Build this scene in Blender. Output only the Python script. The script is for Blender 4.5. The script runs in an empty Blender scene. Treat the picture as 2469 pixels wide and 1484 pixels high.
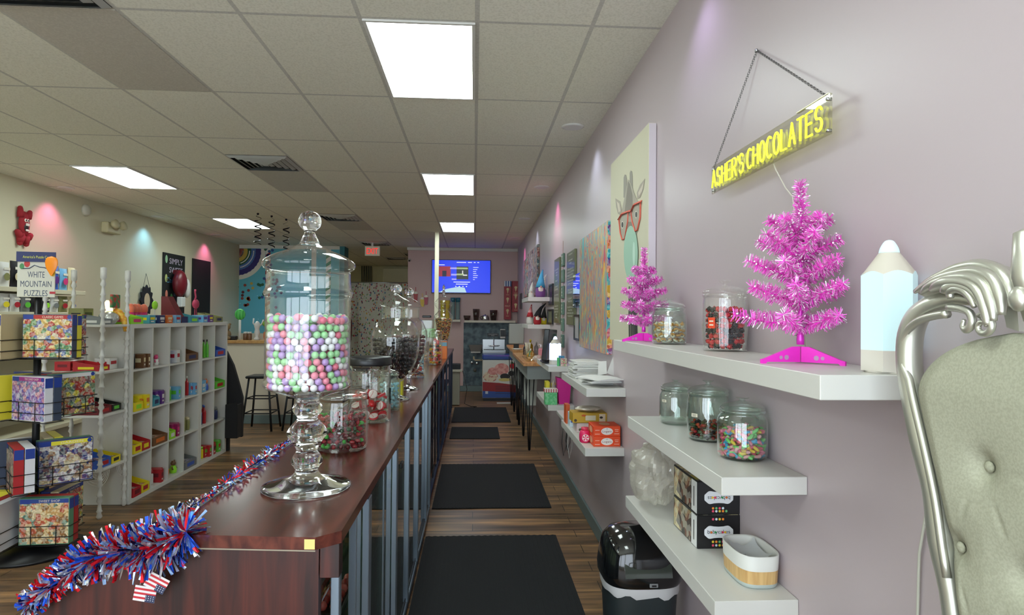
import bpy, math, random
import numpy as np
from mathutils import Vector, Matrix
S = bpy.context.scene
C = S.collection
V = Vector
PI = math.pi
# ---------------------------------------------------------------- camera
W, H, F = 2469, 1484, 1500.0
EYE = V((0, 0, 1.6))
def cam_basis(yaw, pitch, roll):
    fw = V((math.sin(yaw)*math.cos(pitch), math.cos(yaw)*math.cos(pitch), math.sin(pitch)))
    r = V((math.cos(yaw), -math.sin(yaw), 0)); u = r.cross(fw)
    return r*math.cos(roll)+u*math.sin(roll), u*math.cos(roll)-r*math.sin(roll), fw
RT, UP, FW = cam_basis(0.0601, 0.0138, 0.0085)
cd = bpy.data.cameras.new('camera'); cam = bpy.data.objects.new('camera', cd); C.objects.link(cam)
cd.sensor_fit = 'HORIZONTAL'; cd.sensor_width = 36; cd.lens = F/W*36; cd.clip_start = 0.02; cd.clip_end = 100
cam.matrix_world = Matrix(((RT.x, UP.x, -FW.x, EYE.x), (RT.y, UP.y, -FW.y, EYE.y), (RT.z, UP.z, -FW.z, EYE.z), (0, 0, 0, 1)))
S.camera = cam
# ---------------------------------------------------------------- world, exposure
S.view_settings.view_transform = 'Standard'; S.view_settings.look = 'None'
S.view_settings.exposure = 0.80; S.view_settings.gamma = 1.0; S.view_settings.use_curve_mapping = False
wd = bpy.data.worlds.new('world'); S.world = wd; wd.use_nodes = True
bg = wd.node_tree.nodes['Background']; bg.inputs[0].default_value = (0.80, 0.90, 1.0, 1); bg.inputs[1].default_value = 3.4
cy = S.cycles
cy.use_denoising = True; cy.adaptive_threshold = 0.015; cy.sample_clamp_indirect = 4.0; cy.sample_clamp_direct = 0
cy.caustics_reflective = False; cy.caustics_refractive = False
cy.max_bounces = 7; cy.diffuse_bounces = 4; cy.glossy_bounces = 4; cy.transmission_bounces = 8; cy.transparent_max_bounces = 40
LAMP = 8.5        # emission of the ceiling panels
# ---------------------------------------------------------------- room numbers (metres)
ZC = 3.03; XR = 0.907; XL = -4.88; YB = 13.2; YF = -1.9
TW, TD, TY0 = 0.565, 1.085, 3.01     # ceiling tile and a row line
# a photograph pixel to the point on a plane of the room
def ray(x, y): return FW*F + RT*(x-W/2) + UP*(H/2-y)
def atY(x, y, Y): d = ray(x, y); return EYE + d*(Y/d.y)
def atX(x, y, X): d = ray(x, y); return EYE + d*(X/d.x)
def atZ(x, y, Z): d = ray(x, y); return EYE + d*((Z-EYE.z)/d.z)
# ---------------------------------------------------------------- materials
def lin(c):
    return tuple(((v/255)/12.92 if v/255 <= 0.04045 else ((v/255+0.055)/1.055)**2.4) for v in c[:3]) + (1,)
_M = {}
def pb(name):
    m = bpy.data.materials.new(name); m.use_nodes = True
    return m, m.node_tree, m.node_tree.nodes['Principled BSDF']
def P(c, rough=0.5, metal=0.0, emit=0, coat=0, spec=0.5, sub=0):
    k = (tuple(c), rough, metal, emit, coat, spec)
    if k in _M: return _M[k]
    m, t, b = pb('mat'); b.inputs['Base Color'].default_value = lin(c)
    b.inputs['Roughness'].default_value = rough; b.inputs['Metallic'].default_value = metal
    b.inputs['Specular IOR Level'].default_value = spec; b.inputs['Coat Weight'].default_value = coat
    if emit: b.inputs['Emission Color'].default_value = lin(c); b.inputs['Emission Strength'].default_value = emit
    n = t.nodes.new('ShaderNodeTexNoise'); n.inputs['Scale'].default_value = 60; bp = t.nodes.new('ShaderNodeBump')
    bp.inputs['Strength'].default_value = 0.03; bp.inputs['Distance'].default_value = 0.002
    if not emit and not metal:
        t.links.new(n.outputs[0], bp.inputs['Height']); t.links.new(bp.outputs[0], b.inputs['Normal'])
    _M[k] = m; return m
def coords(t, scale=(1, 1, 1), loc=(0, 0, 0), rot=(0, 0, 0), kind='Object'):
    tc = t.nodes.new('ShaderNodeTexCoord'); mp = t.nodes.new('ShaderNodeMapping')
    mp.inputs['Scale'].default_value = scale; mp.inputs['Location'].default_value = loc; mp.inputs['Rotation'].default_value = rot
    t.links.new(tc.outputs[kind], mp.inputs[0]); return mp.outputs[0]
def ramp(t, src, stops, const=False):
    r = t.nodes.new('ShaderNodeValToRGB'); e = r.color_ramp.elements
    if const: r.color_ramp.interpolation = 'CONSTANT'
    while len(e) < len(stops): e.new(1.0)
    for i, (p, c) in enumerate(stops): e[i].position = p; e[i].color = lin(c)
    t.links.new(src, r.inputs[0]); return r.outputs[0]
def mixc(t, f, a, b, mode='MIX'):
    m = t.nodes.new('ShaderNodeMix'); m.data_type = 'RGBA'; m.blend_type = mode
    for s, v in ((m.inputs[0], f), (m.inputs[6], a), (m.inputs[7], b)):
        if hasattr(v, 'links'): t.links.new(v, s)
        else: s.default_value = v
    return m.outputs[2]
def collage(pal, scale=30, rough=0.35, stretch=(1, 1, 1), seed=0):
    """printed picture of many small coloured patches"""
    k = ('col', tuple(pal), scale, stretch, seed)
    if k in _M: return _M[k]
    m, t, b = pb('printed_collage')
    v = t.nodes.new('ShaderNodeTexVoronoi'); v.inputs['Scale'].default_value = scale
    t.links.new(coords(t, stretch, (seed*3.1, seed*1.7, seed*0.9)), v.inputs['Vector'])
    sx = t.nodes.new('ShaderNodeSeparateColor'); t.links.new(v.outputs['Color'], sx.inputs[0])
    n = len(pal); c = ramp(t, sx.outputs[0], [(i/n, pal[i]) for i in range(n)], True)
    v2 = t.nodes.new('ShaderNodeTexVoronoi'); v2.inputs['Scale'].default_value = scale*2.7
    t.links.new(coords(t, stretch, (seed, 5, 2)), v2.inputs['Vector'])
    s2 = t.nodes.new('ShaderNodeSeparateColor'); t.links.new(v2.outputs['Color'], s2.inputs[0])
    c2 = ramp(t, s2.outputs[1], [(0, (40, 40, 40)), (0.25, (235, 225, 200)), (0.5, (160, 90, 60)), (0.75, (200, 200, 190))], True)
    t.links.new(mixc(t, 0.35, c, c2), b.inputs['Base Color']); b.inputs['Roughness'].default_value = rough
    _M[k] = m; return m
def m_floor():
    m, t, b = pb('wood_plank_floor'); co = coords(t)
    br = t.nodes.new('ShaderNodeTexBrick'); br.offset = 0.37; br.offset_frequency = 2
    for n_, v in (('Scale', 1), ('Mortar Size', 0.0025), ('Brick Width', 1.2), ('Row Height', 0.15), ('Bias', 0), ('Mortar Smooth', 0.1)): br.inputs[n_].default_value = v
    br.inputs['Color1'].default_value = lin((186, 154, 116)); br.inputs['Color2'].default_value = lin((138, 114, 90)); br.inputs['Mortar'].default_value = lin((44, 38, 30))
    t.links.new(co, br.inputs['Vector'])
    n = t.nodes.new('ShaderNodeTexNoise'); n.inputs['Scale'].default_value = 1; n.inputs['Detail'].default_value = 6
    t.links.new(coords(t, (1.6, 22, 1)), n.inputs['Vector'])
    g = ramp(t, n.outputs[0], [(0.3, (70, 60, 50)), (0.5, (150, 140, 130)), (0.72, (235, 215, 185))])
    n2 = t.nodes.new('ShaderNodeTexNoise'); n2.inputs['Scale'].default_value = 1; t.links.new(coords(t, (0.9, 6.6, 1), (3, 1, 0)), n2.inputs['Vector'])
    g2 = ramp(t, n2.outputs[0], [(0.35, (90, 84, 80)), (0.65, (255, 245, 225))])
    c = mixc(t, 0.75, br.outputs[0], g, 'OVERLAY'); c = mixc(t, 0.7, c, g2, 'MULTIPLY')
    t.links.new(c, b.inputs['Base Color']); b.inputs['Roughness'].default_value = 0.38
    bp = t.nodes.new('ShaderNodeBump'); bp.inputs['Strength'].default_value = 0.15; bp.inputs['Distance'].default_value = 0.003
    t.links.new(n.outputs[0], bp.inputs['Height']); t.links.new(bp.outputs[0], b.inputs['Normal']); return m
def m_ceiling():
    m, t, b = pb('ceiling_tiles')
    br = t.nodes.new('ShaderNodeTexBrick'); br.offset = 0.0; br.squash = 1.0
    for n_, v in (('Scale', 1), ('Mortar Size', 0.011), ('Brick Width', TW), ('Row Height', TD), ('Bias', 0), ('Mortar Smooth', 0.0)): br.inputs[n_].default_value = v
    br.inputs['Color1'].default_value = lin((238, 238, 222)); br.inputs['Color2'].default_value = lin((241, 241, 226)); br.inputs['Mortar'].default_value = lin((206, 206, 196))
    t.links.new(coords(t, (1, 1, 1), (TW*20, TD*20-TY0, 0)), br.inputs['Vector'])
    n = t.nodes.new('ShaderNodeTexNoise'); n.inputs['Scale'].default_value = 90; n.inputs['Detail'].default_value = 4; t.links.new(coords(t), n.inputs['Vector'])
    sp = ramp(t, n.outputs[0], [(0.35, (225, 225, 220)), (0.55, (255, 255, 255))])
    t.links.new(mixc(t, 0.5, br.outputs[0], sp, 'MULTIPLY'), b.inputs['Base Color']); b.inputs['Roughness'].default_value = 0.95
    bp = t.nodes.new('ShaderNodeBump'); bp.inputs['Strength'].default_value = 0.6; bp.inputs['Distance'].default_value = 0.01; bp.invert = True
    t.links.new(br.outputs['Fac'], bp.inputs['Height']); t.links.new(bp.outputs[0], b.inputs['Normal']); return m
def m_plaster(c, rough=0.6, amt=0.05):
    k = ('pl', c, rough)
    if k in _M: return _M[k]
    m, t, b = pb('painted_plaster'); n = t.nodes.new('ShaderNodeTexNoise'); n.inputs['Scale'].default_value = 40; n.inputs['Detail'].default_value = 4
    t.links.new(coords(t), n.inputs['Vector']); b.inputs['Base Color'].default_value = lin(c); b.inputs['Roughness'].default_value = rough
    bp = t.nodes.new('ShaderNodeBump'); bp.inputs['Strength'].default_value = amt; bp.inputs['Distance'].default_value = 0.004
    t.links.new(n.outputs[0], bp.inputs['Height']); t.links.new(bp.outputs[0], b.inputs['Normal']); _M[k] = m; return m
def m_wood(c1, c2, scale=(3, 40, 3), rough=0.3, coat=0.0, rot=(0, 0, 0)):
    k = ('wd', c1, c2, scale, rough)
    if k in _M: return _M[k]
    m, t, b = pb('wood_grain'); n = t.nodes.new('ShaderNodeTexNoise'); n.inputs['Scale'].default_value = 1; n.inputs['Detail'].default_value = 8; n.inputs['Distortion'].default_value = 0.6
    t.links.new(coords(t, scale, (0, 0, 0), rot), n.inputs['Vector'])
    t.links.new(ramp(t, n.outputs[0], [(0.33, c1), (0.66, c2)]), b.inputs['Base Color'])
    b.inputs['Roughness'].default_value = rough; b.inputs['Coat Weight'].default_value = coat; b.inputs['Coat Roughness'].default_value = 0.12
    _M[k] = m; return m
def m_speckle(c1, c2, scale=30, lo=0.45, hi=0.6, rough=0.5, stretch=(1, 1, 1), metal=0):
    k = ('sp', c1, c2, scale, lo, hi, stretch)
    if k in _M: return _M[k]
    m, t, b = pb('speckled'); n = t.nodes.new('ShaderNodeTexNoise'); n.inputs['Scale'].default_value = scale; n.inputs['Detail'].default_value = 5
    t.links.new(coords(t, stretch), n.inputs['Vector']); t.links.new(ramp(t, n.outputs[0], [(lo, c1), (hi, c2)]), b.inputs['Base Color'])
    b.inputs['Roughness'].default_value = rough; b.inputs['Metallic'].default_value = metal; _M[k] = m; return m
def m_streaks():
    m, t, b = pb('poured_paint'); n = t.nodes.new('ShaderNodeTexNoise'); n.inputs['Scale'].default_value = 1; n.inputs['Detail'].default_value = 3; n.inputs['Distortion'].default_value = 0.9
    t.links.new(coords(t, (9, 15, 1.7)), n.inputs['Vector'])
    pal = [(40, 190, 200), (236, 190, 50), (206, 50, 96), (70, 200, 190), (236, 150, 40), (40, 180, 200), (214, 60, 80), (240, 200, 70), (60, 190, 190), (170, 60, 140), (230, 180, 60), (50, 150, 190), (210, 70, 100), (70, 200, 180)]
    t.links.new(ramp(t, n.outputs[0], [(0.30+0.40*i/len(pal), c) for i, c in enumerate(pal)], True), b.inputs['Base Color']); b.inputs['Roughness'].default_value = 0.4; return m
def m_curtain():
    m, t, b = pb('sprinkle_print_cloth'); base = None; last = lin((205, 203, 188))
    for i, (sc, rot, col) in enumerate((((9, 1, 16), 0.5, [(190, 60, 80), (90, 130, 170), (120, 150, 90), (210, 160, 70)]), ((11, 1, 19), -0.4, [(150, 50, 60), (70, 70, 90), (120, 170, 120), (200, 110, 130)]))):
        v = t.nodes.new('ShaderNodeTexVoronoi'); v.inputs['Scale'].default_value = 1
        t.links.new(coords(t, (sc[0]*2.2, 0.01, sc[2]*0.75), (i*7.3, 0, i*2.1), (0, rot, 0)), v.inputs['Vector'])
        f = ramp(t, v.outputs['Distance'], [(0.0, (255, 255, 255)), (0.28, (0, 0, 0))], True)
        s2 = t.nodes.new('ShaderNodeSeparateColor'); t.links.new(v.outputs['Color'], s2.inputs[0])
        c = ramp(t, s2.outputs[0], [(j/4, col[j]) for j in range(4)], True)
        last = mixc(t, f, last, c)
    t.links.new(last, b.inputs['Base Color']); b.inputs['Roughness'].default_value = 0.85; return m
def m_glass(tint=(250, 253, 251), edge=0.9, rough=0.0, name='clear_glass'):
    """thin clear glass: mostly see-through, brighter reflections towards its edges"""
    k = ('gl', tint, edge, rough)
    if k in _M: return _M[k]
    m = bpy.data.materials.new(name); m.use_nodes = True; t = m.node_tree; t.nodes.clear()
    o = t.nodes.new('ShaderNodeOutputMaterial'); mx = t.nodes.new('ShaderNodeMixShader'); tr = t.nodes.new('ShaderNodeBsdfTransparent'); gl = t.nodes.new('ShaderNodeBsdfGlossy')
    tr.inputs[0].default_value = lin(tint); gl.inputs['Roughness'].default_value = rough; gl.inputs['Color'].default_value = (1, 1, 1, 1)
    fr = t.nodes.new('ShaderNodeFresnel'); ge = t.nodes.new('ShaderNodeNewGeometry'); ma = t.nodes.new('ShaderNodeMath'); ma.operation = 'MULTIPLY_ADD'
    ma.inputs[1].default_value = 1/1.45-1.45; ma.inputs[2].default_value = 1.45; t.links.new(ge.outputs['Backfacing'], ma.inputs[0]); t.links.new(ma.outputs[0], fr.inputs['IOR'])
    ml = t.nodes.new('ShaderNodeMath'); ml.operation = 'MULTIPLY'; ml.inputs[1].default_value = edge; ml.use_clamp = True
    t.links.new(fr.outputs[0], ml.inputs[0]); t.links.new(ml.outputs[0], mx.inputs[0]); t.links.new(tr.outputs[0], mx.inputs[1]); t.links.new(gl.outputs[0], mx.inputs[2]); t.links.new(mx.outputs[0], o.inputs[0])
    _M[k] = m; return m
def m_film(c, cover=0.3):
    k = ('film', c, cover)
    if k in _M: return _M[k]
    m = bpy.data.materials.new('plastic_film'); m.use_nodes = True; t = m.node_tree; t.nodes.clear(); N = t.nodes.new
    o = N('ShaderNodeOutputMaterial'); a = N('ShaderNodeMixShader'); b = N('ShaderNodeMixShader'); tr = N('ShaderNodeBsdfTransparent'); df = N('ShaderNodeBsdfTranslucent'); d2 = N('ShaderNodeBsdfDiffuse'); ad = N('ShaderNodeMixShader'); gl = N('ShaderNodeBsdfGlossy')
    df.inputs[0].default_value = lin(c); d2.inputs[0].default_value = lin(c); gl.inputs['Roughness'].default_value = 0.18; ad.inputs[0].default_value = 0.5; a.inputs[0].default_value = cover; b.inputs[0].default_value = 0.12
    L = t.links.new; L(df.outputs[0], ad.inputs[1]); L(d2.outputs[0], ad.inputs[2]); L(tr.outputs[0], a.inputs[1]); L(ad.outputs[0], a.inputs[2]); L(a.outputs[0], b.inputs[1]); L(gl.outputs[0], b.inputs[2]); L(b.outputs[0], o.inputs[0])
    _M[k] = m; return m
def m_solid_glass():
    k = 'solidglass'
    if k in _M: return _M[k]
    m, t, b = pb('solid_glass'); b.inputs['Transmission Weight'].default_value = 1; b.inputs['Roughness'].default_value = 0.02
    b.inputs['IOR'].default_value = 1.45; b.inputs['Base Color'].default_value = (0.96, 0.98, 0.97, 1); _M[k] = m; return m
WHITE = P((211, 210, 204), 0.35); BLACK = P((18, 19, 22), 0.35); DARK = P((38, 40, 42), 0.5); STEEL = P((190, 194, 196), 0.28, 1.0)
ALU = P((140, 156, 170), 0.32, 0.6); CHROME = P((225, 228, 230), 0.08, 1.0); GLASS = m_glass((254, 255, 254), 1.25); GREEN_GLASS = m_glass((246, 252, 249), 2.0); SOLID = m_solid_glass()
# ---------------------------------------------------------------- mesh builder
_T = {}
def text_mesh(s):
    if s not in _T:
        cu = bpy.data.curves.new('lettering', 'FONT'); cu.body = s; cu.align_x = 'CENTER'; cu.align_y = 'CENTER'; cu.resolution_u = 3
        ob = bpy.data.objects.new('lettering', cu); me = bpy.data.meshes.new_from_object(ob)
        vs = [v.co.copy() for v in me.vertices]; fs = [tuple(p.vertices) for p in me.polygons]
        bpy.data.objects.remove(ob); bpy.data.meshes.remove(me)
        xs = [v.x for v in vs]; ys = [v.y for v in vs]
        cx, cy_ = (min(xs)+max(xs))/2, (min(ys)+max(ys))/2; w, h = max(xs)-min(xs), max(ys)-min(ys)
        _T[s] = ([((v.x-cx)/w, (v.y-cy_)/h) for v in vs], fs)
    return _T[s]
class MB:
    def __init__(s, *mats):
        s.v = []; s.f = []; s.mi = []; s.sm = []; s.mats = list(mats) or [WHITE]; s.cur = 0; s.M = None
    def mat(s, m):
        if m not in s.mats: s.mats.append(m)
        s.cur = s.mats.index(m); return s
    def add(s, vs, fs, smooth=False):
        n = len(s.v)
        if s.M is not None: vs = [s.M @ V(v) for v in vs]
        s.v += [tuple(v) for v in vs]
        for f in fs: s.f.append(tuple(n+i for i in f)); s.mi.append(s.cur); s.sm.append(smooth)
        return s
    def box(s, c, d, b=0.0, rz=0.0, R=None):
        c = V(c); h = V(d)/2; R = R or Matrix.Rotation(rz, 3, 'Z')
        if b <= 0:
            vs = [V((x*h.x, y*h.y, z*h.z)) for x in (-1, 1) for y in (-1, 1) for z in (-1, 1)]
            fs = [(0, 1, 3, 2), (4, 6, 7, 5), (0, 4, 5, 1), (2, 3, 7, 6), (0, 2, 6, 4), (1, 5, 7, 3)]
            return s.add([R@v+c for v in vs], fs)
        b = min(b, h.x*0.9, h.y*0.9, h.z*0.9); vs = []; idx = {}
        for x in (-1, 1):
            for y in (-1, 1):
                for z in (-1, 1):
                    for a in range(3):
                        q = [x*(h.x-b), y*(h.y-b), z*(h.z-b)]; q[a] = (x, y, z)[a]*h[a]
                        idx[(x, y, z, a)] = len(vs); vs.append(V(q))
        fs = []
        for a in range(3):
            o = [i for i in range(3) if i != a]
            for sg in (-1, 1):
                f = []
                for p, q in ((-1, -1), (1, -1), (1, 1), (-1, 1)):
                    k = [0, 0, 0]; k[a] = sg; k[o[0]] = p; k[o[1]] = q; f.append(idx[(*k, a)])
                fs.append(f)
            for p in (-1, 1):
                for q in (-1, 1):
                    k1 = [0, 0, 0]; k1[o[0]] = p; k1[o[1]] = q; k2 = list(k1); k1[a] = -1; k2[a] = 1
                    fs.append([idx[(*k1, o[0])], idx[(*k2, o[0])], idx[(*k2, o[1])], idx[(*k1, o[1])]])
        for x in (-1, 1):
            for y in (-1, 1):
                for z in (-1, 1): fs.append([idx[(x, y, z, a)] for a in range(3)])
        out = []
        for f in fs:
            n = (vs[f[1]]-vs[f[0]]).cross(vs[f[2]]-vs[f[0]]); m = sum((vs[i] for i in f), V())/len(f)
            out.append(tuple(f) if n.dot(m) > 0 else tuple(reversed(f)))
        return s.add([R@v+c for v in vs], out)
    def bb(s, x0, x1, y0, y1, z0, z1, b=0.0): return s.box(((x0+x1)/2, (y0+y1)/2, (z0+z1)/2), (x1-x0, y1-y0, z1-z0), b)
    def lathe(s, prof, c=(0, 0, 0), seg=24, smooth=True, sx=1, sy=1, ph=0.0, R=None):
        c = V(c); vs = []; fs = []; n = len(prof)
        for r, z in prof:
            for i in range(seg):
                a = 2*PI*i/seg+ph; p = V((r*math.cos(a)*sx, r*math.sin(a)*sy, z)); vs.append((R@p if R else p)+c)
        for j in range(n-1):
            for i in range(seg):
                k = (i+1) % seg; fs.append((j*seg+i, j*seg+k, (j+1)*seg+k, (j+1)*seg+i))
        if prof[0][0] > 1e-6: fs.append(tuple(reversed(range(seg))))
        if prof[-1][0] > 1e-6: fs.append(tuple(range((n-1)*seg, n*seg)))
        return s.add(vs, fs, smooth)
    def loop_lathe(s, prof, c=(0, 0, 0), seg=40, ph=0.0):
        """closed profile (ring section): a wall with thickness"""
        c = V(c); n = len(prof); vs = []; fs = []
        for r, z in prof:
            for i in range(seg):
                a = 2*PI*i/seg+ph; vs.append(V((r*math.cos(a), r*math.sin(a), z))+c)
        for j in range(n):
            q = (j+1) % n
            for i in range(seg):
                k = (i+1) % seg; fs.append((j*seg+i, j*seg+k, q*seg+k, q*seg+i))
        return s.add(vs, fs, True)
    def tube(s, pts, r, seg=8, closed=False, smooth=True, flat=1.0):
        pts = [V(p) for p in pts]; n = len(pts); rr = r if isinstance(r, (list, tuple)) else [r]*n; vs = []; fs = []
        up = None
        for i, p in enumerate(pts):
            a = pts[(i-1) % n] if closed or i else p; b = pts[(i+1) % n] if closed or i < n-1 else p
            d = (b-a).normalized()
            if up is None: up = d.orthogonal().normalized()
            up = (up-d*up.dot(d)); up = up.normalized() if up.length > 1e-6 else d.orthogonal().normalized(); sd = d.cross(up)
            for k in range(seg):
                t = 2*PI*k/seg; vs.append(p+up*math.cos(t)*rr[i]+sd*math.sin(t)*rr[i]*flat)
        for i in range(n if closed else n-1):
            j = (i+1) % n
            for k in range(seg): q = (k+1) % seg; fs.append((i*seg+k, i*seg+q, j*seg+q, j*seg+k))
        if not closed: fs.append(tuple(reversed(range(seg)))); fs.append(tuple(range((n-1)*seg, n*seg)))
        return s.add(vs, fs, smooth)
    def cyl(s, a, b, r, r2=None, seg=16, smooth=True): return s.tube([a, b], [r, r if r2 is None else r2], seg, False, smooth)
    def ball(s, c, r, seg=12, sc=(1, 1, 1), R=None, top=PI):
        n = max(4, seg//2); c = V(c); vs = []; fs = []
        for j in range(n+1):
            a = -PI/2+top*j/n
            for i in range(seg):
                t = 2*PI*i/seg; p = V((math.cos(a)*math.cos(t)*r*sc[0], math.cos(a)*math.sin(t)*r*sc[1], math.sin(a)*r*sc[2])); vs.append((R@p if R else p)+c)
        for j in range(n):
            for i in range(seg): k = (i+1) % seg; fs.append((j*seg+i, j*seg+k, (j+1)*seg+k, (j+1)*seg+i))
        return s.add(vs, fs, True)
    def poly(s, pts, off=None):
        """flat polygon, or a slab when off (a vector) is given"""
        pts = [V(p) for p in pts]; n = len(pts)
        if off is None: return s.add(pts, [tuple(range(n))])
        off = V(off)
        return s.add(pts+[p+off for p in pts], [tuple(range(n)), tuple(reversed(range(n, 2*n)))]+[(i, i+n, (i+1) % n+n, (i+1) % n) for i in range(n)])
    def text(s, txt, c, right, up, w, h):
        vs, fs = text_mesh(txt); c = V(c); right = V(right).normalized(); up = V(up).normalized()
        return s.add([c+right*(x*w)+up*(y*h) for x, y in vs], fs)
    def disc(s, c, right, up, rx, ry=None, seg=20):
        ry = ry or rx; c = V(c); right = V(right); up = V(up)
        return s.add([c+right*(rx*math.cos(2*PI*i/seg))+up*(ry*math.sin(2*PI*i/seg)) for i in range(seg)], [tuple(range(seg))])
    def grid(s, fn, nu, nv, smooth=True, flip=False):
        vs = [V(fn(i/nu, j/nv)) for j in range(nv+1) for i in range(nu+1)]; fs = []
        for j in range(nv):
            for i in range(nu):
                q = (j*(nu+1)+i, j*(nu+1)+i+1, (j+1)*(nu+1)+i+1, (j+1)*(nu+1)+i); fs.append(tuple(reversed(q)) if flip else q)
        return s.add(vs, fs, smooth)
    def mesh(s, name='mesh'):
        me = bpy.data.meshes.new(name); me.from_pydata(s.v, [], s.f)
        for m in s.mats: me.materials.append(m)
        me.polygons.foreach_set('material_index', s.mi); me.polygons.foreach_set('use_smooth', s.sm); me.update(); return me
    def obj(s, name, parent=None, loc=None, rz=0.0):
        o = bpy.data.objects.new(name, s.mesh(name)); C.objects.link(o)
        if parent is not None: o.parent = parent
        if loc is not None: o.location = loc
        if rz: o.rotation_euler.z = rz
        return o
def tag(o, label, cat, group=None):
    o['label'] = label; o['category'] = cat
    if group: o['group'] = group
    return o
def thing(name, label, cat, loc=(0, 0, 0), rz=0.0, group=None):
    o = bpy.data.objects.new(name, None); o.empty_display_size = 0.05; C.objects.link(o); o.location = loc; o.rotation_euler = (0, 0, rz)
    return tag(o, label, cat, group)
def struct(mb, name, label=None):
    o = mb.obj(name); o['kind'] = 'structure'
    if label: o['label'] = label
    return o
def copy_tree(o, parent=None, loc=None, rz=None, label=None, group=None):
    c = o.copy(); C.objects.link(c)
    if parent is not None: c.parent = parent
    if loc is not None: c.location = loc
    if rz is not None: c.rotation_euler = (0, 0, rz)
    if label: c['label'] = label
    if group: c['group'] = group
    for ch in list(o.children): copy_tree(ch, c)
    return c
RND = random.Random(7)
X_, Y_, Z_ = V((1, 0, 0)), V((0, 1, 0)), V((0, 0, 1))
# ================================================================ the room shell
PINK = m_plaster((200, 170, 166), 0.45); LILAC = m_plaster((190, 177, 181), 0.38); CREAM = m_plaster((212, 206, 178), 0.6); TEALGREY = P((104, 122, 122), 0.5)
struct(MB(m_floor()).bb(XL-0.1, XR+0.1, YF, 19.5, -0.1, 0), 'floor', 'brown wood plank floor')
struct(MB(m_ceiling()).bb(XL-0.1, XR+0.1, YF, 19.5, ZC, ZC+0.1), 'ceiling', 'white tiled drop ceiling')
struct(MB(LILAC).bb(XR, XR+0.1, YF, YB+0.1, 0, ZC), 'wall_right', 'lilac pink wall with floating shelves')
struct(MB(CREAM).bb(XL-0.1, XL, YF, 18.5, 0, ZC), 'wall_left', 'cream wall')
XC = atY(983, 700, YB).x; XM = atY(818, 700, YB).x
struct(MB(PINK).bb(XC, XR, YB, YB+0.12, 0, ZC), 'wall_back', 'pink back wall behind the television')
struct(MB(WHITE).bb(XC-0.02, XR, YB-0.03, YB, ZC-0.06, ZC, 0.004), 'trim_1')
struct(MB(CREAM).bb(XL, XM, YB, YB+0.1, 0, ZC), 'wall_back_left')
struct(MB(P((50, 120, 132), 0.6)).bb(XM, XM+0.1, YB, YB+0.4, 0, ZC), 'wall_corridor_left', 'teal side of the corridor opening')
struct(MB(PINK).bb(XC, XC+0.1, YB+0.12, 19, 0, ZC), 'wall_corridor_right')
struct(MB(m_plaster((206, 200, 160), 0.6)).bb(XL, XC, 18.4, 18.5, 0, ZC), 'wall_corridor_end')
struct(MB(TEALGREY).bb(XR-0.015, XR, YF, YB, 0, 0.11, 0.004), 'baseboard_right')
struct(MB(TEALGREY).bb(XC, XR-0.02, YB-0.016, YB, 0, 0.12, 0.004), 'baseboard_back')
struct(MB(TEALGREY).bb(XL, XL+0.015, YF, YB, 0, 0.11, 0.004), 'baseboard_left')
# shop front behind the camera: pillars and a sill between big openings for daylight
f = MB(CREAM)
for x0, x1 in ((XL, -4.5), (-3.0, -2.85), (-1.25, -1.1), (0.55, XR)): f.bb(x0, x1, YF-0.1, YF, 0, ZC)
f.bb(XL, XR, YF-0.1, YF, 2.75, ZC); f.bb(XL, -1.25, YF-0.1, YF, 0, 0.4)
struct(f, 'wall_front')
# half wall with wooden ledge in front of the mural
HW = 9.3; hx0 = XL+0.01; hx1 = -2.35
hw = MB(m_plaster((214, 208, 190), 0.6)).bb(hx0, hx1, HW, HW+0.14, 0, 1.17)
struct(hw, 'wall_half', 'white half wall below the wooden ledge')
struct(MB(TEALGREY).bb(hx0, hx1, HW-0.015, HW, 0, 0.13, 0.004), 'baseboard_half')
struct(MB(m_wood((176, 128, 70), (206, 162, 98), (14, 30, 30), 0.4)).bb(hx0, hx1+0.03, HW-0.06, HW+0.28, 1.17, 1.215, 0.006), 'trim_2', 'wooden ledge on the half wall')

# ---------------------------------------------------------------- ceiling lights, vents, downlights
def col_x(k): return TW*k
def row_y(n): return TY0+TD*n
panel_glow = P((232, 246, 242), 0.5, emit=LAMP)
def light_panel(k, n, label):
    x, y = col_x(k)+TW/2, row_y(n)+TD/2
    t = thing('ceiling_light', label, 'ceiling light', (x, y, ZC), 0, 'recessed ceiling light panels')
    fr = MB(P((220, 220, 214), 0.5)); w, d = TW-0.02, TD-0.02
    for sx in (-1, 1): fr.box((sx*(w/2-0.008), 0, -0.004), (0.016, d, 0.012)); fr.box((0, sx*(d/2-0.008), -0.004), (w-0.032, 0.016, 0.012))
    fr.obj('frame', t); MB(panel_glow).box((0, 0, -0.003), (w-0.034, d-0.034, 0.006)).obj('diffuser', t)
light_panel(-1, 0, 'largest bright rectangular light panel, nearest in the middle of the ceiling')
light_panel(-1, 3, 'mid-distance light panel over the counter, second in the middle row')
light_panel(-1, 6, 'light panel just in front of the white ceiling pole, third in the middle row')
light_panel(-7, 3, 'larger light panel near the left cream wall')
light_panel(-7, 6, 'farther light panel near the left cream wall, beside the hanging swirls')
light_panel(-1, -3, 'light panel behind the camera, middle row'); light_panel(-7, 0, 'light panel over the left side, out of the picture'); light_panel(-7, -3, 'light panel behind the camera, left row')
for y in (15.4,):  # unseen panel, added out of view to light the corridor
    t = thing('corridor_light', 'unseen added light panel around the corner of the back corridor', 'ceiling light', (-4.3, y, ZC))
    MB(P((238, 240, 225), 0.5, emit=6)).box((0, 0, -0.004), (0.5, 0.9, 0.008)).obj('diffuser', t); MB(WHITE).box((0, 0, -0.001), (0.56, 0.96, 0.002)).obj('frame', t)
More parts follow.
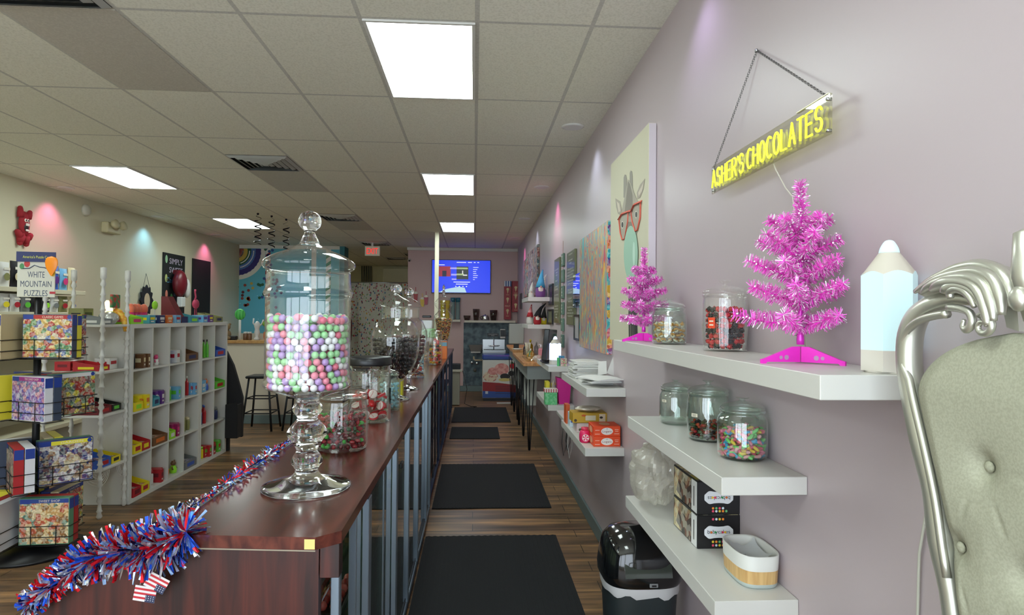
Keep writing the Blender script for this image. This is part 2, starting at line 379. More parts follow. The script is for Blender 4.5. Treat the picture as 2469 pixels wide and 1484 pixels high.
vm = P((196, 200, 196), 0.35, 0.3); dk = P((30, 32, 30), 0.8)
def vent(k, y1, label, sz=TW):
    x = col_x(k)+TW/2; t = thing('ceiling_vent', label, 'air vent', (x, y1-sz/2, ZC), 0, 'square air vents in the ceiling')
    MB(dk).box((0, 0, -0.0015), (sz-0.02, sz-0.02, 0.003)).obj('backing', t)
    g = MB(vm); n = 5
    for i in range(n):
        a = sz/2-0.01-i*0.052; b = a-0.03; z0, z1 = -0.004-0.004*i, -0.022-0.002*i
        vs = [(-a, -a, z0), (a, -a, z0), (a, a, z0), (-a, a, z0), (-b, -b, z1), (b, -b, z1), (b, b, z1), (-b, b, z1)]
        vs += [(p[0]*0.99, p[1]*0.99, p[2]+0.003) for p in vs]
        g.add(vs, [(0, 1, 5, 4), (1, 2, 6, 5), (2, 3, 7, 6), (3, 0, 4, 7), (9, 8, 12, 13), (10, 9, 13, 14), (11, 10, 14, 15), (8, 11, 15, 12)])
    g.box((0, 0, -0.026), (0.05, 0.05, 0.006)); g.obj('grille', t)
TILE2 = m_speckle((196, 192, 180), (206, 202, 190), 90)
for n, (vl, tl) in enumerate((('largest square vent, at the near end of its row in the ceiling', 'dull grey ceiling tile beside the largest vent'),
                 ('second vent from the camera, above the cream wall side', 'dull grey ceiling tile beside the second vent'),
                 ('small vent third from the camera, above the pedestal jar', 'dull grey ceiling tile beside the third vent'),
                 ('tiny far vent just in front of the exit sign', 'dull grey ceiling tile beside the farthest vent'))):
    y = row_y(3*n); vent(-4, y, vl)
    if n < 3: tag(MB(TILE2).box((0, 0, -0.002), (TW-0.02, TD-0.02, 0.004)).obj('ceiling_tile', None, (col_x(-4)+TW/2, y+TD/2, ZC)), tl, 'ceiling tile')
vent(-3, 14.9, 'small vent in the corridor ceiling, nearer one behind the exit sign', 0.5); vent(-4, 16.0, 'small vent in the corridor ceiling, farther one behind the exit sign', 0.5)
def downlight(x, y, col, label, power=7, wall=True):
    t = thing('downlight', label, 'downlight', (x, y, ZC), 0, 'small round downlights')
    MB(P((225, 225, 220), 0.4)).lathe([(0.062, -0.001), (0.085, -0.001), (0.085, -0.004), (0.07, -0.010), (0.062, -0.010)], seg=28).obj('trim_ring', t)
    MB(P(col, 0.4, emit=5)).lathe([(0.0001, -0.006), (0.06, -0.006), (0.06, -0.003), (0.0001, -0.003)], seg=28).obj('lens', t)
    ld = bpy.data.lights.new('downlight_lamp', 'SPOT'); ld.energy = power; ld.color = lin(col)[:3]; ld.spot_size = 1.9; ld.spot_blend = 0.8; ld.shadow_soft_size = 0.03
    lo = bpy.data.objects.new('downlight_lamp', ld); C.objects.link(lo); lo.parent = t; lo.location = (0, 0, -0.03)
PKL, BLL, WHL = (255, 120, 190), (130, 205, 255), (215, 232, 255)
for px_, py_, col, lb, pw in ((1381, 305, WHL, 'white downlight nearest the camera by the right wall', 7), (1306, 451, PKL, 'pink downlight second along the right wall', 9), (1265, 527, WHL, 'white downlight third along the right wall', 7),
                      (1241, 574, PKL, 'tiny pink downlight farthest along the right wall', 9), (157, 453, PKL, 'pink downlight above the red monster on the left wall', 12), (373, 522, BLL, 'blue downlight beside the emergency light on the left wall', 12),
                      (513, 566, PKL, 'pink downlight above the chalkboards on the left wall', 12), (692, 588, BLL, 'blue downlight in front of the rainbow mural', 12)):
    p = atZ(px_, py_, ZC)
    if p.x < -4.2: p.x = XL+.19
    if py_ == 588: p.y = 12.6
    downlight(p.x, p.y, col, lb, pw)
downlight(0.74, 2.4, (215, 200, 255), 'downlight above the camera by the right wall', 4)

# ---------------------------------------------------------------- white post, exit sign, swirls, detectors
pp = atZ(1052.5, 562, ZC); PX, PY = pp.x, 10.75
pp = atY(1052.5, 700, PY)
tag(MB(P((226, 222, 196), 0.4)).bb(-0.035, 0.035, -0.035, 0.035, 0, ZC, 0.004).obj('ceiling_post', None, (pp.x, PY, 0)), 'slim cream post rising to the ceiling beside the television', 'post')
a, b_ = atY(880, 594, 12.3), atY(916, 618, 12.3)
t = thing('exit_sign', 'lit EXIT sign with red letters hanging from the ceiling', 'exit sign', ((a.x+b_.x)/2, 12.3, ZC))
w, h = b_.x-a.x, a.z-b_.z; zc_ = (a.z+b_.z)/2-ZC
MB(P((232, 226, 206), 0.5)).box((0, 0, zc_), (w, 0.045, h), 0.006).obj('housing', t)
MB(P((255, 30, 16), 0.4, emit=.55)).text('EXIT', (0, -0.024, zc_), X_, Z_, w*0.74, h*0.6).obj('lettering', t)
MB(WHITE).bb(-0.02, 0.02, -0.02, 0.02, zc_+h/2-0.002, 0).obj('stem', t)
tag(MB(WHITE, P((30, 30, 30), 0.4)).ball((0, 0, 0), 0.035, 12).mat(P((30, 30, 30), 0.4)).ball((0, -0.022, -0.01), 0.02, 10).mat(WHITE).bb(-0.02, 0.02, 0, 0.05, -0.02, 0.04).obj('security_camera', None, atY(987, 628, YB-0.052)), 'small black and white security camera at the pink wall corner', 'security camera')
def swirl(px_, y0, y1, Y, label, ph):
    a, b = atY(px_, y0, Y), atY(px_, y1, Y); m = MB(P((24, 24, 30), 0.25, 0.6)); n = 90; L = ZC-b.z; R = 0.045
    pts = [V((R*min(1, i/15)*math.cos(ph+i*0.42), R*min(1, i/15)*math.sin(ph+i*0.42), -L*i/n)) for i in range(n+1)]
    m.tube(pts, [0.004 if i < 20 else 0.010 for i in range(n+1)], 5, flat=0.25)
    m.ball((0, 0, -0.01), 0.018, 8); tag(m.obj('hanging_swirl', None, (a.x, Y, ZC)), label, 'party decoration', 'black spiral streamers hanging from the ceiling')
swirl(622, 512, 590, 9.0, 'black spiral streamer hanging leftmost of the three', 0); swirl(655, 520, 600, 9.2, 'black spiral streamer hanging in the middle of the three', 2); swirl(690, 530, 612, 9.5, 'black spiral streamer hanging rightmost, beside the pedestal jar knob', 4)
p = atX(211, 507, XL+0.03)
tag(MB(P((205, 205, 190), 0.5)).lathe([(0.0001, 0), (0.075, 0), (0.075, 0.02), (0.055, 0.045), (0.0001, 0.045)], seg=24, R=Matrix.Rotation(PI/2, 3, 'Y')).obj('wall_speaker', None, (XL, p.y, p.z)), 'round white alarm disc high on the cream wall', 'alarm')
p = atX(275, 551, XL+0.08)
t = thing('emergency_light', 'beige emergency light with two lamp heads on the cream wall', 'emergency light', (XL, p.y, p.z))
cr = P((205, 198, 160), 0.5); MB(cr).bb(0, 0.09, -0.16, 0.16, -0.07, 0.07, 0.012).obj('housing', t)
for s_ in (-0.08, 0.1):
    MB(cr).lathe([(0.02, 0), (0.055, 0.03), (0.06, 0.08), (0.0001, 0.075)], (0.09, s_, 0.03), 16, R=Matrix.Rotation(PI/2-0.3, 3, 'Y')).obj('lamp_head', t)

# ---------------------------------------------------------------- rainbow mural on the far left wall
t = thing('wall_mural', 'teal painted mural with rainbow arcs, dots and candy cane stripes', 'mural', (0, YB, 0))
def mpt(x, y, o=0.004): p = atY(x, y, YB-o); return V((p.x, -o, p.z))
x0 = XL+0.005; zt = ZC-0.02
MB(P((96, 182, 198), 0.6)).bb(x0, XM-0.003, -0.004, 0, 1.2, zt).obj('painted_panel', t)
MB(P((222, 222, 212), 0.6)).bb(x0, XM, -0.02, -0.0045, ZC-0.07, ZC).obj('top_trim', t)
cc = mpt(571, 606); ru = abs(mpt(640, 606).x-cc.x)
for i, (r, col) in enumerate(((1.0, (224, 222, 208)), (0.84, (48, 40, 110)), (0.66, (74, 110, 170)), (0.50, (28, 84, 44)), (0.38, (196, 168, 74)), (0.25, (150, 70, 56)), (0.13, (100, 34, 42)))):
    m = MB(P(col, 0.6)); n = 72; pts = []; o = 0.005+0.0012*i
    for k in range(n):
        a = -2*PI*k/n; rr = ru*r*(1.0+(0.02 if (k % 2 and i) else 0))
        x, z = cc.x+rr*math.cos(a), cc.z+rr*math.sin(a)*1.02
        pts.append(V((max(x, x0+0.001), -o, min(z, ZC-0.075))))
    m.poly(pts, (0, 0.001, 0))
    if i in (2, 3, 5):
        m.mat(P((230, 228, 220), 0.6))
        for k in range(36):
            a = -PI*k/36; x, z = cc.x+ru*r*0.9*math.cos(a), cc.z+ru*r*0.9*math.sin(a)
            if x > x0+0.02: m.disc((x, -o-0.0022-0.0024, z), X_, Z_, 0.013, seg=8)
    m.obj('rainbow_arc', t)
m = MB(P((60, 30, 40), 0.5)); rng = random.Random(3); pal = [(92, 32, 40), (150, 60, 44), (200, 170, 80), (36, 96, 60), (50, 80, 140), (44, 40, 100)]
for i in range(64):
    x = 562+rng.random()*120; lim = 700+rng.random()*22; y = 672+(lim-640)*rng.random()**1.5
    if i > 44: x = 640+rng.random()*20; y = 598+rng.random()*70
    m.mat(P(pal[min(5, max(0, int((x-560)/20+rng.random()-0.5)))], 0.5)); m.disc(mpt(x, y, 0.012), X_, Z_, 0.03, seg=12)
m.obj('dots', t)
m = MB(P((226, 226, 216), 0.6))
for xs in (655, 765, 800):
    a = mpt(xs, 0); w = 0.05; 
    m.mat(P((226, 226, 216), 0.6)); m.bb(a.x-w, a.x+w, -0.0055, -0.0042, 1.3, ZC-0.07)
    if xs != 765:
        m.mat(P((60, 140, 100) if xs == 800 else (180, 60, 60), 0.6)); 
        for k in range(9): z = 1.4+k*0.17; m.poly([(a.x-w, -0.007, z), (a.x+w, -0.007, z+0.07), (a.x+w, -0.007, z+0.14), (a.x-w, -0.007, z+0.07)])
m.mat(P((190, 230, 236), 0.6))
for i in range(26): m.disc(mpt(565+rng.random()*230, 690+rng.random()*130, 0.006), X_, Z_, 0.008, seg=6)
m.obj('stripes', t)
# curtain with printed sprinkles closing the corridor
CU = 14.0; a, b_ = atY(829, 682, CU), atY(986, 684, CU); x0, x1, zt = a.x, XC-0.01, a.z
t = thing('curtain', 'white curtain with small multicoloured print closing the back corridor', 'curtain', (0, CU, 0))
def cf(u, v): x = x0+(x1-x0)*u; return (x, 0.018*math.sin(u*46)+0.012*math.sin(u*17), 0.03+(zt-0.03)*v)
MB(m_curtain()).grid(cf, 150, 6).obj('cloth', t); MB(STEEL).cyl((x0-0.02, 0, zt+0.01), (x1+0.02, 0, zt+0.01), 0.014).obj('rod', t)
m = MB(P((110, 112, 96), 0.5))
t = thing('conduit_pipes', 'bundle of grey conduit pipes on the corridor end wall above the curtain', 'pipes', (0, 18.38, 0))
for i in range(5): p = atY(873+i*5.5, 660, 18.38); m = MB(P((110, 112, 96), 0.5)).cyl((p.x, -0.03, 1.4), (p.x, -0.03, ZC-0.005), 0.02); m.obj('pipe', t)
m = MB(P((214, 210, 176), 0.6)); a = atY(925, 640, 18.2); m.bb(a.x, XC, 0, 0.3, 2.0, 2.95, 0.01); tag(m.obj('wall_cabinet', None, (0, 18.09, 0)), 'cream boxed cabinet high in the corridor corner', 'cabinet')
# ================================================================ candy filling and jars
def pack(Rf, z0, z1, r, seed, rings=3, relax=16, mound=0.0):
    """positions of sweets of radius r resting inside a round jar of inner radius Rf(z)"""
    rg = random.Random(seed); P_ = []; z = z0+r; k = 0
    while z < z1-r*0.3:
        top = z > z1-2.9*r; m = 0
        while True:
            Rm = Rf(z)-r*1.02-2.04*r*m
            if Rm < -r*0.2 or (m >= rings and not top): break
            Rm = max(Rm, 0); n = max(1, int(2*PI*Rm/(2.1*r))); ph = rg.random()*6.28
            for i in range(n):
                a = ph+2*PI*i/n; P_.append([Rm*math.cos(a), Rm*math.sin(a), z+rg.uniform(-.6, .6)*r+(mound*r*(rg.random()) if top else 0)])
            m += 1
        z += 1.72*r; k += 1
    A = np.array(P_)
    for _ in range(relax):
        D = A[:, None, :]-A[None, :, :]; d = np.sqrt((D**2).sum(2))+np.eye(len(A))*9
        o = np.clip(2*r-d, 0, None)*0.5; A = A+((D/d[:, :, None])*o[:, :, None]).sum(1)*0.6
        rr = np.hypot(A[:, 0], A[:, 1])+1e-9; lim = np.array([max(Rf(q)-r*1.02, 0.001) for q in A[:, 2]]); s_ = np.minimum(1, lim/rr)
        A[:, 0] *= s_; A[:, 1] *= s_; A[:, 2] = np.maximum(A[:, 2], z0+r)
    return A
def pour(A, base, protos, cap, jar, rg, tilt=True, stuffname='candy_filling', single=None, toward=None, kinds=None):
    """protos: (MB, kind, label, group). The visible ones are single objects, the hidden rest one filling."""
    d = (V(EYE)-V(base)); d.z = 0; d.normalize()
    rr = np.hypot(A[:, 0], A[:, 1]); zmax = A[:, 2].max()
    sc = (A[:, 0]*d.x+A[:, 1]*d.y)/max(rr.max(), 1e-6)+1.2*(rr/rr.max())+1.0*(A[:, 2] > zmax-0.03)
    order = np.argsort(-sc); meshes = [p[0].mesh(p[1]) for p in protos]; rest = MB(*[m for p in protos for m in p[0].mats]); first = {}
    for q, i in enumerate(order):
        j = rg.randrange(len(protos)) if kinds is None else kinds(A[i], rg)
        mb, kind, label, group = protos[j]; R = Matrix.Rotation(rg.random()*6.28, 3, 'Z')
        if tilt: R = R @ Matrix.Rotation(rg.uniform(-tilt, tilt) if tilt is not True else rg.random()*6.28, 3, 'X') @ Matrix.Rotation(rg.uniform(-.6, .6), 3, 'Y')
        pos = V(base)+V(A[i])
        if q < cap:
            o = bpy.data.objects.new(kind, meshes[j]); C.objects.link(o); o.matrix_world = Matrix.Translation(pos) @ R.to_4x4(); tag(o, label, 'candy', group)
        else:
            rest.cur = rest.mats.index(mb.mats[0]); rest.M = Matrix.Translation(pos-V(base)) @ R.to_4x4(); rest.add(mb.v, mb.f, True); rest.M = None
    if rest.v:
        o = rest.obj(stuffname, None, base); o['kind'] = 'stuff'; tag(o, 'loose sweets filling the middle of '+jar, 'candy')
def seg_loft(prof, n=3):
    """smooth a (r,z) profile with Catmull-Rom"""
    out = []; p = [prof[0]]+list(prof)+[prof[-1]]
    for i in range(1, len(p)-2):
        for k in range(n):
            t = k/n; a, b, c, d = p[i-1], p[i], p[i+1], p[i+2]; cl = lambda q: (q[0], min(max(q[1], min(b[1], c[1])), max(b[1], c[1])))
            out.append(cl(tuple(0.5*((2*b[q])+(-a[q]+c[q])*t+(2*a[q]-5*b[q]+4*c[q]-d[q])*t*t+(-a[q]+3*b[q]-3*c[q]+d[q])*t**3) for q in (0, 1))))
    out.append(prof[-1]); return [(max(r, 0.0001), z) for r, z in out]
def glass_wall(prof, th, mat, seg=48, ph=0.0):
    """closed jar wall: outside profile from bottom centre to rim, offset inwards"""
    inner = [(max(r-th, 0.0001), z+(th*1.6 if i == 0 or z < prof[0][1]+th*1.6 else 0)) for i, (r, z) in enumerate(prof)]
    return MB(mat).lathe([(0.0001, prof[0][1])]+list(prof)+list(reversed(inner))+[(0.0001, prof[0][1]+th*1.6)], seg=seg, ph=ph)
def prof_fn(prof, th):
    zs = [z for r, z in prof]; rs = [r-th for r, z in prof]
    def f(z):
        for i in range(len(zs)-1):
            if zs[i] <= z <= zs[i+1] and zs[i+1] > zs[i]: t = (z-zs[i])/(zs[i+1]-zs[i]); return rs[i]+(rs[i+1]-rs[i])*t
        return rs[-1] if z > zs[-1] else rs[0]
    return f
def cookie_jar(loc, R, Hh, label, belly=0.0, neck=0.88, glass=None, price=None, rz=0, group=None):
    """round jar with a flat-knobbed glass lid"""
    t = thing('glass_jar', label, 'jar', loc, rz, group); g = glass or GREEN_GLASS; hb = Hh*0.80
    pr = [(R*0.90, 0), (R*(0.97), 0.008), (R*(1-belly*0.5), hb*0.12), (R, hb*0.4), (R*(1-belly*0.3), hb*0.74), (R*0.97, hb*0.82), (R*neck, hb*0.90), (R*neck, hb*0.93), (R*(neck+0.05), hb*0.955), (R*(neck+0.05), hb*0.985), (R*neck, hb)]
    jb_ = glass_wall(pr, 0.0035, g).obj('jar_body', t)
    n = R*neck
    MB(g).lathe(seg_loft([(n*0.86, hb-0.012), (n*0.86, hb+0.0015), (n*1.03, hb+0.002), (n*1.03, hb+0.008), (n*0.8, hb+0.018), (n*0.25, hb+0.026), (0.006, hb+0.028)], 2), seg=40).obj('lid', t); lid_ = [c for c in t.children if c.name.startswith('lid')][0]
    zk = hb+0.026; k = Hh-zk
    MB(g).lathe(seg_loft([(0.011, zk), (0.007, zk+k*0.3), (0.012, zk+k*0.5), (R*0.26, zk+k*0.75), (R*0.25, zk+k*0.93), (0.0001, zk+k)], 2), seg=24).obj('lid_knob', lid_)
    if price:
        a = price[0]; R2 = R*1.004; m = MB(price[2]); z0, z1 = price[1]; da = price[3]
        m.grid(lambda u, v: (R2*math.cos(a+da*u), R2*math.sin(a+da*u), z0+(z1-z0)*v), 6, 1); m.mat(P((230, 220, 200)) if price[2] is not LBL else P((60, 60, 60)))
        R3 = R2+0.0008; zc = (z0+z1)/2
        for q in (0.25, 0.6): m.grid(lambda u, v: (R3*math.cos(a+da*(0.2+0.6*u)), R3*math.sin(a+da*(0.2+0.6*u)), z0+(z1-z0)*(q+0.12*v)), 4, 1)
        m.obj('price_label', jb_)
    return t, prof_fn(pr, 0.004)
LBL = P((224, 218, 196), 0.6)
# ================================================================ floating shelves on the right wall
XS = 0.668; ZP = 1.172; ZO = .812
def shelf(y0, y1, z, label, xs=XS):
    return tag(MB(WHITE).bb(xs, XR-0.001, y0, y1, z-0.049, z, 0.0015).obj('floating_shelf'), label, 'shelf', 'white floating wall shelves')
Z1, Z2, Z3 = 1.491, 1.170, 0.818
shelf(1.166, 2.95, Z1, 'long upper white floating shelf carrying the pink tinsel trees')
shelf(1.643, 2.67, Z2, 'white floating shelf with three glass jars, below the long shelf')
shelf(1.687, 2.70, Z3, 'lowest near white floating shelf with black cake boxes and a basket')
shelf(3.67, 4.73, ZP, 'white floating shelf piled with white paper bags')
shelf(3.70, 4.73, ZO, 'white floating shelf with the two orange boxes')
shelf(5.57, 6.60, 1.15, 'white floating shelf carrying the glowing bottle lamp and black monitor')
shelf(5.57, 6.60, 0.80, 'white floating shelf with pink gift bag and green box')
shelf(7.4, 8.35, 1.83, 'upper far white floating shelf with a blue-hatted gnome', 0.636)
shelf(7.4, 8.35, 1.50, 'lower far white floating shelf with red and yellow gnomes', 0.636)

# ---------------------------------------------------------------- pencil lamps
def pencil_lamp(loc, r, h, label, glow=1.2, col=(214, 236, 238)):
    t = thing('pencil_lamp', label, 'lamp', loc, 0.25)
    body = MB(P(col, 0.4, emit=glow)); wood = MB(P((206, 200, 186), 0.5, emit=0.03)); tip = MB(P(col, 0.4, emit=glow*1.6)); foot = MB(P((212, 206, 196), 0.5))
    zb, zt, zc = h*0.17, h*0.74, h*0.90
    def hexr(a, rr): k = PI/3; return rr*math.cos(k/2)/math.cos(((a+k/2) % k)-k/2)
    n = 48
    def col_fn(z0, z1, R, m, z1f=None):
        vs = []; 
        for j in range(5):
            for i in range(n):
                a = 2*PI*i/n; rr = hexr(a, R); zz = z0+(z1-z0)*j/4
                if z1f: zz = z0+(z1f(a)-z0)*j/4
                vs.append((rr*math.cos(a), rr*math.sin(a), zz))
        m.add(vs, [(j*n+i, j*n+(i+1) % n, (j+1)*n+(i+1) % n, (j+1)*n+i) for j in range(4) for i in range(n)], False)
    scal = lambda a: zt+h*0.03*abs(math.sin(3*(a+PI/6)))-h*0.01
    col_fn(zb, zt, r, body, scal); body.obj('pencil_body', t)
    foot.lathe([(0.0001, 0), (r*0.9, 0), (r*0.95, 0.006)], seg=6, smooth=False, ph=PI/6) if 0 else None
    col_fn(0.004, zb, r, foot); foot.lathe([(0.0001, 0), (r*0.86, 0), (r*0.88, 0.004)], seg=24); foot.obj('pencil_end', t)
    vs = []; m_ = 8
    for j in range(m_+1):
        f = j/m_
        for i in range(n):
            a = 2*PI*i/n; R0 = hexr(a, r*0.995); rr = R0*(1-f)+r*0.36*f; vs.append((rr*math.cos(a), rr*math.sin(a), (scal(a)-0.0005)*(1-f)+zc*f))
    wood.add(vs, [(j*n+i, j*n+(i+1) % n, (j+1)*n+(i+1) % n, (j+1)*n+i) for j in range(m_) for i in range(n)], True); wood.obj('pencil_cone', t)
    tip.lathe(seg_loft([(r*0.36, zc), (r*0.31, zc+(h-zc)*0.4), (r*0.16, h-0.003), (0.0001, h)], 3), seg=24); tip.obj('pencil_tip', t)
    return t
pencil_lamp((0.848, 1.226, Z1), 0.053, 0.272, 'large glowing white pencil-shaped lamp at the end of the upper shelf', .22, (192, 222, 226))
p = atX(1361, 866, 0.76)
pencil_lamp((0.755, 5.78, 1.15), 0.055, 0.265, 'small glowing blue-white pencil-shaped lamp in front of the black monitor', 1.0, (190, 205, 255))

# ---------------------------------------------------------------- pink tinsel trees
TP = P((255, 120, 226), 0.4, 0.1); TW_ = P((250, 200, 244), 0.2, 0.5); TPK = P((244, 52, 206), 0.35)
tinsel_glint = P((255, 246, 255), 0.2, 0.5)
def tinsel_spray(m, p0, p1, r, n, rg, mats, w=0.0016, lift=0.25):
    p0, p1 = V(p0), V(p1); d = (p1-p0).normalized(); a = d.orthogonal().normalized(); b = d.cross(a)
    for i in range(n):
        t = rg.random(); c = p0.lerp(p1, t); th = rg.random()*6.28; v = (a*math.cos(th)+b*math.sin(th)+d*rg.uniform(0.0, lift*2)).normalized()*r*rg.uniform(.7, 1.1)*(1-0.3*t)
        s = v.cross(d if rg.random() < .5 else a+b); s = s.normalized()*w if s.length > 1e-9 else a*w
        m.mat(mats[rg.choice((0, 0, 0, 1, 2))] if rg.random() < .85 else mats[-1]); e = c+v; k = e+V((0, 0, -r*0.12))
        m.add([c-s, c+s, e+s*0.7, e-s*0.7], [(0, 1, 2, 3)])
        if rg.random() < .2:  # white flecks at the tips stand in for sparkling glints
            m.mat(mats[-1]); q = a.cross(v).normalized()*w*1.4; m.add([e-s*1.5-q, e+s*1.5-q, e+s*1.5+q, e-s*1.5+q], [(0, 1, 2, 3)])
def tinsel_tree(loc, h, label, seed, spread=1.0, rz=0.0):
    rg = random.Random(seed); t = thing('tinsel_tree', label, 'tinsel tree', loc, rz, 'small pink tinsel christmas trees'); mats = (TP, TPK, TW_, tinsel_glint)
    MB(P((226, 50, 200), 0.25, 0.2)).lathe([(0.009, 0.045*h/0.44), (0.009, h*0.13), (0.006, h*0.19), (0.0055, h*0.36), (0.008, h*0.40), (0.005, h*0.44), (0.0045, h*0.6), (0.007, h*0.66), (0.003, h*0.85), (0.001, h*0.97)], seg=10).obj('trunk', t)
    for k in range(3):
        a = 2*PI*k/3-2.5+PI/2; u = V((math.cos(a), math.sin(a), 0)); s = V((-u.y, u.x, 0))*0.004; L = 0.104*h/0.44; z1 = 0.040*h/0.44
        m = MB(TPK); prof = [(0.004, 0.003), (0.004, z1), (0.022, z1), (L*0.55, z1*0.66), (L*0.92, 0.012), (L, 0.010), (L, 0), (L*0.9, 0), (L*0.86, 0.004)]
        m.poly([u*x+Z_*z-s for x, z in prof], s*2)
        for q, rq in ((0.38, 0.006), (0.52, 0.0045)):
            for sg in (-1, 1): m.mat(P((190, 150, 185), 0.4)).disc(u*(L*q)+Z_*(z1*0.36)+s*1.08*sg, u, Z_, rq, seg=14)
        m.obj('foot', t)
    tiers = ((0.23, 0.150, 7, -0.02), (0.35, 0.142, 7, 0.10), (0.47, 0.126, 7, 0.20), (0.58, 0.104, 6, 0.36), (0.69, 0.072, 5, 0.55))
    for zt, L, n, rise in tiers:
        ph = rg.random()*6.28
        for i in range(n):
            a = ph+2*PI*i/n+rg.uniform(-.15, .15); LL = L*h/0.44*rg.uniform(.85, 1.05)*spread; z0 = zt*h
            if math.cos(a) > 0: LL = min(LL, (.868-loc[0])/max(math.cos(a), .2)+.0)
            m = MB(TPK, TP, TW_, tinsel_glint); p0 = V((0, 0, z0-0.01)); pm = V((math.cos(a)*LL*.5, math.sin(a)*LL*.5, z0+LL*(rise*.7))); p1 = V((math.cos(a)*LL, math.sin(a)*LL, z0+LL*(rise+0.12)))
            m.mat(TPK).tube([p0, pm, p1], [0.0022, 0.0018, 0.0012], 5)
            tinsel_spray(m, p0, pm, 0.028*h/0.44, 170, rg, mats, .0011); tinsel_spray(m, pm, p1, 0.026*h/0.44, 210, rg, mats, .0011)
            m.obj('branch', t)
    m = MB(TPK, TP, TW_, tinsel_glint); tinsel_spray(m, (0, 0, h*0.66), (0, 0, h*0.99), 0.026*h/0.44, 700, rg, mats, .0011, lift=0.5)
    m.obj('tree_top', t); return t
tinsel_tree((0.795, 1.475, Z1), 0.445, 'larger looking pink tinsel tree beside the glowing pencil lamp', 5)
tinsel_tree((0.755, 2.74, Z1), 0.42, 'pink tinsel tree in front of the giraffe picture', 9, 0.82)

# ---------------------------------------------------------------- jars on the right shelves
def proto_ring(r, c1, c2):
    m = MB(P(c1, 0.5), P(c2, 0.5)); n = 12
    m.tube([(math.cos(2*PI*i/n)*r*0.62, math.sin(2*PI*i/n)*r*0.62, 0) for i in range(n)], r*0.34, 7, True)
    for i in range(len(m.f)): m.mi[i] = 1 if (i//7) % n < 6 else 0
    return m
jt, jf = cookie_jar((0.795, 2.50, Z1), 0.070, 0.186, 'small glass jar of white and orange gummy rings on the upper shelf')
A = pack(jf, 0.006, 0.088, 0.0115, 1, 2); 
pour(A, (0.795, 2.50, Z1), [(proto_ring(0.0115, (226, 214, 196), (214, 150, 70)), 'gummy_ring', 'white and orange gummy ring in the small jar on the upper shelf', 'white and orange gummy rings in the jar')], 140, 'the small jar of gummy rings', random.Random(2))
def proto_berry(r, c):
    m = MB(P(c, 0.45)); m.ball((0, 0, 0), r*0.72, 8)
    for k in range(9):
        a = k*2.4; z = -0.7+1.4*k/8; q = math.sqrt(1-z*z); m.ball((q*math.cos(a)*r*.66, q*math.sin(a)*r*.66, z*r*.66), r*0.33, 5)
    return m
OR = P((224, 72, 36), 0.5)
jt, jf = cookie_jar((0.826, 2.01, Z1), 0.0735, 0.236, 'barrel glass jar of red and black berry sweets on the upper shelf', belly=0.16, neck=0.94, price=(3.55, (0.075, 0.11), OR, 0.35), glass=GLASS)
A = pack(lambda z: 0.063 if z > 0.02 else 0.057, 0.006, 0.150, 0.0098, 3, 2)
pour(A, (0.826, 2.01, Z1), [(proto_berry(0.0098, (196, 46, 52)), 'berry_candy', 'red berry sweet in the barrel glass jar', 'red berry sweets in the barrel jar'), (proto_berry(0.0098, (26, 26, 36)), 'berry_candy', 'black berry sweet in the barrel glass jar', 'black berry sweets in the barrel jar')], 300, 'the barrel jar of berry sweets', random.Random(4))
cookie_jar((0.82, 2.49, Z2), 0.065, 0.178, 'empty glass jar, farthest of the three on the middle shelf', price=(3.45, (0.09, 0.10), LBL, 0.35))
jt, jf = cookie_jar((0.828, 2.16, Z2), 0.073, 0.21, 'glass jar part filled with dark red and green gummies, middle of three', belly=0.1, neck=0.92, price=(3.5, (0.085, 0.097), LBL, 0.35))
A = pack(jf, 0.006, 0.062, 0.009, 6, 2, mound=1.5)
def lump(r, c, rough=0.2, sp=0.5, e=0):
    m = MB(P(c, rough, 0, e, 0, sp)); m.ball((0, 0, 0), r, 7, (1, 0.75, 0.62)); m.ball((r*.3, r*.2, r*.2), r*.6, 6); return m
pour(A, (0.828, 2.16, Z2), [(lump(0.009, c), 'gummy_candy', lb+' gummy sweet in the part filled jar', lb+' gummies in the part filled jar') for c, lb in (((170, 34, 40), 'red'), ((60, 74, 40), 'dark green'), ((46, 28, 34), 'blackish'), ((190, 70, 44), 'orange-red'))], 170, 'the part filled gummy jar', random.Random(5))
jt, jf = cookie_jar((0.828, 1.878, Z2), 0.0745, 0.186, 'glass jar of pastel sour worms, nearest of three on the middle shelf', neck=0.86)
def worm(r, c1, c2, L=0.034):
    m = MB(P(c1, 0.7), P(c2, 0.7)); n = 6; pts = [(L*(i/n-.5), 0.006*math.sin(i*1.3), 0.002*math.cos(i)) for i in range(n+1)]
    m.tube(pts, [r*.6]+[r]*(n-1)+[r*.6], 7)
    for i in range(len(m.f)): m.mi[i] = 0 if i < 7*n/2 else 1
    return m
A = pack(lambda z: 0.062, 0.006, 0.085, 0.0082, 8, 3, 6, mound=2.0)
wc = (((236, 90, 120), (240, 200, 70)), ((120, 214, 110), (236, 110, 130)), ((70, 170, 220), (240, 130, 160)), ((244, 170, 180), (130, 210, 120)))
pour(A, (0.828, 1.878, Z2), [(worm(0.0052, a, b, 0.034), 'gummy_worm', f'{l} sour gummy worm in the nearest jar of the middle shelf', f'{l} sour worms') for (a, b), l in zip(wc, ('pink and yellow', 'green and pink', 'blue and pink', 'pale pink and green'))], 230, 'the jar of sour worms', random.Random(6), tilt=0.9)

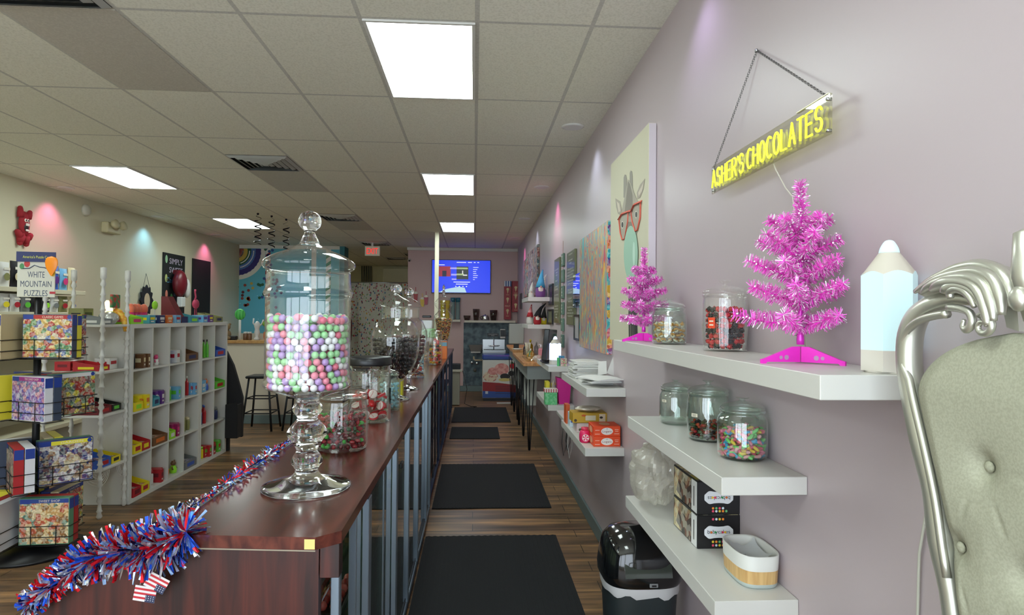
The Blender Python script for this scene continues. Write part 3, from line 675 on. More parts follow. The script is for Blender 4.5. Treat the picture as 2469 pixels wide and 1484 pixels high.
# ---------------------------------------------------------------- lowest near shelf: cake boxes, basket, plastic bag
def cake_box(loc, label, flip):
    t = thing('cake_maker_box', label, 'box', loc, 0, 'two black boxes with white logo'); w, d, h = 0.148, 0.25, 0.112
    m = MB(P((28, 28, 30), 0.35), P((222, 222, 220), 0.4), collage([(190, 180, 60), (60, 58, 50), (150, 140, 110), (214, 200, 150), (70, 50, 40)], 18, seed=4)).box((0, d/2, h/2), (w, d, h), 0.002)
    m.mat(m.mats[1]).box((-w/2-0.0006, 0.03, h/2), (0.001, 0.05, h-0.006)); m.mat(m.mats[2]).box((-w/2-0.0006, 0.15, h/2), (0.001, 0.185, h-0.01))
    m.box((0, d/2, h+0.0004), (w-0.01, d-0.01, 0.0008)); m.mat(m.mats[0]).box((-w/2-0.0012, 0.03, h/2), (0.001, 0.006, h*0.6)); cart_ = m.obj('carton', t)
    u = V((0, 0, -1)) if flip else Z_; r = V((-1, 0, 0)) if flip else X_; y = -0.001; zc = h*0.52 if flip else h*0.50
    m = MB(P((226, 228, 230), 0.4)); m.poly([V((0.050*math.copysign(abs(math.cos(a))**.6, math.cos(a)), y, zc+0.021*math.copysign(abs(math.sin(a))**.6, math.sin(a))*(1+0.12*math.cos(a*6)))) for a in [2*PI*i/40 for i in range(40)]], (0, 0.0008, 0))
    m.mat(P((60, 60, 66), 0.5)); m.text('babycakes', (0, y-0.0006, zc), r, u, 0.078, 0.017)
    for x, c in ((-0.026, (214, 110, 50)), (-0.012, (60, 150, 90)), (0.013, (214, 60, 90)), (0.022, (240, 190, 50))):
        m.mat(P(c, 0.5)).disc(V((0, y-0.001, zc))+r*x, X_, Z_, 0.004, seg=10)
    m.obj('logo_panel', cart_)
    m = MB(P((230, 200, 60))); cl = [(230, 80, 110), (230, 200, 60), (110, 190, 120), (210, 225, 232), (240, 140, 50)]
    for z, n in (((0.012, 5), (0.024, 4), (0.100, 4)) if not flip else ((0.1, 5), (0.012, 5), (0.022, 4))):
        for i in range(n): m.mat(P(cl[(i*3+int(z*900)) % 5], 0.5)).disc((-0.020+i*0.0115, y, z), X_, Z_, 0.0042, seg=10)
    m.obj('coloured_dots', cart_)
cake_box((0.832, 2.07, Z3), 'black cake maker box with white cloud logo, lower of two', False)
cake_box((0.833, 2.073, Z3+0.114), 'black cake maker box with logo upside down, upper of two', True)
BW = m_wood((188, 148, 92), (216, 180, 122), (60, 60, 2), 0.45)
t = thing('oval_basket', 'rounded bamboo and white basket with a paper liner on the lowest shelf', 'basket', (0.838, 1.845, Z3), 0)
def rr_prof(rx, ry, z, n=44, p=3.2):
    return [V((rx*math.copysign(abs(math.cos(a))**(2/p), math.cos(a)), ry*math.copysign(abs(math.sin(a))**(2/p), math.sin(a)), z)) for a in [2*PI*i/n for i in range(n)]]
def rr_wall(m, levels, n=44):
    base = len(levels); vs = []
    for rx, ry, z in levels: vs += rr_prof(rx, ry, z, n)
    m.add(vs, [(j*n+i, j*n+(i+1) % n, (j+1)*n+(i+1) % n, (j+1)*n+i) for j in range(base-1) for i in range(n)], True); return m
m = rr_wall(MB(P((176, 186, 182), 0.4)), [(0.001, 0.001, 0), (0.056, 0.088, 0), (0.060, 0.092, 0.006), (0.060, 0.092, 0.014)]); m.obj('basket_foot', t)
m = rr_wall(MB(BW), [(0.0605, 0.0925, 0.014), (0.062, 0.095, 0.055)]); m.obj('bamboo_band', t)
m = rr_wall(MB(P((218, 218, 212), 0.5)), [(0.0625, 0.0955, 0.052), (0.0645, 0.097, 0.093), (0.062, 0.094, 0.095), (0.0575, 0.089, 0.09), (0.056, 0.087, 0.03), (0.001, 0.001, 0.028)]); m.obj('white_lining', t)
m = MB(P((200, 204, 204), 0.6)); rg = random.Random(4)
m.grid(lambda u, v: ((u-.5)*0.085, (v-.5)*0.13, 0.055+0.022*abs(2*u-1)**2+0.018*abs(2*v-1)**2+rg.uniform(-.004, .004)), 8, 10); m.obj('paper_liner', t)
BAG = m_film((236, 232, 218), 0.5)
def crumple(name, c, sz, label, cat, seed, mat, n=22, amp=0.35, parent=None):
    rg = random.Random(seed); ks = [(V((rg.gauss(0, 1), rg.gauss(0, 1), rg.gauss(0, 1))).normalized(), rg.uniform(-1, .9), rg.uniform(.1, 1)) for _ in range(26)]
    vs = []; fs = []; m = MB(mat)
    for j in range(n+1):
        for i in range(n*2):
            a = PI*(j/n)-PI/2; b = 2*PI*i/(2*n); d = V((math.cos(a)*math.cos(b), math.cos(a)*math.sin(b), math.sin(a)))
            f = 1.0
            for k, q, w in ks: f -= amp*0.16*w*max(0, 1-abs(d.dot(k)-q)*4)
            vs.append((d.x*sz[0]*f, d.y*sz[1]*f, max(-sz[2]*0.8, d.z*sz[2]*f)))
    for j in range(n):
        for i in range(2*n): k = (i+1) % (2*n); fs.append((j*2*n+i, j*2*n+k, (j+1)*2*n+k, (j+1)*2*n+i))
    m.add(vs, fs, False); o = m.obj(name, None, V(c)+V((0, 0, sz[2]*0.8)))
    return tag(o, label, cat) if label else o
o = crumple('plastic_bag', (0.768, 2.55, Z3+0.001), (0.125, 0.20, 0.160), 'crumpled clear plastic bag on the lowest shelf behind the cake boxes', 'bag', 8, BAG, n=30, amp=0.9)
# ---------------------------------------------------------------- trash can
t = thing('trash_can', 'black swing-top trash can with a white liner under the lowest shelf', 'trash can', (0.70, 2.60, 0), 0)
TB = P((38, 46, 48), 0.45); TL = P((14, 16, 18), 0.12, coat=0.6)
m = MB(TB); rr_wall(m, [(0.001, 0.001, 0.0), (0.118, 0.11, 0.0), (0.125, 0.117, 0.01), (0.15, 0.137, 0.50)], 44); m.obj('bin_body', t)
m = rr_wall(MB(P((206, 206, 206), 0.45)), [(0.1525, 0.14, 0.475), (0.156, 0.144, 0.488), (0.157, 0.145, 0.525)], 44)
m.v = [(x, y, z+(0.012*math.sin(x*60)*math.cos(y*45) if z < 0.5 else 0)) for x, y, z in m.v]; m.obj('bin_liner', t)
m = MB(TL); lv = [(0.158, 0.147, 0.515), (0.166, 0.155, 0.53), (0.168, 0.157, 0.56), (0.160, 0.150, 0.62), (0.148, 0.135, 0.67), (0.120, 0.105, 0.705), (0.07, 0.06, 0.722), (0.001, 0.001, 0.725)]
rr_wall(m, lv, 44); swl = m.obj('swing_lid', t)
m = MB(P((60, 66, 60), 0.1, coat=0.5)); m.grid(lambda u, v: ((u-.5)*0.19, -0.150+0.10*v*v-0.012+0.02*(v), 0.565+0.150*v-0.02*v*v), 8, 6); m.obj('flap', swl)
m = MB(P((150, 152, 154), 0.4, 0.4)); m.box((0.02, -0.158, 0.535), (0.034, 0.006, 0.016), 0.002).mat(BLACK).box((0.02, -0.162, 0.535), (0.018, 0.002, 0.006)); m.obj('catch', swl)
m = MB(P((120, 118, 104), 0.5)); m.ball((-0.092, -0.116, 0.60), 0.011, 10); m.obj('button', swl)
# ---------------------------------------------------------------- neon sign
t = thing('neon_sign', 'yellow neon lettering sign on a clear panel hung by a chain', 'neon sign', (0.872, 0, 0))
SY0, SY1, SZ0, SZ1 = 2.240, 1.474, 2.055, 2.157
ac = m_glass((244, 244, 236), 1.6, 0.02)
MB(ac).bb(-0.003, 0.003, SY1, SY0, SZ0, SZ1, 0.001).obj('acrylic_panel', t)
MB(P((236, 232, 200), 0.3)).bb(-0.0045, 0.0045, SY1+0.01, SY1+0.16, SZ1+0.0005, SZ1+0.003).obj('panel_edge', t)
ARC = lambda cx, cy_, rx, ry, a0, a1, n=10: [(cx+rx*math.cos(math.radians(a0+(a1-a0)*i/n)), cy_+ry*math.sin(math.radians(a0+(a1-a0)*i/n))) for i in range(n+1)]
GL = {'A': [[(0, 0), (.5, 1), (1, 0)], [(.2, .34), (.8, .34)]], 'S': [ARC(.5, .74, .46, .26, 20, 230)[:]+ARC(.5, .26, .46, .26, 90, -160)], 'H': [[(0, 0), (0, 1)], [(1, 0), (1, 1)], [(0, .5), (1, .5)]],
      'E': [[(.95, 1), (0, 1), (0, 0), (.95, 0)], [(0, .52), (.8, .52)]], 'R': [[(0, 0), (0, 1), (.55, 1)]+ARC(.55, .76, .42, .24, 90, -90)+[(0, .52)], [(.5, .52), (1, 0)]], "'": [[(.5, 1), (.45, .78)]],
      'C': [ARC(.55, .5, .55, .5, 50, 310, 14)], 'O': [ARC(.5, .5, .52, .5, 0, 360, 18)], 'L': [[(0, 1), (0, 0), (.9, 0)]], 'T': [[(0, 1), (1, 1)], [(.5, 1), (.5, 0)]]}
txt = "ASHER'S CHOCOLATES"; wd_ = {"'": 0.35, ' ': 0.45}; tot = sum(wd_.get(c, 1.28) for c in txt); cw = (SY0-SY1-0.035)/tot; x = SY0-0.02; NEON = P((226, 232, 60), 0.4, emit=.75)
for ch in txt:
    w = wd_.get(ch, 1.28)*cw
    if ch in GL:
        m = MB(NEON); lw = w*0.70 if ch != "'" else w
        for st in GL[ch]:
            pts = []
            for i, (u, v) in enumerate(st):
                if i and math.dist(st[i-1], (u, v)) < 1e-6: continue
                pts.append((-0.011, x-w*0.12-u*lw, SZ0+0.018+v*0.061))
            m.tube(pts, 0.0034, 7)
        m.obj('neon_letter', t)
    x -= w
nail = atX(1825, 122, 0.90); nl = V((nail.x-0.872, nail.y, nail.z))
def chain(p0, p1, parent, n=60):
    m = MB(P((120, 120, 118), 0.3, 0.9)); p0, p1 = V(p0), V(p1); d = (p1-p0)/n
    for i in range(n):
        a = p0+d*i; s = V((1, 0, 0)) if i % 2 else d.normalized().cross(X_); s = s*0.003; e = a+d*1.25
        m.tube([a-s*.3, a+s, e+s, e+s*.3, e-s, a-s], 0.0007, 4, True)
    m.obj('chain', parent)
chain((0, SY0-0.012, SZ1-0.008), nl, t); chain((0, SY1+0.012, SZ1-0.008), nl, t, 54)
m = MB(STEEL)
m.lathe([(0.0001, 0.04), (0.006, 0.04), (0.006, 0.034), (0.0022, 0.034), (0.0022, 0.0)], nl-V((-0.035, 0, 0)), 10, R=Matrix.Rotation(-PI/2, 3, 'Y')); m.obj('nail', t)
m = MB(STEEL)
for y, z in ((SY0-0.012, SZ0+0.012), (SY1+0.012, SZ0+0.012), (SY0-0.012, SZ1-0.012), (SY1+0.012, SZ1-0.012)): m.lathe([(0.0001, -0.006), (0.0045, -0.006), (0.0045, 0.006), (0.0001, 0.006)], (0, y, z), 12, R=Matrix.Rotation(PI/2, 3, 'Y'))
m.obj('standoff', t)
a, b_ = atX(1868, 388, 0.885), atX(1912, 475, 0.893)
MB(P((206, 200, 190), 0.4)).tube([(a.x-0.872-0.006, a.y, SZ0+0.01), (0.012, a.y-0.01, a.z-0.03), (0.018, (a.y+b_.y)/2-0.01, (a.z+b_.z)/2-0.03), (0.02, b_.y, b_.z), (0.02, b_.y-0.03, 1.8), (0.024, b_.y-0.06, Z1+0.03)], 0.0022, 6).obj('cable', t)
# ---------------------------------------------------------------- canvases
t = thing('giraffe_canvas', 'tall canvas of a giraffe in coral glasses blowing a mint bubble', 'canvas picture')
CR = P((204, 200, 176), 0.6); m = MB(CR, P((214, 206, 212), 0.5)); gx = 0.866; y0, y1 = 3.07, 3.94
m.bb(gx, XR-0.002, y0, y1, 1.455, 2.58, 0.002); m.mat(m.mats[1]).box(((gx+XR)/2, y0-0.0006, (1.455+2.58)/2), (XR-gx-0.004, 0.001, 1.12)); m.obj('stretched_canvas', t)
def g(x, y, k=0): p = atX(1470+x/3.093, 380+y/3.093, gx-0.001-0.0008*k); return p
def gpoly(m, pts, c, k): m.mat(P(c, 0.6)).poly([g(x, y, k) for x, y in pts], (0.0006, 0, 0))
m = MB(P((150, 145, 134), 0.6))
gpoly(m, [(138, 960), (200, 960), (206, 1384), (142, 1384)], (196, 190, 172), 0)
for q in range(5):
    xx = 142+q*13; gpoly(m, [(xx, 965+q*20), (xx+7, 960), (xx+10+q, 1384), (xx+1, 1384), (xx-2, 1180)], (50, 52, 52), 1)
m.obj('giraffe_neck', t); m = MB(P((150, 145, 134), 0.6))
gpoly(m, [(103, 300), (104, 150), (112, 127), (122, 130), (128, 160), (124, 300)], (150, 146, 136), 1); gpoly(m, [(148, 290), (149, 115), (156, 97), (166, 104), (170, 140), (172, 300)], (150, 146, 136), 1)
gpoly(m, [(42, 305), (78, 328), (90, 390), (78, 430), (62, 420), (48, 370)], (168, 160, 146), 1); gpoly(m, [(52, 325), (72, 345), (80, 400), (66, 410)], (206, 196, 180), 2)
gpoly(m, [(262, 158), (250, 240), (226, 300), (205, 310), (203, 262), (225, 205)], (168, 160, 146), 1); gpoly(m, [(254, 185), (240, 250), (216, 290), (212, 262)], (206, 196, 180), 2)
gpoly(m, [(88, 600), (78, 480), (92, 385), (110, 300), (135, 165), (150, 175), (195, 300), (218, 340), (222, 430), (198, 580), (160, 620), (120, 620)], (168, 162, 148), 2)
gpoly(m, [(112, 400), (128, 260), (138, 180), (150, 200), (168, 280), (172, 400), (150, 440)], (134, 128, 118), 3)
gpoly(m, [(120, 520), (135, 480), (165, 480), (185, 530), (150, 560)], (130, 124, 112), 3)
for ex, ey in ((94, 502), (197, 426)):
    m.mat(P((226, 222, 210))).poly([g(ex+9*math.cos(a), ey+28*math.sin(a), 3.5) for a in [2*PI*i/14 for i in range(14)]], (0.0005, 0, 0))
    m.mat(P((30, 32, 30))).poly([g(ex+7*math.cos(a), ey+22*math.sin(a), 4.3) for a in [2*PI*i/14 for i in range(14)]], (0.0005, 0, 0))
m.obj('giraffe', t)
m = MB(P((220, 106, 88), 0.5))
for pl in ([(68, 460), (90, 425), (138, 402), (134, 480), (112, 606), (92, 612), (78, 560)], [(158, 402), (182, 352), (230, 328), (226, 450), (206, 540), (190, 550), (168, 480)]): m.tube([g(x, y, 5) for x, y in pl], 0.0045, 6, True)
for pl in ([(64, 460), (88, 420), (140, 400), (160, 398), (180, 350), (234, 326)],): m.tube([g(x, y, 6) for x, y in pl], 0.010, 6, flat=0.3)
m.obj('painted_glasses', t)
m = MB(P((160, 198, 176), 0.5)); m.poly([g(157+52*math.cos(a), 715+205*math.sin(a), 6) for a in [2*PI*i/40 for i in range(40)]], (0.0006, 0, 0)); m.mat(P((192, 222, 206), 0.5)).poly([g(180+9*math.cos(a), 720+90*math.sin(a), 7) for a in [2*PI*i/24 for i in range(24)]], (0.0005, 0, 0)); m.obj('painted_bubble', t)
t = thing('abstract_canvas', 'canvas of rainbow coloured vertical paint streaks beside the giraffe', 'canvas picture')
m = MB(m_streaks(), collage([(60, 200, 210), (240, 190, 60), (230, 110, 60), (120, 60, 150), (50, 100, 190), (220, 90, 130), (60, 200, 210)], 22, seed=9, stretch=(1, 1, 1))); m.bb(0.869, XR-0.002, 4.05, 5.12, 1.352, 2.236, 0.002)
m.obj('painted_front', t); MB(m.mats[1]).box(((0.869+XR)/2, 4.0485, 1.794), (XR-0.869-0.004, 0.003, 0.88)).obj('painted_edge', t)
# ================================================================ things farther along the right wall
PAPER = P((222, 222, 218), 0.6)
def bag_stack(x, y, z, n, label, group, seed, sx=0.19, sy=0.26, dz=0.0078, rz=0.0, warp=0.011):
    rg = random.Random(seed)
    for i in range(n):
        m = MB(PAPER); ph = rg.random()*6; 
        def top(u, v): return ((u-.5)*sx, (v-.5)*sy, 0.0035+warp*(math.sin(u*5+ph)*v+1)*0.25)
        m.grid(top, 6, 6); m.grid(lambda u, v: ((u-.5)*sx, (v-.5)*sy, 0.0), 6, 6, flip=True)
        for e in range(4):
            if e < 2: m.grid(lambda u, v: ((e-.5)*sx, (u-.5)*sy, top(e, u)[2]*v), 6, 1)
            else: m.grid(lambda u, v: ((u-.5)*sx, (e-2.5)*sy, top(u, e-2)[2]*v), 6, 1)
        o = m.obj('paper_bag', None, (x+rg.uniform(-.008, .008), y+rg.uniform(-.02, .02), z+i*dz), rz+rg.uniform(-.12, .12)); tag(o, label, 'paper bag', group)
bag_stack(0.785, 4.38, ZP+0.0005, 15, 'flat white paper bag in the tall stack on the shelf below the streaked canvas', 'stacked white paper bags', 3)
bag_stack(0.775, 3.95, ZP+0.0005, 5, 'flat white paper bag in the low stack at the near shelf end', 'low stack of white paper bags', seed=4, sy=0.3, sx=0.17) if 0 else None
rg = random.Random(12)
for i, (y, z, h) in enumerate(((4.02, 0.0, 0.0), (3.90, 0.021, 0.0), (3.83, 0.042, 0.0))):
    m = MB(PAPER); ph = i*1.7
    f = lambda u, v: ((u-.5)*0.2, (v-.5)*0.26, 0.006+0.013*math.sin(PI*u)*(0.3+.7*abs(math.sin(2.2*v+ph)))+0.003*math.sin(9*v+ph))
    m.grid(f, 10, 8); m.grid(lambda u, v: ((u-.5)*0.2, (v-.5)*0.26, 0.0), 4, 4, flip=True)
    for e in (0, 1): m.grid(lambda u, v: ((e-.5)*0.2, (u-.5)*0.26, f(e, u)[2]*v), 8, 1); m.grid(lambda u, v: ((u-.5)*0.2, (e-.5)*0.26, f(u, e)[2]*v), 10, 1)
    tag(m.obj('paper_bag', None, (0.79, y, ZP+0.001+z), (-.1, .15, .35)[i]), ('puffed white paper bag, bottom of the loose pile', 'puffed white paper bag, middle of the loose pile', 'puffed white paper bag, topmost of the loose pile')[i], 'paper bag', 'loose white paper bags')
def sheet(pts, label): tag(MB(PAPER).poly(pts, (0.002, 0.001, 0)).obj('paper_bag'), label, 'paper bag')
q = lambda x, y, Y: atY(x, y, Y)
sheet([q(1441, 906, 4.1), q(1443, 872, 4.12), q(1462, 871, 4.12), q(1463, 902, 4.1)], 'upright square white paper bag behind the loose pile')
sheet([q(1463, 900, 3.99), q(1479, 858, 4.02), q(1493, 874, 4.05), q(1483, 908, 4.0)], 'upright tilted white paper bag leaning by the wall')
# boxes on the lower shelf
def printed_box(loc, size, col, label, name='carton', cat='box', rz=0.0, bands=(), group=None, b=0.002, mat=None):
    t = thing(name, label, cat, loc, rz, group); w, d, h = size; m = MB(mat or P(col, 0.45)); m.box((0, 0, h/2), (w, d, h), b)
    for k in bands: k(m, w, d, h)
    m.obj('box_body', t); return t
ORG = (232, 78, 30)
def logan(m, w, d, h):
    y = -d/2-0.0006
    m.mat(P((236, 232, 226), 0.5)).disc((0, y, h*.5), X_, Z_, w*0.22, h*0.36, 24); m.mat(P((150, 60, 60), 0.5)).text('Logans', (0, y-0.0006, h*.46), X_, Z_, w*0.34, h*0.28)
    m.mat(P((60, 60, 90), 0.5)).text('M', (0, y-0.0006, h*.73), X_, Z_, w*0.05, h*0.1)
    m.mat(P((246, 200, 180), 0.5))
    for x, z, l in ((-.36, .6, .16), (-.36, .22, .18), (.36, .66, .14), (.36, .5, .12), (.36, .25, .18)): m.box((w*x, y, h*z), (w*l, 0.001, h*0.05))
    m.mat(P((226, 170, 130), 0.5)).disc((0, 0, h+0.0008), X_, Y_, w*.2, d*.3); m.disc((-w/2-0.0008, 0, h*.5), Y_, Z_, d*.3, h*.33)
printed_box((0.81, 3.83, ZO), (0.165, 0.17, 0.061), ORG, 'orange box with white oval logo, lower of the stacked two', bands=[logan], group='two stacked orange boxes')
printed_box((0.811, 3.835, ZO+0.0615), (0.165, 0.17, 0.061), ORG, 'orange box with white oval logo, upper of the stacked two', bands=[logan], group='two stacked orange boxes')
t = thing('tape_dispenser', 'small pink round candy-shaped container beside the orange boxes', 'container', (0.697, 3.88, ZO))
PKB = P((226, 40, 100), 0.35)
MB(PKB).lathe(seg_loft([(0.026, 0), (0.033, 0.012), (0.034, 0.05), (0.026, 0.075)], 2), seg=20).obj('container_body', t); MB(P((214, 60, 90), 0.3)).lathe([(0.022, 0.075), (0.022, 0.095), (0.0001, 0.095)], seg=20).obj('cap', t)
m = MB(P((236, 226, 226), 0.4)).disc((0, -0.0355, 0.034), X_, Z_, 0.022, seg=20).mat(PKB)
for k in range(5): a = k*2*PI/5; m.poly([(0, -0.0365, 0.034), (0.02*math.cos(a), -0.0365, 0.034+0.02*math.sin(a)), (0.02*math.cos(a+.6), -0.0365, 0.034+0.02*math.sin(a+.6))])
m.obj('swirl_badge', t)
def gold(m, w, d, h):
    y = -d/2-0.0006; m.mat(P((236, 228, 200), 0.4)).box((w*.02, y, h*.5), (w*.3, 0.001, h*.5)); m.mat(P((200, 90, 40), 0.4)).disc((-w*.18, y-0.0005, h*.75), X_, Z_, w*.07, h*.1)
    m.mat(P((70, 60, 40), 0.4)).disc((-w*.42, y, h*.25), X_, Z_, h*.15); m.mat(P((232, 214, 190), 0.4)).box((w*.36, y, h*.5), (w*.18, 0.001, h*.8)); m.mat(P((60, 50, 40))).disc((w*.33, y-0.001, h*.55), X_, Z_, w*.05, h*.12)
printed_box((0.79, 4.28, ZO+0.066), (0.235, 0.16, 0.066), (200, 160, 50), 'long gold yellow box with torn open top', bands=[gold])
crumple('foil_liner', (0.79, 4.28, ZO+0.134), (0.10, 0.06, 0.022), 'torn silvery liner sticking out of the gold box', 'liner', 3, P((206, 196, 180), 0.3, 0.2), 12)
def pale(m, w, d, h): m.mat(P((170, 130, 130))).text('90', (0.02, -d/2-0.001, h*.62), X_, Z_, w*.3, h*.28); m.mat(P((90, 90, 60))).disc((-w*.38, -d/2-0.001, h*.3), X_, Z_, h*.15)
printed_box((0.80, 4.28, ZO), (0.2, 0.15, 0.063), (216, 196, 196), 'pale pink carton under the gold box', bands=[pale])
printed_box((0.70, 4.46, ZO), (0.03, 0.1, 0.10), (206, 222, 234), 'small white and blue carton beside the gold box', bands=[lambda m, w, d, h: m.mat(P((60, 90, 190))).disc((0, -d/2-0.001, h*.4), X_, Z_, 0.009)])
printed_box((0.692, 4.60, ZO), (0.03, 0.1, 0.14), (206, 90, 40), 'slim orange-red carton standing behind the gold box')
t = thing('power_strip', 'white power strip with black plugs and hanging cables under the shelf', 'power strip', (0.705, 4.80, ZO-0.06))
MB(WHITE).box((0.03, 0.16, 0.05), (0.09, 0.42, 0.03), 0.004).obj('strip_body', t); MB(BLACK).box((0.0, 0.08, 0.022), (0.03, 0.04, 0.026), 0.004).obj('plug', t); MB(BLACK).box((0.045, 0.06, 0.022), (0.03, 0.05, 0.026), 0.004).obj('plug', t)
for k, (x, c, l) in enumerate(((0.0, (30, 30, 32), .24), (0.03, (30, 30, 32), .2), (0.045, (190, 190, 186), .26))):
    MB(P(c, 0.4)).tube([(x, 0.05, 0.01), (x-.015, 0.04, -l*.6), (x, 0.04, -l), (x+.02, 0.045, -l*.7), (x+.03, 0.06, 0.01)], 0.003, 6).obj('cable', t)
# shelf with pink bag and green box
t = thing('gift_bag', 'magenta pink gift bag on the shelf below the monitor', 'gift bag', (0.826, 5.70, 0.80))
m = MB(P((206, 30, 140), 0.45)); m.add([(-.048, -.05, 0), (.048, -.05, 0), (.048, .05, 0), (-.048, .05, 0), (-.072, -.062, .245), (.06, -.06, .21), (.06, .06, .21), (-.072, .06, .245)], [(0, 1, 5, 4), (1, 2, 6, 5), (2, 3, 7, 6), (3, 0, 4, 7), (3, 2, 1, 0), (4, 5, 6, 7)]); m.obj('bag_body', t)
MB(P((30, 20, 28), 0.5)).add([(.0485, -.045, 0), (.0485, .045, 0), (.0605, .055, .205), (.0605, -.055, .205)], [(0, 1, 2, 3)]).obj('side_gusset', t)
t = thing('popcorn_box', 'green box with red and white striped rim on the shelf below the monitor', 'box', (0.700, 5.66, 0.80))
MB(m_speckle((90, 190, 120), (130, 206, 150), 40)).box((0, 0, .055), (.11, .10, .11), .002).obj('box_body', t)
m = MB(P((226, 220, 210), 0.5), P((190, 60, 80), 0.5)); m.box((0, 0, .127), (.118, .108, .032), .002); m.mat(m.mats[1])
for k in range(-2, 3): m.box((k*.022, -.0546, .127), (.009, .001, .03)); m.box((-.0595, k*.02, .127), (.001, .009, .03))
m.obj('striped_rim', t)
printed_box((0.688, 5.83, 0.80), (0.035, 0.13, 0.19), (226, 214, 50), 'tall yellow carton with black lettering behind the green box', bands=[lambda m, w, d, h: m.mat(P((40, 40, 40))).text('SALE', (-w/2-.001, 0, h*.5), (0, 0, 1), (0, 1, 0), h*.6, .02), lambda m, w, d, h: m.mat(P((50, 100, 190))).box((0, -d/2-.0006, h*.62), (w*.7, .001, h*.2))])
printed_box((0.765, 5.86, 0.80), (0.07, 0.05, 0.17), (222, 196, 60), 'yellow carton with blue panel behind the striped box', bands=[lambda m, w, d, h: m.mat(P((60, 110, 190))).box((0, -d/2-.0006, h*.75), (w*.6, .001, h*.3))])
crumple('clear_bag', (0.74, 5.76, 0.80), (.022, .022, .12), 'clear plastic bag standing behind the green striped box', 'bag', 5, BAG, 12)
# shelf with monitor, lamp, small boxes
t = thing('monitor', 'black upright touch monitor seen edge-on beside the pencil lamp', 'monitor', (0.735, 6.02, 1.15), 0)
MB(BLACK).box((-.035, 0, .012), (.10, .22, .014), .004).obj('base', t); MB(P((22, 24, 30), 0.15)).box((-.005, 0, .175), (.052, .34, .30), .006, R=Matrix.Rotation(.10, 3, 'Y') @ Matrix.Rotation(-.35, 3, 'Z')).obj('screen', t)
MB(P((120, 130, 190), 0.15, 0.3)).box((-.05, -.135, .175), (.012, .012, .27), .002, R=Matrix.Rotation(.10, 3, 'Y') @ Matrix.Rotation(-.35, 3, 'Z')).obj('bezel_edge', t)
printed_box((0.80, 5.67, 1.15), (.052, .012, .09), (70, 140, 180), 'small blue card standing in front of the pencil lamp', name='card_box', bands=[lambda m, w, d, h: m.mat(P((30, 40, 50))).box((0, -d/2-.0006, h*.7), (.006, .001, h*.3))])
printed_box((0.765, 5.635, 1.15), (.022, .02, .075), (90, 190, 120), 'small green carton beside the patterned box', name='card_box')
printed_box((0.812, 5.62, 1.15), (.058, .04, .07), (220, 160, 160), 'small pink and green patterned box at the shelf edge', mat=collage([(226, 120, 130), (200, 210, 150), (230, 190, 190), (120, 190, 130), (236, 220, 210)], 90), name='card_box')
# butcher block desks
BB = m_wood((176, 116, 60), (214, 160, 96), (30, 4, 30), 0.35)
def desk(y0, y1, x0, z, label):
    t = thing('bar_desk', label, 'desk', (0, 0, 0)); MB(BB).bb(x0, XR-.004, y0, y1, z-.04, z, .003).obj('desk_top', t)
    MB(P((150, 158, 156), 0.5)).bb(x0+.05, XR-.006, y0+.06, y1-.05, z-.20, z-.0405, .003).obj('apron', t)
    for (x, y) in ((x0+.09, y0+.13), (x0+.09, y1-.2), (x0+.09, (y0+y1)/2)):
        m = MB(P((24, 24, 26), 0.4, .4)); 
        for s_ in (-1, 1): m.tube([(x+s_*.05, y, z-.2005), (x+s_*.008, y+.01, .012), (x, y+.012, .005)], .007, 7)
        m.tube([(x, y+.06, z-.2005), (x, y+.014, .006)], .007, 7); m.obj('hairpin_leg', t)
    return t
desk(7.25, 9.3, .575, 1.055, 'wooden topped bar desk with grey apron and black hairpin legs')
desk(9.42, 11.3, .585, 1.08, 'farther wooden topped bar desk behind the first')
t = thing('till_monitor', 'grey square back of a till screen on the far desk', 'monitor', (0.66, 9.75, 1.081))
MB(P((150, 150, 142), 0.35, .3)).box((0, 0, .24), (.24, .05, .32), .01).obj('screen', t); MB(DARK).box((0, .03, .04), (.08, .08, .08), .004).obj('stand', t)
t = thing('straw_holder', 'clear holder of pale paper straws on the bar desk', 'holder', (0.70, 8.1, 1.055))
MB(GLASS).lathe([(0.045, 0), (.05, .12), (.047, .12), (.042, .004), (.0001, .004)], seg=20).obj('cup', t); rg = random.Random(2); m = MB(P((224, 214, 190), .6))
for k in range(14): a = rg.random()*6.3; m.cyl((math.cos(a)*.02, math.sin(a)*.02, .006), (math.cos(a)*.036, math.sin(a)*.036, .20), .004, seg=6)
m.obj('straws', t)
def bottle(loc, r, h, col, cap, label, glass=False, cat='bottle', name='bottle', group=None, rz=0):
    t = thing(name, label, cat, loc, rz, group); m = MB(P(col, .25) if not glass else m_glass(col, 1.2))
    m.lathe(seg_loft([(r*.9, 0), (r, h*.04), (r, h*.6), (r*.85, h*.7), (r*.35, h*.8), (r*.33, h*.9)], 2), seg=14).obj('bottle_body', t); MB(P(cap, .3)).lathe([(r*.4, h*.88), (r*.4, h), (.0001, h)], seg=12).obj('cap', t); return t
bottle((.76, 8.4, 1.055), .035, .23, (214, 196, 60), (220, 200, 50), 'clear squeeze bottle with yellow cap on the bar desk', True)
bottle((.82, 8.2, 1.055), .03, .21, (200, 206, 210), (200, 200, 200), 'clear bottle behind the straw holder', True)
t = thing('pump_bottle', 'pink hand soap pump bottle on the bar desk near the wall', 'bottle', (.80, 7.45, 1.055))
MB(P((216, 140, 150), .3)).box((0, 0, .08), (.06, .05, .16), .012).obj('bottle_body', t); MB(BLACK).box((0, -.001, .02), (.061, .051, .038), .004).obj('label_band', t); MB(P((220, 220, 226), .3)).cyl((0, 0, .16), (0, 0, .2), .009).box((-.012, 0, .205), (.035, .012, .01), .002).obj('pump', t)
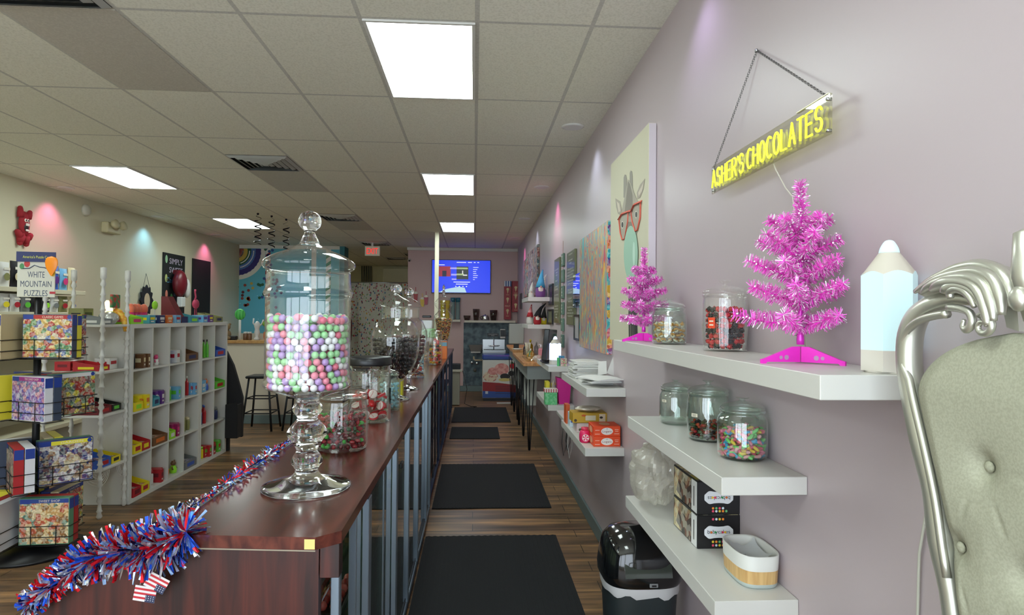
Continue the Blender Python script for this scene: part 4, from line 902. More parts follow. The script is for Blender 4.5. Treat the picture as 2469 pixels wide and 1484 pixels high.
t = thing('bowl', 'clear bowl of wrapped sweets on the bar desk', 'bowl', (.66, 7.5, 1.055))
MB(GLASS).lathe([(.03, 0), (.06, .03), (.085, .06), (.082, .06), (.055, .03), (.02, .005), (.0001, .004)], seg=24).obj('bowl_body', t)
crumple('sweet_bag', (.76, 7.36, 1.055), (.07, .06, .05), 'crinkled clear bag of sweets lying on the bar desk', 'bag', 15, BAG, 14)
crumple('sweet_bag', (.70, 7.72, 1.056), (.05, .05, .07), 'crinkled yellow and green bag of sweets on the bar desk', 'bag', 17, collage([(220, 160, 40), (60, 130, 80), (226, 190, 60)], 30), 12)
bottle((.72, 8.75, 1.055), .03, .16, (30, 30, 40), (30, 30, 30), 'small dark bottle at the back of the bar desk')
t = thing('paper_plate', 'white paper plate on the far wooden desk', 'plate', (.66, 9.55, 1.081)); MB(PAPER).lathe([(.0001, 0), (.05, .0), (.085, .018), (.083, .02), (.05, .004), (.0001, .004)], seg=20).obj('plate_disc', t)
# striped bag thing hanging under the desks
for k, (y, c) in enumerate(((8.0, (196, 198, 190)), (8.6, (196, 198, 190)), (9.1, (60, 60, 62)), (9.9, (190, 192, 186)))):
    m = MB(P(c, .6)).add([(.68, y, .45), (.80, y, .45), (.83, y+.1, .83), (.70, y+.1, .83), (.68, y+.02, .45), (.80, y+.02, .45), (.83, y+.12, .83), (.70, y+.12, .83)], [(0, 1, 2, 3), (7, 6, 5, 4), (0, 4, 5, 1), (1, 5, 6, 2), (2, 6, 7, 3), (3, 7, 4, 0)])
    tag(m.obj('hanging_board'), ('nearest leaning white board under the bar desk', 'second leaning white board under the bar desk', 'dark leaning board under the bar desk', 'farthest leaning white board under the desks')[k], 'board')
# ---------------------------------------------------------------- wall signs
def wall_board(px0, px1, top_n, bot_n, thick, mat, label, name, cat, lines=None):
    """px0 far edge, px1 near edge in the picture; front face of a board on the right wall"""
    xf = XR-thick; yn, yf = atX(px1, 700, xf).y, atX(px0, 700, xf).y; zt = atX(px1, top_n, xf).z; zb = atX(px1, bot_n, xf).z
    t = thing(name, label, cat, (XR, (yn+yf)/2, zb)); bo = MB(mat).bb(-thick, -.002, -(yf-yn)/2, (yf-yn)/2, 0, zt-zb, .002).obj('board', t)
    if lines:
        m = MB(P((226, 228, 216), .5)); n = len(lines); hh = zt-zb
        for i, s_ in enumerate(lines):
            if s_: m.text(s_, (-thick-.001, 0, hh*(1-(i+1)/(n+1))), (0, -1, 0), Z_, min((yf-yn)*.82, len(s_)*(yf-yn)*.12), hh/(n+1)*.5)
        m.obj('lettering', bo)
    return t
OLV = P((104, 110, 72), .35, coat=.3)
wall_board(1366, 1385, 600, 785, .02, OLV, 'nearer tall olive green menu board with white lettering', 'menu_board', 'sign', ['MENU', '', 'MINI', 'SM', '', 'WAFFLE', 'CONE SUNDAE', 'SHAKES', 'MILKSHAKE', 'BANANA', 'SPLIT', '', 'FLOAT', 'SODA', '', 'CUP', 'KIDS', '', 'TOPPINGS', 'NUTS', 'SPRINKLES', 'FUDGE', '', ''])
wall_board(1336, 1348, 620, 780, .02, OLV, 'farther tall olive green menu board with white lettering', 'menu_board', 'sign', ['', '', '', 'SCOOPS', 'ONE', 'TWO', '', 'PINT', '', 'QUART', 'CAKES', '', 'COOKIE', '', '', '', 'GELATO', 'SHERBET', 'SORBET FRUIT', 'CUP', 'BAR', ''])
t = thing('hanging_blocks', 'string of small teal wooden letter blocks between the two menu boards', 'wall decoration', (XR-.012, 0, 0)); yy = atX(1357, 690, XR-.012).y; zt = atX(1357, 612, XR).z
MB(P((150, 110, 80), .7)).cyl((0, yy, zt-1.0), (0, yy, zt+.12), .002, seg=5).obj('cord', t)
for k, s_ in enumerate('SWEETS'):
    m = MB(P((96, 126, 110), .5)).box((0, yy, zt-.075-k*.165), (.02, .13, .13), .004).mat(P((214, 214, 200), .5)); m.text(s_, (-.0108, yy, zt-.075-k*.165), (0, -1, 0), Z_, .06, .08); m.obj('letter_block', t)
def frame_pic(px0, px1, t_, b__, label, col=(16, 16, 18), inner=(200, 206, 210), tilt=0):
    xf = XR-.02; yn, yf = atX(px1, 700, xf).y, atX(px0, 700, xf).y; zt = atX(px1, t_, xf).z; zb = atX(px1, b__, xf).z; w, h = yf-yn, zt-zb
    t = thing('picture_frame', label, 'picture frame', (XR, (yn+yf)/2, zb)); m = MB(P(col, .3)); f = .018
    m.bb(-.022, -.002, -w/2, w/2, 0, f).bb(-.022, -.002, -w/2, w/2, h-f, h).bb(-.022, -.002, -w/2, -w/2+f, f, h-f).bb(-.022, -.002, w/2-f, w/2, f, h-f).obj('frame', t); MB(P(inner, .3)).bb(-.012, -.004, -w/2+f, w/2-f, f, h-f).obj('picture', t); return t
frame_pic(1384, 1397, 759, 823, 'black framed picture beside the streaked canvas', inner=(190, 186, 186))
frame_pic(1323, 1331.5, 684, 736, 'upper small black frame above the far shelves', inner=(50, 40, 70)); frame_pic(1320, 1331.5, 746, 783, 'lower small black frame behind the monitor', inner=(120, 124, 100))
frame_pic(1253, 1257, 707, 745, 'tiny black frame at the far end of the right wall', inner=(40, 40, 50))
t = thing('acrylic_menu', 'clear acrylic menu holder with a painted blue reflection on the right wall', 'sign', (XR, 0, 0)); xf = XR-.03; yn, yf = atX(1399, 690, xf).y+.02, atX(1384, 690, xf).y+.05; zt, zb = atX(1390, 661, xf).z, atX(1390, 742, xf).z
MB(m_glass((236, 238, 250), 1.5)).bb(-.03, -.026, yn, yf, zb, zt).obj('acrylic_sheet', t); m = MB(P((70, 80, 220), .4, emit=.5)); m.bb(-.024, -.022, yn+.05, yf-.05, zb+(zt-zb)*.42, zt-.04); m.mat(P((190, 200, 240), .4, emit=.3))  # blue neon reflection put in as a glowing sheet with pale lines
for k in range(5): m.bb(-.0248, -.0242, yn+.08, yf-.08, zt-.09-k*.05, zt-.082-k*.05)
m.obj('painted_reflection', t); m = MB(CHROME)
for y in (yn+.02, yf-.02):
    for z in (zb+.02, zt-.02): m.cyl((-.034, y, z), (0, y, z), .007, seg=10)
m.obj('standoff', t)
for px0, px1, tt, bb_, lb, cl in ((1283, 1294.5, 590, 712, 'dark multicoloured street canvas, nearest of the far canvases', [(60, 50, 60), (110, 90, 110), (150, 120, 90), (80, 110, 120), (160, 90, 90)]), (1272, 1282, 603, 705, 'purple toned canvas, middle of the three far canvases', [(110, 80, 120), (150, 110, 110), (200, 190, 190), (80, 60, 90)]),
                             (1262, 1271, 621, 715, 'teal and orange canvas, farthest on the right wall', [(60, 150, 140), (200, 120, 60), (70, 120, 110), (190, 70, 60)])):
    xf = XR-.035; yn, yf = atX(px1, 700, xf).y, atX(px0, 700, xf).y; zt, zb = atX(px1, tt, xf).z, atX(px1, bb_, xf).z
    tag(MB(collage(cl, 14, .5, seed=px0 % 7)).bb(xf, XR-.002, yn, yf, zb, zt, .003).obj('small_canvas'), lb, 'canvas picture')
# gnomes on the far shelves
def gnome(loc, h, body, hat, label, stripes=None, lean=.1):
    t = thing('gnome', label, 'gnome figure', loc, 0, 'gnome figures on the far wall shelves'); r = h*.17
    MB(P(body, .8)).lathe(seg_loft([(r*.8, 0), (r*1.05, h*.08), (r, h*.3), (r*.6, h*.42)], 2), seg=16).obj('body', t)
    m = MB(P(hat, .8)); pts = [(0, 0, h*.36), (lean*h*.1, 0, h*.55), (lean*h*.35, 0, h*.78), (lean*h*.8, 0, h)]; rs = [r*1.05, r*.75, r*.42, r*.08]
    m.tube(pts, rs, 14)
    if stripes:
        m.mat(P(stripes, .8)); 
        for k in range(5): f = .38+k*.11; q = min(2, int(f*3)); m.tube([(lean*h*f*f*.75, 0, h*(.37+.6*f)-.004), (lean*h*f*f*.76, 0, h*(.37+.6*f)+.008)], r*(1.02-f*.9), 12)
    m.obj('hat', t); MB(P((214, 206, 196), .9)).ball((0, -r*.75, h*.28), r*.6, 10, (1, .6, 1.4)).obj('beard', t); MB(P((206, 140, 120), .6)).ball((0, -r*1.15, h*.38), r*.2, 8).obj('nose', t)
gnome((.80, 7.55, 1.83), .34, (110, 70, 130), (70, 160, 200), 'purple bodied gnome with blue hat on the upper far shelf')
gnome((.85, 7.78, 1.83), .30, (130, 140, 150), (220, 220, 220), 'gnome with black and white striped hat on the upper far shelf', (30, 30, 34), .2)
gnome((.71, 7.80, 1.83), .2, (206, 206, 200), (206, 206, 200), 'white gnome on the upper far shelf')
gnome((.76, 7.50, 1.50), .26, (150, 24, 34), (28, 28, 34), 'dark red gnome with black spiked hat on the lower far shelf', None, .5)
gnome((.845, 7.58, 1.50), .22, (222, 200, 40), (40, 40, 40), 'yellow bodied gnome on the lower far shelf')
gnome((.69, 7.72, 1.50), .25, (206, 200, 196), (180, 40, 50), 'white gnome with red spotted hat on the lower far shelf', (230, 210, 210))
a, b_ = atX(2243, 1180, .899), atX(2212, 1500, .899)
tag(MB(P((196, 196, 184), .4)).tube([(.899, a.y-.06, a.z+.25), (.899, a.y, a.z), (.897, (a.y+b_.y)/2+.01, (a.z+b_.z)/2), (.899, b_.y, b_.z), (.899, b_.y+.01, .12)], .003, 6).obj('power_cable'), 'thin pale cable running down the lilac wall behind the silver chair', 'cable')
# ================================================================ throne chair
SV = P((206, 206, 194), 0.36, 0.8); XCH = 0.78
t = thing('throne_chair', 'silver carved throne chair with tufted cream back by the wall', 'chair', (0, 0, 0))
YC = atX(2506, 700, XCH).y; fl = [(2302, 1484, 25), (2273, 1307, 30), (2256, 1183, 28), (2227, 1058, 30), (2200, 934, 27), (2192, 871, 27), (2195, 809, 27), (2212, 765, 25), (2240, 738, 22), (2275, 724, 20), (2318, 716, 18), (2352, 724, 12)]
L = []
for x, y, w in fl: p = atX(x, y, XCH); L.append((p.y, p.z, w*p.y/1500*.9))
L = [(L[0][0]+.005-.0*k, L[0][1]-d, L[0][2]) for k, d in ((0, .42), (1, .22))]+L
L = [(y-(.035 if i == 0 else .02 if i == 1 else 0), z, w) for i, (y, z, w) in enumerate(L)]
def smooth3(pts, n=4):
    out = []; p = [pts[0]]+pts+[pts[-1]]
    for i in range(1, len(p)-2):
        for k in range(n):
            s_ = k/n; out.append(tuple(.5*((2*p[i][q])+(-p[i-1][q]+p[i+1][q])*s_+(2*p[i-1][q]-5*p[i][q]+4*p[i+1][q]-p[i+2][q])*s_*s_+(-p[i-1][q]+3*p[i][q]-3*p[i+1][q]+p[i+2][q])*s_**3) for q in range(len(pts[0]))))
    out.append(pts[-1]); return out
LS = smooth3(L)
for sg in (1, -1):
    m = MB(SV); my = lambda y: y if sg > 0 else 2*YC-y
    m.tube([(XCH, my(y), z) for y, z, w in LS], [w*1.62 for y, z, w in LS], 12, flat=.75); m.obj('back_frame', t)
    m = MB(SV); m.tube([(XCH-.018, my(y-w*1.2 if z < 1.50 else y-w*1.1*(1-(z-1.50)/.09)), z-(0 if z < 1.50 else min(.028, (z-1.50)*.6))) for y, z, w in LS[10:-4]], .007, 8); m.obj('inner_bead', t)
    # carved acanthus crest
    def cp(x, y, dx=0): p = atX(x, y, XCH); return (XCH-dx, my(p.y), p.z)
    m = MB(SV)
    leaves = [([(2222, 704), (2258, 680), (2290, 664), (2330, 648), (2380, 641), (2425, 655), (2452, 690), (2460, 740)], [4, 8, 9, 10, 11, 12, 13, 8], .012),
              ([(2238, 706), (2265, 690), (2300, 672), (2345, 660), (2390, 656), (2430, 672), (2450, 715), (2453, 760)], [3, 7, 9, 9, 9, 10, 10, 6], .024),
              ([(2262, 708), (2282, 692), (2312, 680), (2350, 670), (2390, 672), (2420, 690), (2437, 730), (2443, 775)], [3, 8, 10, 9, 9, 9, 9, 5], .03),
              ([(2292, 700), (2308, 690), (2330, 682), (2362, 680), (2395, 690), (2415, 712), (2428, 745), (2434, 785)], [4, 9, 11, 9, 8, 8, 8, 5], .034),
              ([(2330, 708), (2336, 696), (2356, 690), (2385, 696), (2405, 712), (2420, 740)], [9, 11, 9, 8, 7, 5], .034),
              ([(2345, 720), (2344, 704), (2360, 698), (2380, 704), (2395, 720), (2405, 742)], [5, 7, 7, 7, 6, 4], .036)]
    for pl, ws, dx in leaves:
        q = smooth3([(x, y, w) for (x, y), w in zip(pl, ws)], 4); m.tube([cp(x, y, dx) for x, y, w in q], [w*.00095 for x, y, w in q], 8)
    m.poly([cp(x, y, .008) for x, y in ((2224, 708), (2260, 678), (2300, 658), (2345, 641), (2390, 634), (2436, 652), (2462, 700), (2470, 800), (2440, 790), (2428, 740), (2400, 722), (2352, 738), (2300, 728), (2250, 722))], (.02, 0, 0)); m.obj('carved_leaf_crest', t)
    m = MB(SV); q = []
    for k in range(26): a = -1.9+k*.33; r = 25*(1-k/34); q.append((2418+r*math.cos(a), 788+r*math.sin(a)))
    m.tube([cp(2446, 742, .03)]+[cp(x, y, .03) for x, y in q], [.006]+[.0062-.00012*k for k in range(26)], 8)
    q = [(2330, 742), (2358, 745), (2382, 754), (2390, 772), (2384, 790), (2374, 796), (2366, 786), (2370, 772)]; q = smooth3(q, 3); m.tube([cp(x, y, .03) for x, y in q], [.006]*(len(q)-6)+[.0055, .005, .0045, .004, .0035, .003], 8)
    m.obj('scroll', t)
    MB(SV).tube([(XCH, my(L[0][0]+.0), L[0][1]), (XCH+.02, my(L[0][0]+.01), .3), (XCH+.05, my(L[0][0]+.02), .012)], [.03, .028, .02], 10).obj('leg', t)
    y = my(L[0][0]+.02); MB(SV).tube([(.33, y, .42), (.30, y, .25), (.33, y, .10), (.30, y, .012)], [.035, .028, .02, .028], 10).obj('leg', t)
    MB(SV).tube([(XCH-.02, y, .72), (.6, y+.01*sg, .74), (.42, y+.01*sg, .70), (.36, y, .62), (.37, y, .45)], [.02, .022, .024, .022, .02], 10).obj('arm', t)
m = MB(SV); m.tube([(XCH-.01, YC, 1.60), (XCH-.02, YC, 1.66), (XCH-.02, YC, 1.72), (XCH-.01, YC, 1.73)], [.010, .017, .014, .003], 12); m.ball((XCH-.03, YC, 1.63), .014, 12, (.8, 1, 1.3)); m.obj('finial', t)
def half_w(z):
    for i in range(len(LS)-1):
        if LS[i][1] <= z <= LS[i+1][1]: f = (z-LS[i][1])/max(1e-6, LS[i+1][1]-LS[i][1]); return LS[i][0]+(LS[i+1][0]-LS[i][0])*f-YC
    return LS[0][0]-YC
FAB = m_speckle((158, 158, 138), (170, 170, 150), 260, .4, .6, .85)
btn = [(YC+dy, z) for r_, z in enumerate((1.38, 1.24, 1.10, .96, .82)) for dy in ((0,) if r_ % 2 else (-.075, .075))] + [(YC+s_*.13, 1.24) for s_ in (-1, 1)]
z0, z1 = .64, 1.582
def cush(u, v):
    z = z0+(z1-z0)*v; hw = half_w(min(z, 1.50))-.021
    if z > 1.47: hw = (half_w(1.47)-.021)*math.sqrt(max(0.03, 1-((z-1.47)/.112)**2))
    y = YC+(2*u-1)*hw*1.0; e = min(1, (1-abs(2*u-1))*5)*min(1, v*12)*min(1, (1-v)*10); x = XCH-.002-.026*math.sqrt(max(e, 0))
    d = 0
    for by, bz in btn:
        dd = math.hypot(y-by, z-bz); d = max(d, .018*math.exp(-(dd/.02)**2)+.008*math.exp(-(dd/.06)**2))
        for cy2, cz2 in btn:
            if .08 < math.hypot(by-cy2, bz-cz2) < .19:
                vx, vz = cy2-by, cz2-bz; L2 = vx*vx+vz*vz; s_ = max(0, min(1, ((y-by)*vx+(z-bz)*vz)/L2)); q_ = math.hypot(y-by-vx*s_, z-bz-vz*s_); d = max(d, .0045*math.exp(-(q_/.006)**2))
    return (x+d, y, z)
tb = MB(FAB).grid(cush, 90, 150, flip=True).obj('tufted_back', t)
for by, bz in btn: MB(FAB).ball((XCH-.008, by, bz), .009, 10, (.5, 1, 1)).obj('tuft_button', tb)
MB(FAB).bb(.34, XCH-.03, YC-.20, YC+.20, .44, .53, .03).obj('seat', t); MB(SV).bb(.33, XCH, YC-.215, YC+.215, .38, .44, .01).obj('seat_rail', t)
# ================================================================ the long counter
MH = m_wood((62, 24, 20), (104, 50, 38), (34, 3.0, 20), 0.25, 0.25); MHV = m_wood((34, 11, 9), (78, 30, 21), (36, 10, 2.2), 0.35, 0.1)
CX0, CX1, CZ = -0.743, -0.320, 1.07
t = thing('display_case', 'near mahogany topped display case with silver framed sliding glass doors', 'display case', (-.53, 3.2, 0)); O = V((-.53, 3.2, 0))
def P2(x, y, z): return V((x, y, z))-O
m = MB(MH, P((60, 24, 18), .4)); y0 = 1.545
m.poly([P2(CX0, y0, CZ-.03), P2(CX1-.052, y0-.035, CZ-.03), P2(CX1, y0+.01, CZ-.03), P2(CX1, 5.0, CZ-.03), P2(CX0, 5.0, CZ-.03)], (0, 0, .03)); m.obj('case_top', t)
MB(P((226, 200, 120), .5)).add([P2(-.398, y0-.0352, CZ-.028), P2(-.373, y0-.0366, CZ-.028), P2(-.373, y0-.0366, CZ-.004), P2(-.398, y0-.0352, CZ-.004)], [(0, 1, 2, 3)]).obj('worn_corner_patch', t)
MB(P((150, 140, 120), .5)).add([P2(CX0, y0-.001, CZ-.0335), P2(CX1-.052, y0-.0362, CZ-.0335), P2(CX1-.052, y0-.0362, CZ-.0305), P2(CX0, y0-.001, CZ-.0305)], [(0, 1, 2, 3)]).obj('edge_strip', t)
# end panel whose left edge follows the curved glass front
prof = [(-.375, 1.038), (-.72, 1.038), (-.80, 1.022), (-.88, .992), (-.98, .93), (-1.08, .85), (-1.15, .76), (-1.20, .62), (-1.22, .45), (-1.22, .02), (-.375, .02)]
m = MB(MHV); m.poly([P2(x, y0+.012, z) for x, z in prof], (0, .03, 0)); m.obj('end_panel', t)
MB(MHV).bb(-.372-O.x, -.325-O.x, y0+.010-O.y, y0+.05-O.y, .955, 1.0385, .001).obj('corner_block', t)
gp = [(-.745, 1.052), (-.80, 1.034), (-.88, 1.0), (-.98, .938), (-1.08, .86), (-1.15, .77), (-1.20, .63), (-1.22, .45)]
m = MB(m_glass((244, 250, 246), 1.2)); 
for a, b_ in zip(gp, gp[1:]): m.add([P2(a[0], 1.60, a[1]), P2(a[0], 4.99, a[1]), P2(b_[0], 4.99, b_[1]), P2(b_[0], 1.60, b_[1])], [(0, 1, 2, 3)], True)
m.obj('curved_glass_front', t); MB(P((170, 180, 176), .3, .6)).bb(-.752-O.x, -.7435-O.x, 1.56-O.y, 4.99-O.y, 1.04, 1.072).obj('glass_top_rail', t)
MB(DARK).bb(-1.22-O.x, -.345-O.x, 1.60-O.y, 4.98-O.y, .02, .12).obj('plinth', t); MB(P((40, 40, 42), .6)).bb(-1.21-O.x, -.40-O.x, 1.62-O.y, 4.96-O.y, .12, .43).obj('lower_cabinet', t)
m = MB(m_glass((236, 246, 240), 1.4))
for z in (.62, .83): m.bb(-1.12-O.x, -.40-O.x, 1.62-O.y, 4.95-O.y, z, z+.008)
m.obj('glass_shelf', t)
def case_side(t, O, ya, yb, xs, posts, mat, name='door_frame'):
    for i, (y, w, dx) in enumerate(posts):
        m = MB(mat); m.bb(xs-.022+dx-O.x, xs+dx-O.x, y-w/2-O.y, y+w/2-O.y, .10, CZ-.062, .002); m.obj('door_stile', t)
    m = MB(mat); m.bb(xs-.03-O.x, xs-O.x, ya-O.y, yb-O.y, .07, .10, .002); m.obj('bottom_track', t)
    MB(P((24, 22, 24), .4)).bb(xs-.028-O.x, xs-.002-O.x, ya-O.y, yb-O.y, CZ-.062, CZ-.0305, .001).obj('top_rail', t)
case_side(t, O, 1.60, 4.97, -.338, ((1.635, .03, .0), (1.92, .02, -.012), (2.06, .055, .006), (2.52, .02, -.014), (2.78, .05, .006), (2.93, .022, -.012), (3.32, .05, .004), (3.86, .05, .006), (4.02, .03, -.01), (4.6, .05, .004), (4.93, .04, .004)), ALU)
gd = m_glass((214, 228, 220), 1.3)
for a, b_, dx in ((1.94, 2.77, -.016), (2.80, 3.85, -.008), (3.88, 4.92, -.016)): MB(gd).bb(-.338+dx-.006-O.x, -.338+dx-.001-O.x, a-O.y, b_-O.y, .11, CZ-.064).obj('sliding_glass_door', t)
t.name = 'display_case'
MB(BLACK).bb(-.334-O.x, -.322-O.x, 2.87-O.y, 2.93-O.y, .90, .925, .003).obj('door_lock', t)
# second case
t2 = thing('display_case', 'farther display case with dark navy frames continuing the counter', 'display case', (-.53, 7.6, 0)); O = V((-.53, 7.6, 0))
MB(MH).bb(CX0+.01-O.x, CX1-.012-O.x, 5.003-O.y, 10.2-O.y, CZ-.04, CZ-.006, .002).obj('case_top', t2); MB(P((36, 44, 60), .4)).bb(-.72-O.x, -.42-O.x, 5.05-O.y, 10.15-O.y, .02, .30).obj('plinth', t2)
MB(P((200, 196, 180), .5)).bb(-.735-O.x, -.725-O.x, 5.02-O.y, 10.18-O.y, .02, CZ-.0405).obj('front_panel', t2)
NV = P((44, 58, 84), .35, .2)
case_side(t2, O, 5.02, 10.18, -.352, ((5.05, .04, .004), (6.5, .06, .004), (7.3, .05, .006), (8.2, .06, .004), (9.1, .05, .004), (9.7, .05, .006), (10.15, .06, .004)), NV)
case_side_bars = MB(CHROME)
for y in (5.35, 5.75): case_side_bars.bb(-.346-O.x, -.338-O.x, y-.03-O.y, y+.03-O.y, .22, CZ-.07, .002)
case_side_bars.obj('silver_bar', t2)
m = MB(P((34, 38, 46), .6)).bb(-.70-O.x, -.40-O.x, 5.06-O.y, 10.1-O.y, .55, .57).bb(-.70-O.x, -.40-O.x, 5.06-O.y, 10.1-O.y, .80, .815); m.obj('inner_shelf', t2)
# sweets trays inside the near case
rg = random.Random(21); cols = [((190, 150, 50), 'gold'), ((150, 50, 40), 'red'), ((70, 110, 60), 'green'), ((160, 100, 50), 'caramel brown'), ((110, 60, 40), 'chocolate brown')]
for k in range(8):
    y = 1.75+k*.40; c, nm = cols[k % 5]; z = .838 if k % 2 == 0 else .628
    t3 = thing('candy_tray', f'{nm} candy tray, {("first", "second", "third", "fourth")[k//2]} along the {"upper" if z > .7 else "lower"} shelf of the near case', 'tray', (-.52, y, z+.001))
    MB(P((46, 40, 34), .4)).bb(-.10, .10, -.13, .13, 0, .02, .003).obj('tray_base', t3); m = MB(P(c, .3), P(tuple(min(255, q+50) for q in c), .25))
    for i in range(5):
        for j in range(6): m.mat(m.mats[(i+j) % 2]).ball((-.08+i*.04, -.105+j*.042, .034), .017, 7)
    o = m.obj('tray_sweets', t3); o['kind'] = 'stuff'
# ---------------------------------------------------------------- jars on the counter
def apothecary(loc, rb, h, prof, lid, knob, label, stem=None, th=.004, group=None):
    t = thing('apothecary_jar', label, 'jar', loc, 0, group)
    glass_wall(seg_loft(prof, 3), th, GLASS, 56).obj('jar_bowl', t)
    if stem: MB(SOLID).lathe([(.0001, stem[0][1])]+seg_loft(stem, 4), seg=48).obj('glass_foot', t)
    m = MB(GLASS); m.lathe(seg_loft(lid, 3), seg=56); lo = m.obj('lid', t)
    MB(SOLID).lathe(seg_loft(knob, 4)+[(.0001, knob[-1][1])], seg=28).obj('lid_knob', lo); return t
base = atZ(739, 1176, CZ); bx, by = base.x, base.y; S1 = by/1500
def zz(y): return 1.6-(y-762)*S1-CZ
k = S1
stem = [(99*k, .0), (101*k, .004), (98*k, .012), (70*k, .022), (36*k, zz(1142)), (26*k, zz(1130)), (30*k, zz(1120)), (36*k, zz(1110)), (31*k, zz(1095)), (24*k, zz(1082)), (34*k, zz(1062)), (46*k, zz(1045)), (40*k, zz(1028)), (24*k, zz(1010)), (24*k, zz(1003)), (33*k, zz(990)), (34*k, zz(980)), (26*k, zz(968)), (27*k, zz(961))]
prof = [(28*k, zz(960)), (50*k, zz(952)), (85*k, zz(940)), (99*k, zz(930)), (101*k, zz(920)), (97*k, zz(908)), (97*k, zz(850)), (97*k, zz(735)), (98*k, zz(722)), (102*k, zz(712)), (97*k, zz(700)), (95*k, zz(680)), (95*k, zz(662))]
lid = [(90*k, zz(664)), (94*k, zz(660)), (103*k, zz(654)), (106*k, zz(645)), (102*k, zz(636)), (80*k, zz(622)), (45*k, zz(608)), (22*k, zz(594)), (19*k, zz(592))]
knob = [(24*k, zz(596)), (17*k, zz(580)), (12*k, zz(568)), (15*k, zz(562)), (24*k, zz(552)), (26*k, zz(538)), (20*k, zz(524)), (8*k, zz(517))]
apothecary((bx, by, CZ), .13, .85, prof, lid, knob, 'tallest pedestal glass jar of pastel gumballs, nearest on the counter', stem, .0035)
rgb_ = 8.6*k; zf = zz(944)
A = pack(lambda z: (94*k if z > zz(912) else 92*k), zz(937), zz(765), rgb_, 11, 2, 18, mound=1.2)
gum = [(MB(P(c, .35, 0, 0, .3)).ball((0, 0, 0), rgb_*.985, 14), 'gumball', f'{n} gumball in the tall pedestal jar', f'{n} gumballs in the tall pedestal jar') for c, n in (((238, 140, 164), 'pink'), ((236, 236, 240), 'white'), ((160, 218, 160), 'mint green'), ((186, 152, 214), 'lilac'))]
gum.append((MB(P((228, 112, 140), .35, 0, 0, .3)).ball((0, 0, 0), rgb_*.985, 14), 'gumball', 'deep rose gumball in the tall pedestal jar', 'rose gumballs in the tall pedestal jar'))
pour(A, (bx, by, CZ), gum, 300, 'the tall pedestal jar', random.Random(1), tilt=False, kinds=lambda p, r: r.choice((0, 1, 1, 2, 2, 3, 3, 4)))
# cherry jar
p = atZ(824, 1082, CZ); t, f = cookie_jar((p.x, p.y, CZ), .100, .262, 'squat glass jar of red and green wrapped cherry sweets beside the pedestal jar', neck=.93, glass=GLASS)
A = pack(f, .006, .150, .0125, 5, 2, 8); pr_ = [lump(.0118, (150, 20, 36)), lump(.0118, (96, 14, 26)), lump(.0118, (60, 170, 60)), lump(.0118, (30, 70, 36))]
pour(A, (p.x, p.y, CZ), [(m_, 'wrapped_candy', n+' wrapped sweet in the squat cherry jar', n+' wrapped sweets in the squat jar') for m_, n in zip(pr_, ('bright red', 'dark red', 'bright green', 'dark green'))], 280, 'the squat cherry jar', random.Random(3), kinds=lambda p, r: r.choice((0, 0, 0, 0, 1, 1, 1, 1, 2, 3)))
# panelled jar with black lid
p = atZ(891, 1016, CZ); r = .103; t = thing('glass_jar', 'panelled glass jar with flat black lid and red and white baseball sweets', 'jar', (p.x, p.y, CZ)); hb = .28
glass_wall([(r*.93, 0), (r, .01), (r, hb*.86), (r*.92, hb)], .004, GLASS, 8, .2).obj('jar_body', t); jb = MB(P((24, 26, 30), .35)).lathe(seg_loft([(r*1.0, hb), (r*1.02, hb+.006), (r*1.02, hb+.036), (r*.96, hb+.042)], 1)+[(.0001, hb+.042)], seg=40); jb.obj('lid', t)
def puck(r):
    m = MB(P((226, 214, 206), .5), P((196, 30, 44), .4)); m.lathe(seg_loft([(.0001, -r*.34), (r*.8, -r*.34), (r, -r*.2)], 2)+seg_loft([(r, -r*.2), (r, r*.2)], 1)+seg_loft([(r, r*.2), (r*.8, r*.34), (.0001, r*.34)], 2), seg=18)
    n = len(m.f)
    for i in range(n):
        c = sum((V(m.v[j]) for j in m.f[i]), V())/len(m.f[i]); m.mi[i] = 1 if abs(c.z) < r*.26 and math.hypot(c.x, c.y) > r*.8 else 0
    m.mat(m.mats[1])
    for z in (1, -1): m.tube([(r*(.35+.35*math.cos(a)), r*(-.9+.45*a/1.0), z*r*.335) for a in [i*.35-.2 for i in range(12)] if abs(r*(-.9+.45*a)) < r*.8], r*.05, 4)
    return m
A = pack(lambda z: .092, .008, .135, .024, 7, 2, 8, mound=1.0)
red = lump(.022, (206, 26, 34), .25)
pour(A, (p.x, p.y, CZ), [(puck(.0225), 'baseball_candy', 'white and red baseball sweet in the black lidded jar', 'baseball sweets in the black lidded jar'), (red, 'wrapped_candy', 'plain red wrapped sweet in the black lidded jar', 'plain red sweets in the black lidded jar')], 120, 'the black lidded jar', random.Random(9), kinds=lambda p, r: r.choice((0, 0, 1)))
# two small lids behind, blue candy jar
p = atZ(938, 988, CZ); t, f = cookie_jar((p.x, p.y, CZ), .062, .25, 'slim glass jar of pale blue sweets behind the black lidded jar', neck=.8)
A = pack(f, .006, .15, .0135, 5, 2, 6); pour(A, (p.x, p.y, CZ), [(lump(.0125, (150, 196, 214), .4), 'blue_candy', 'pale blue sweet in the slim jar', 'pale blue sweets in the slim jar')], 110, 'the slim jar of blue sweets', random.Random(9))
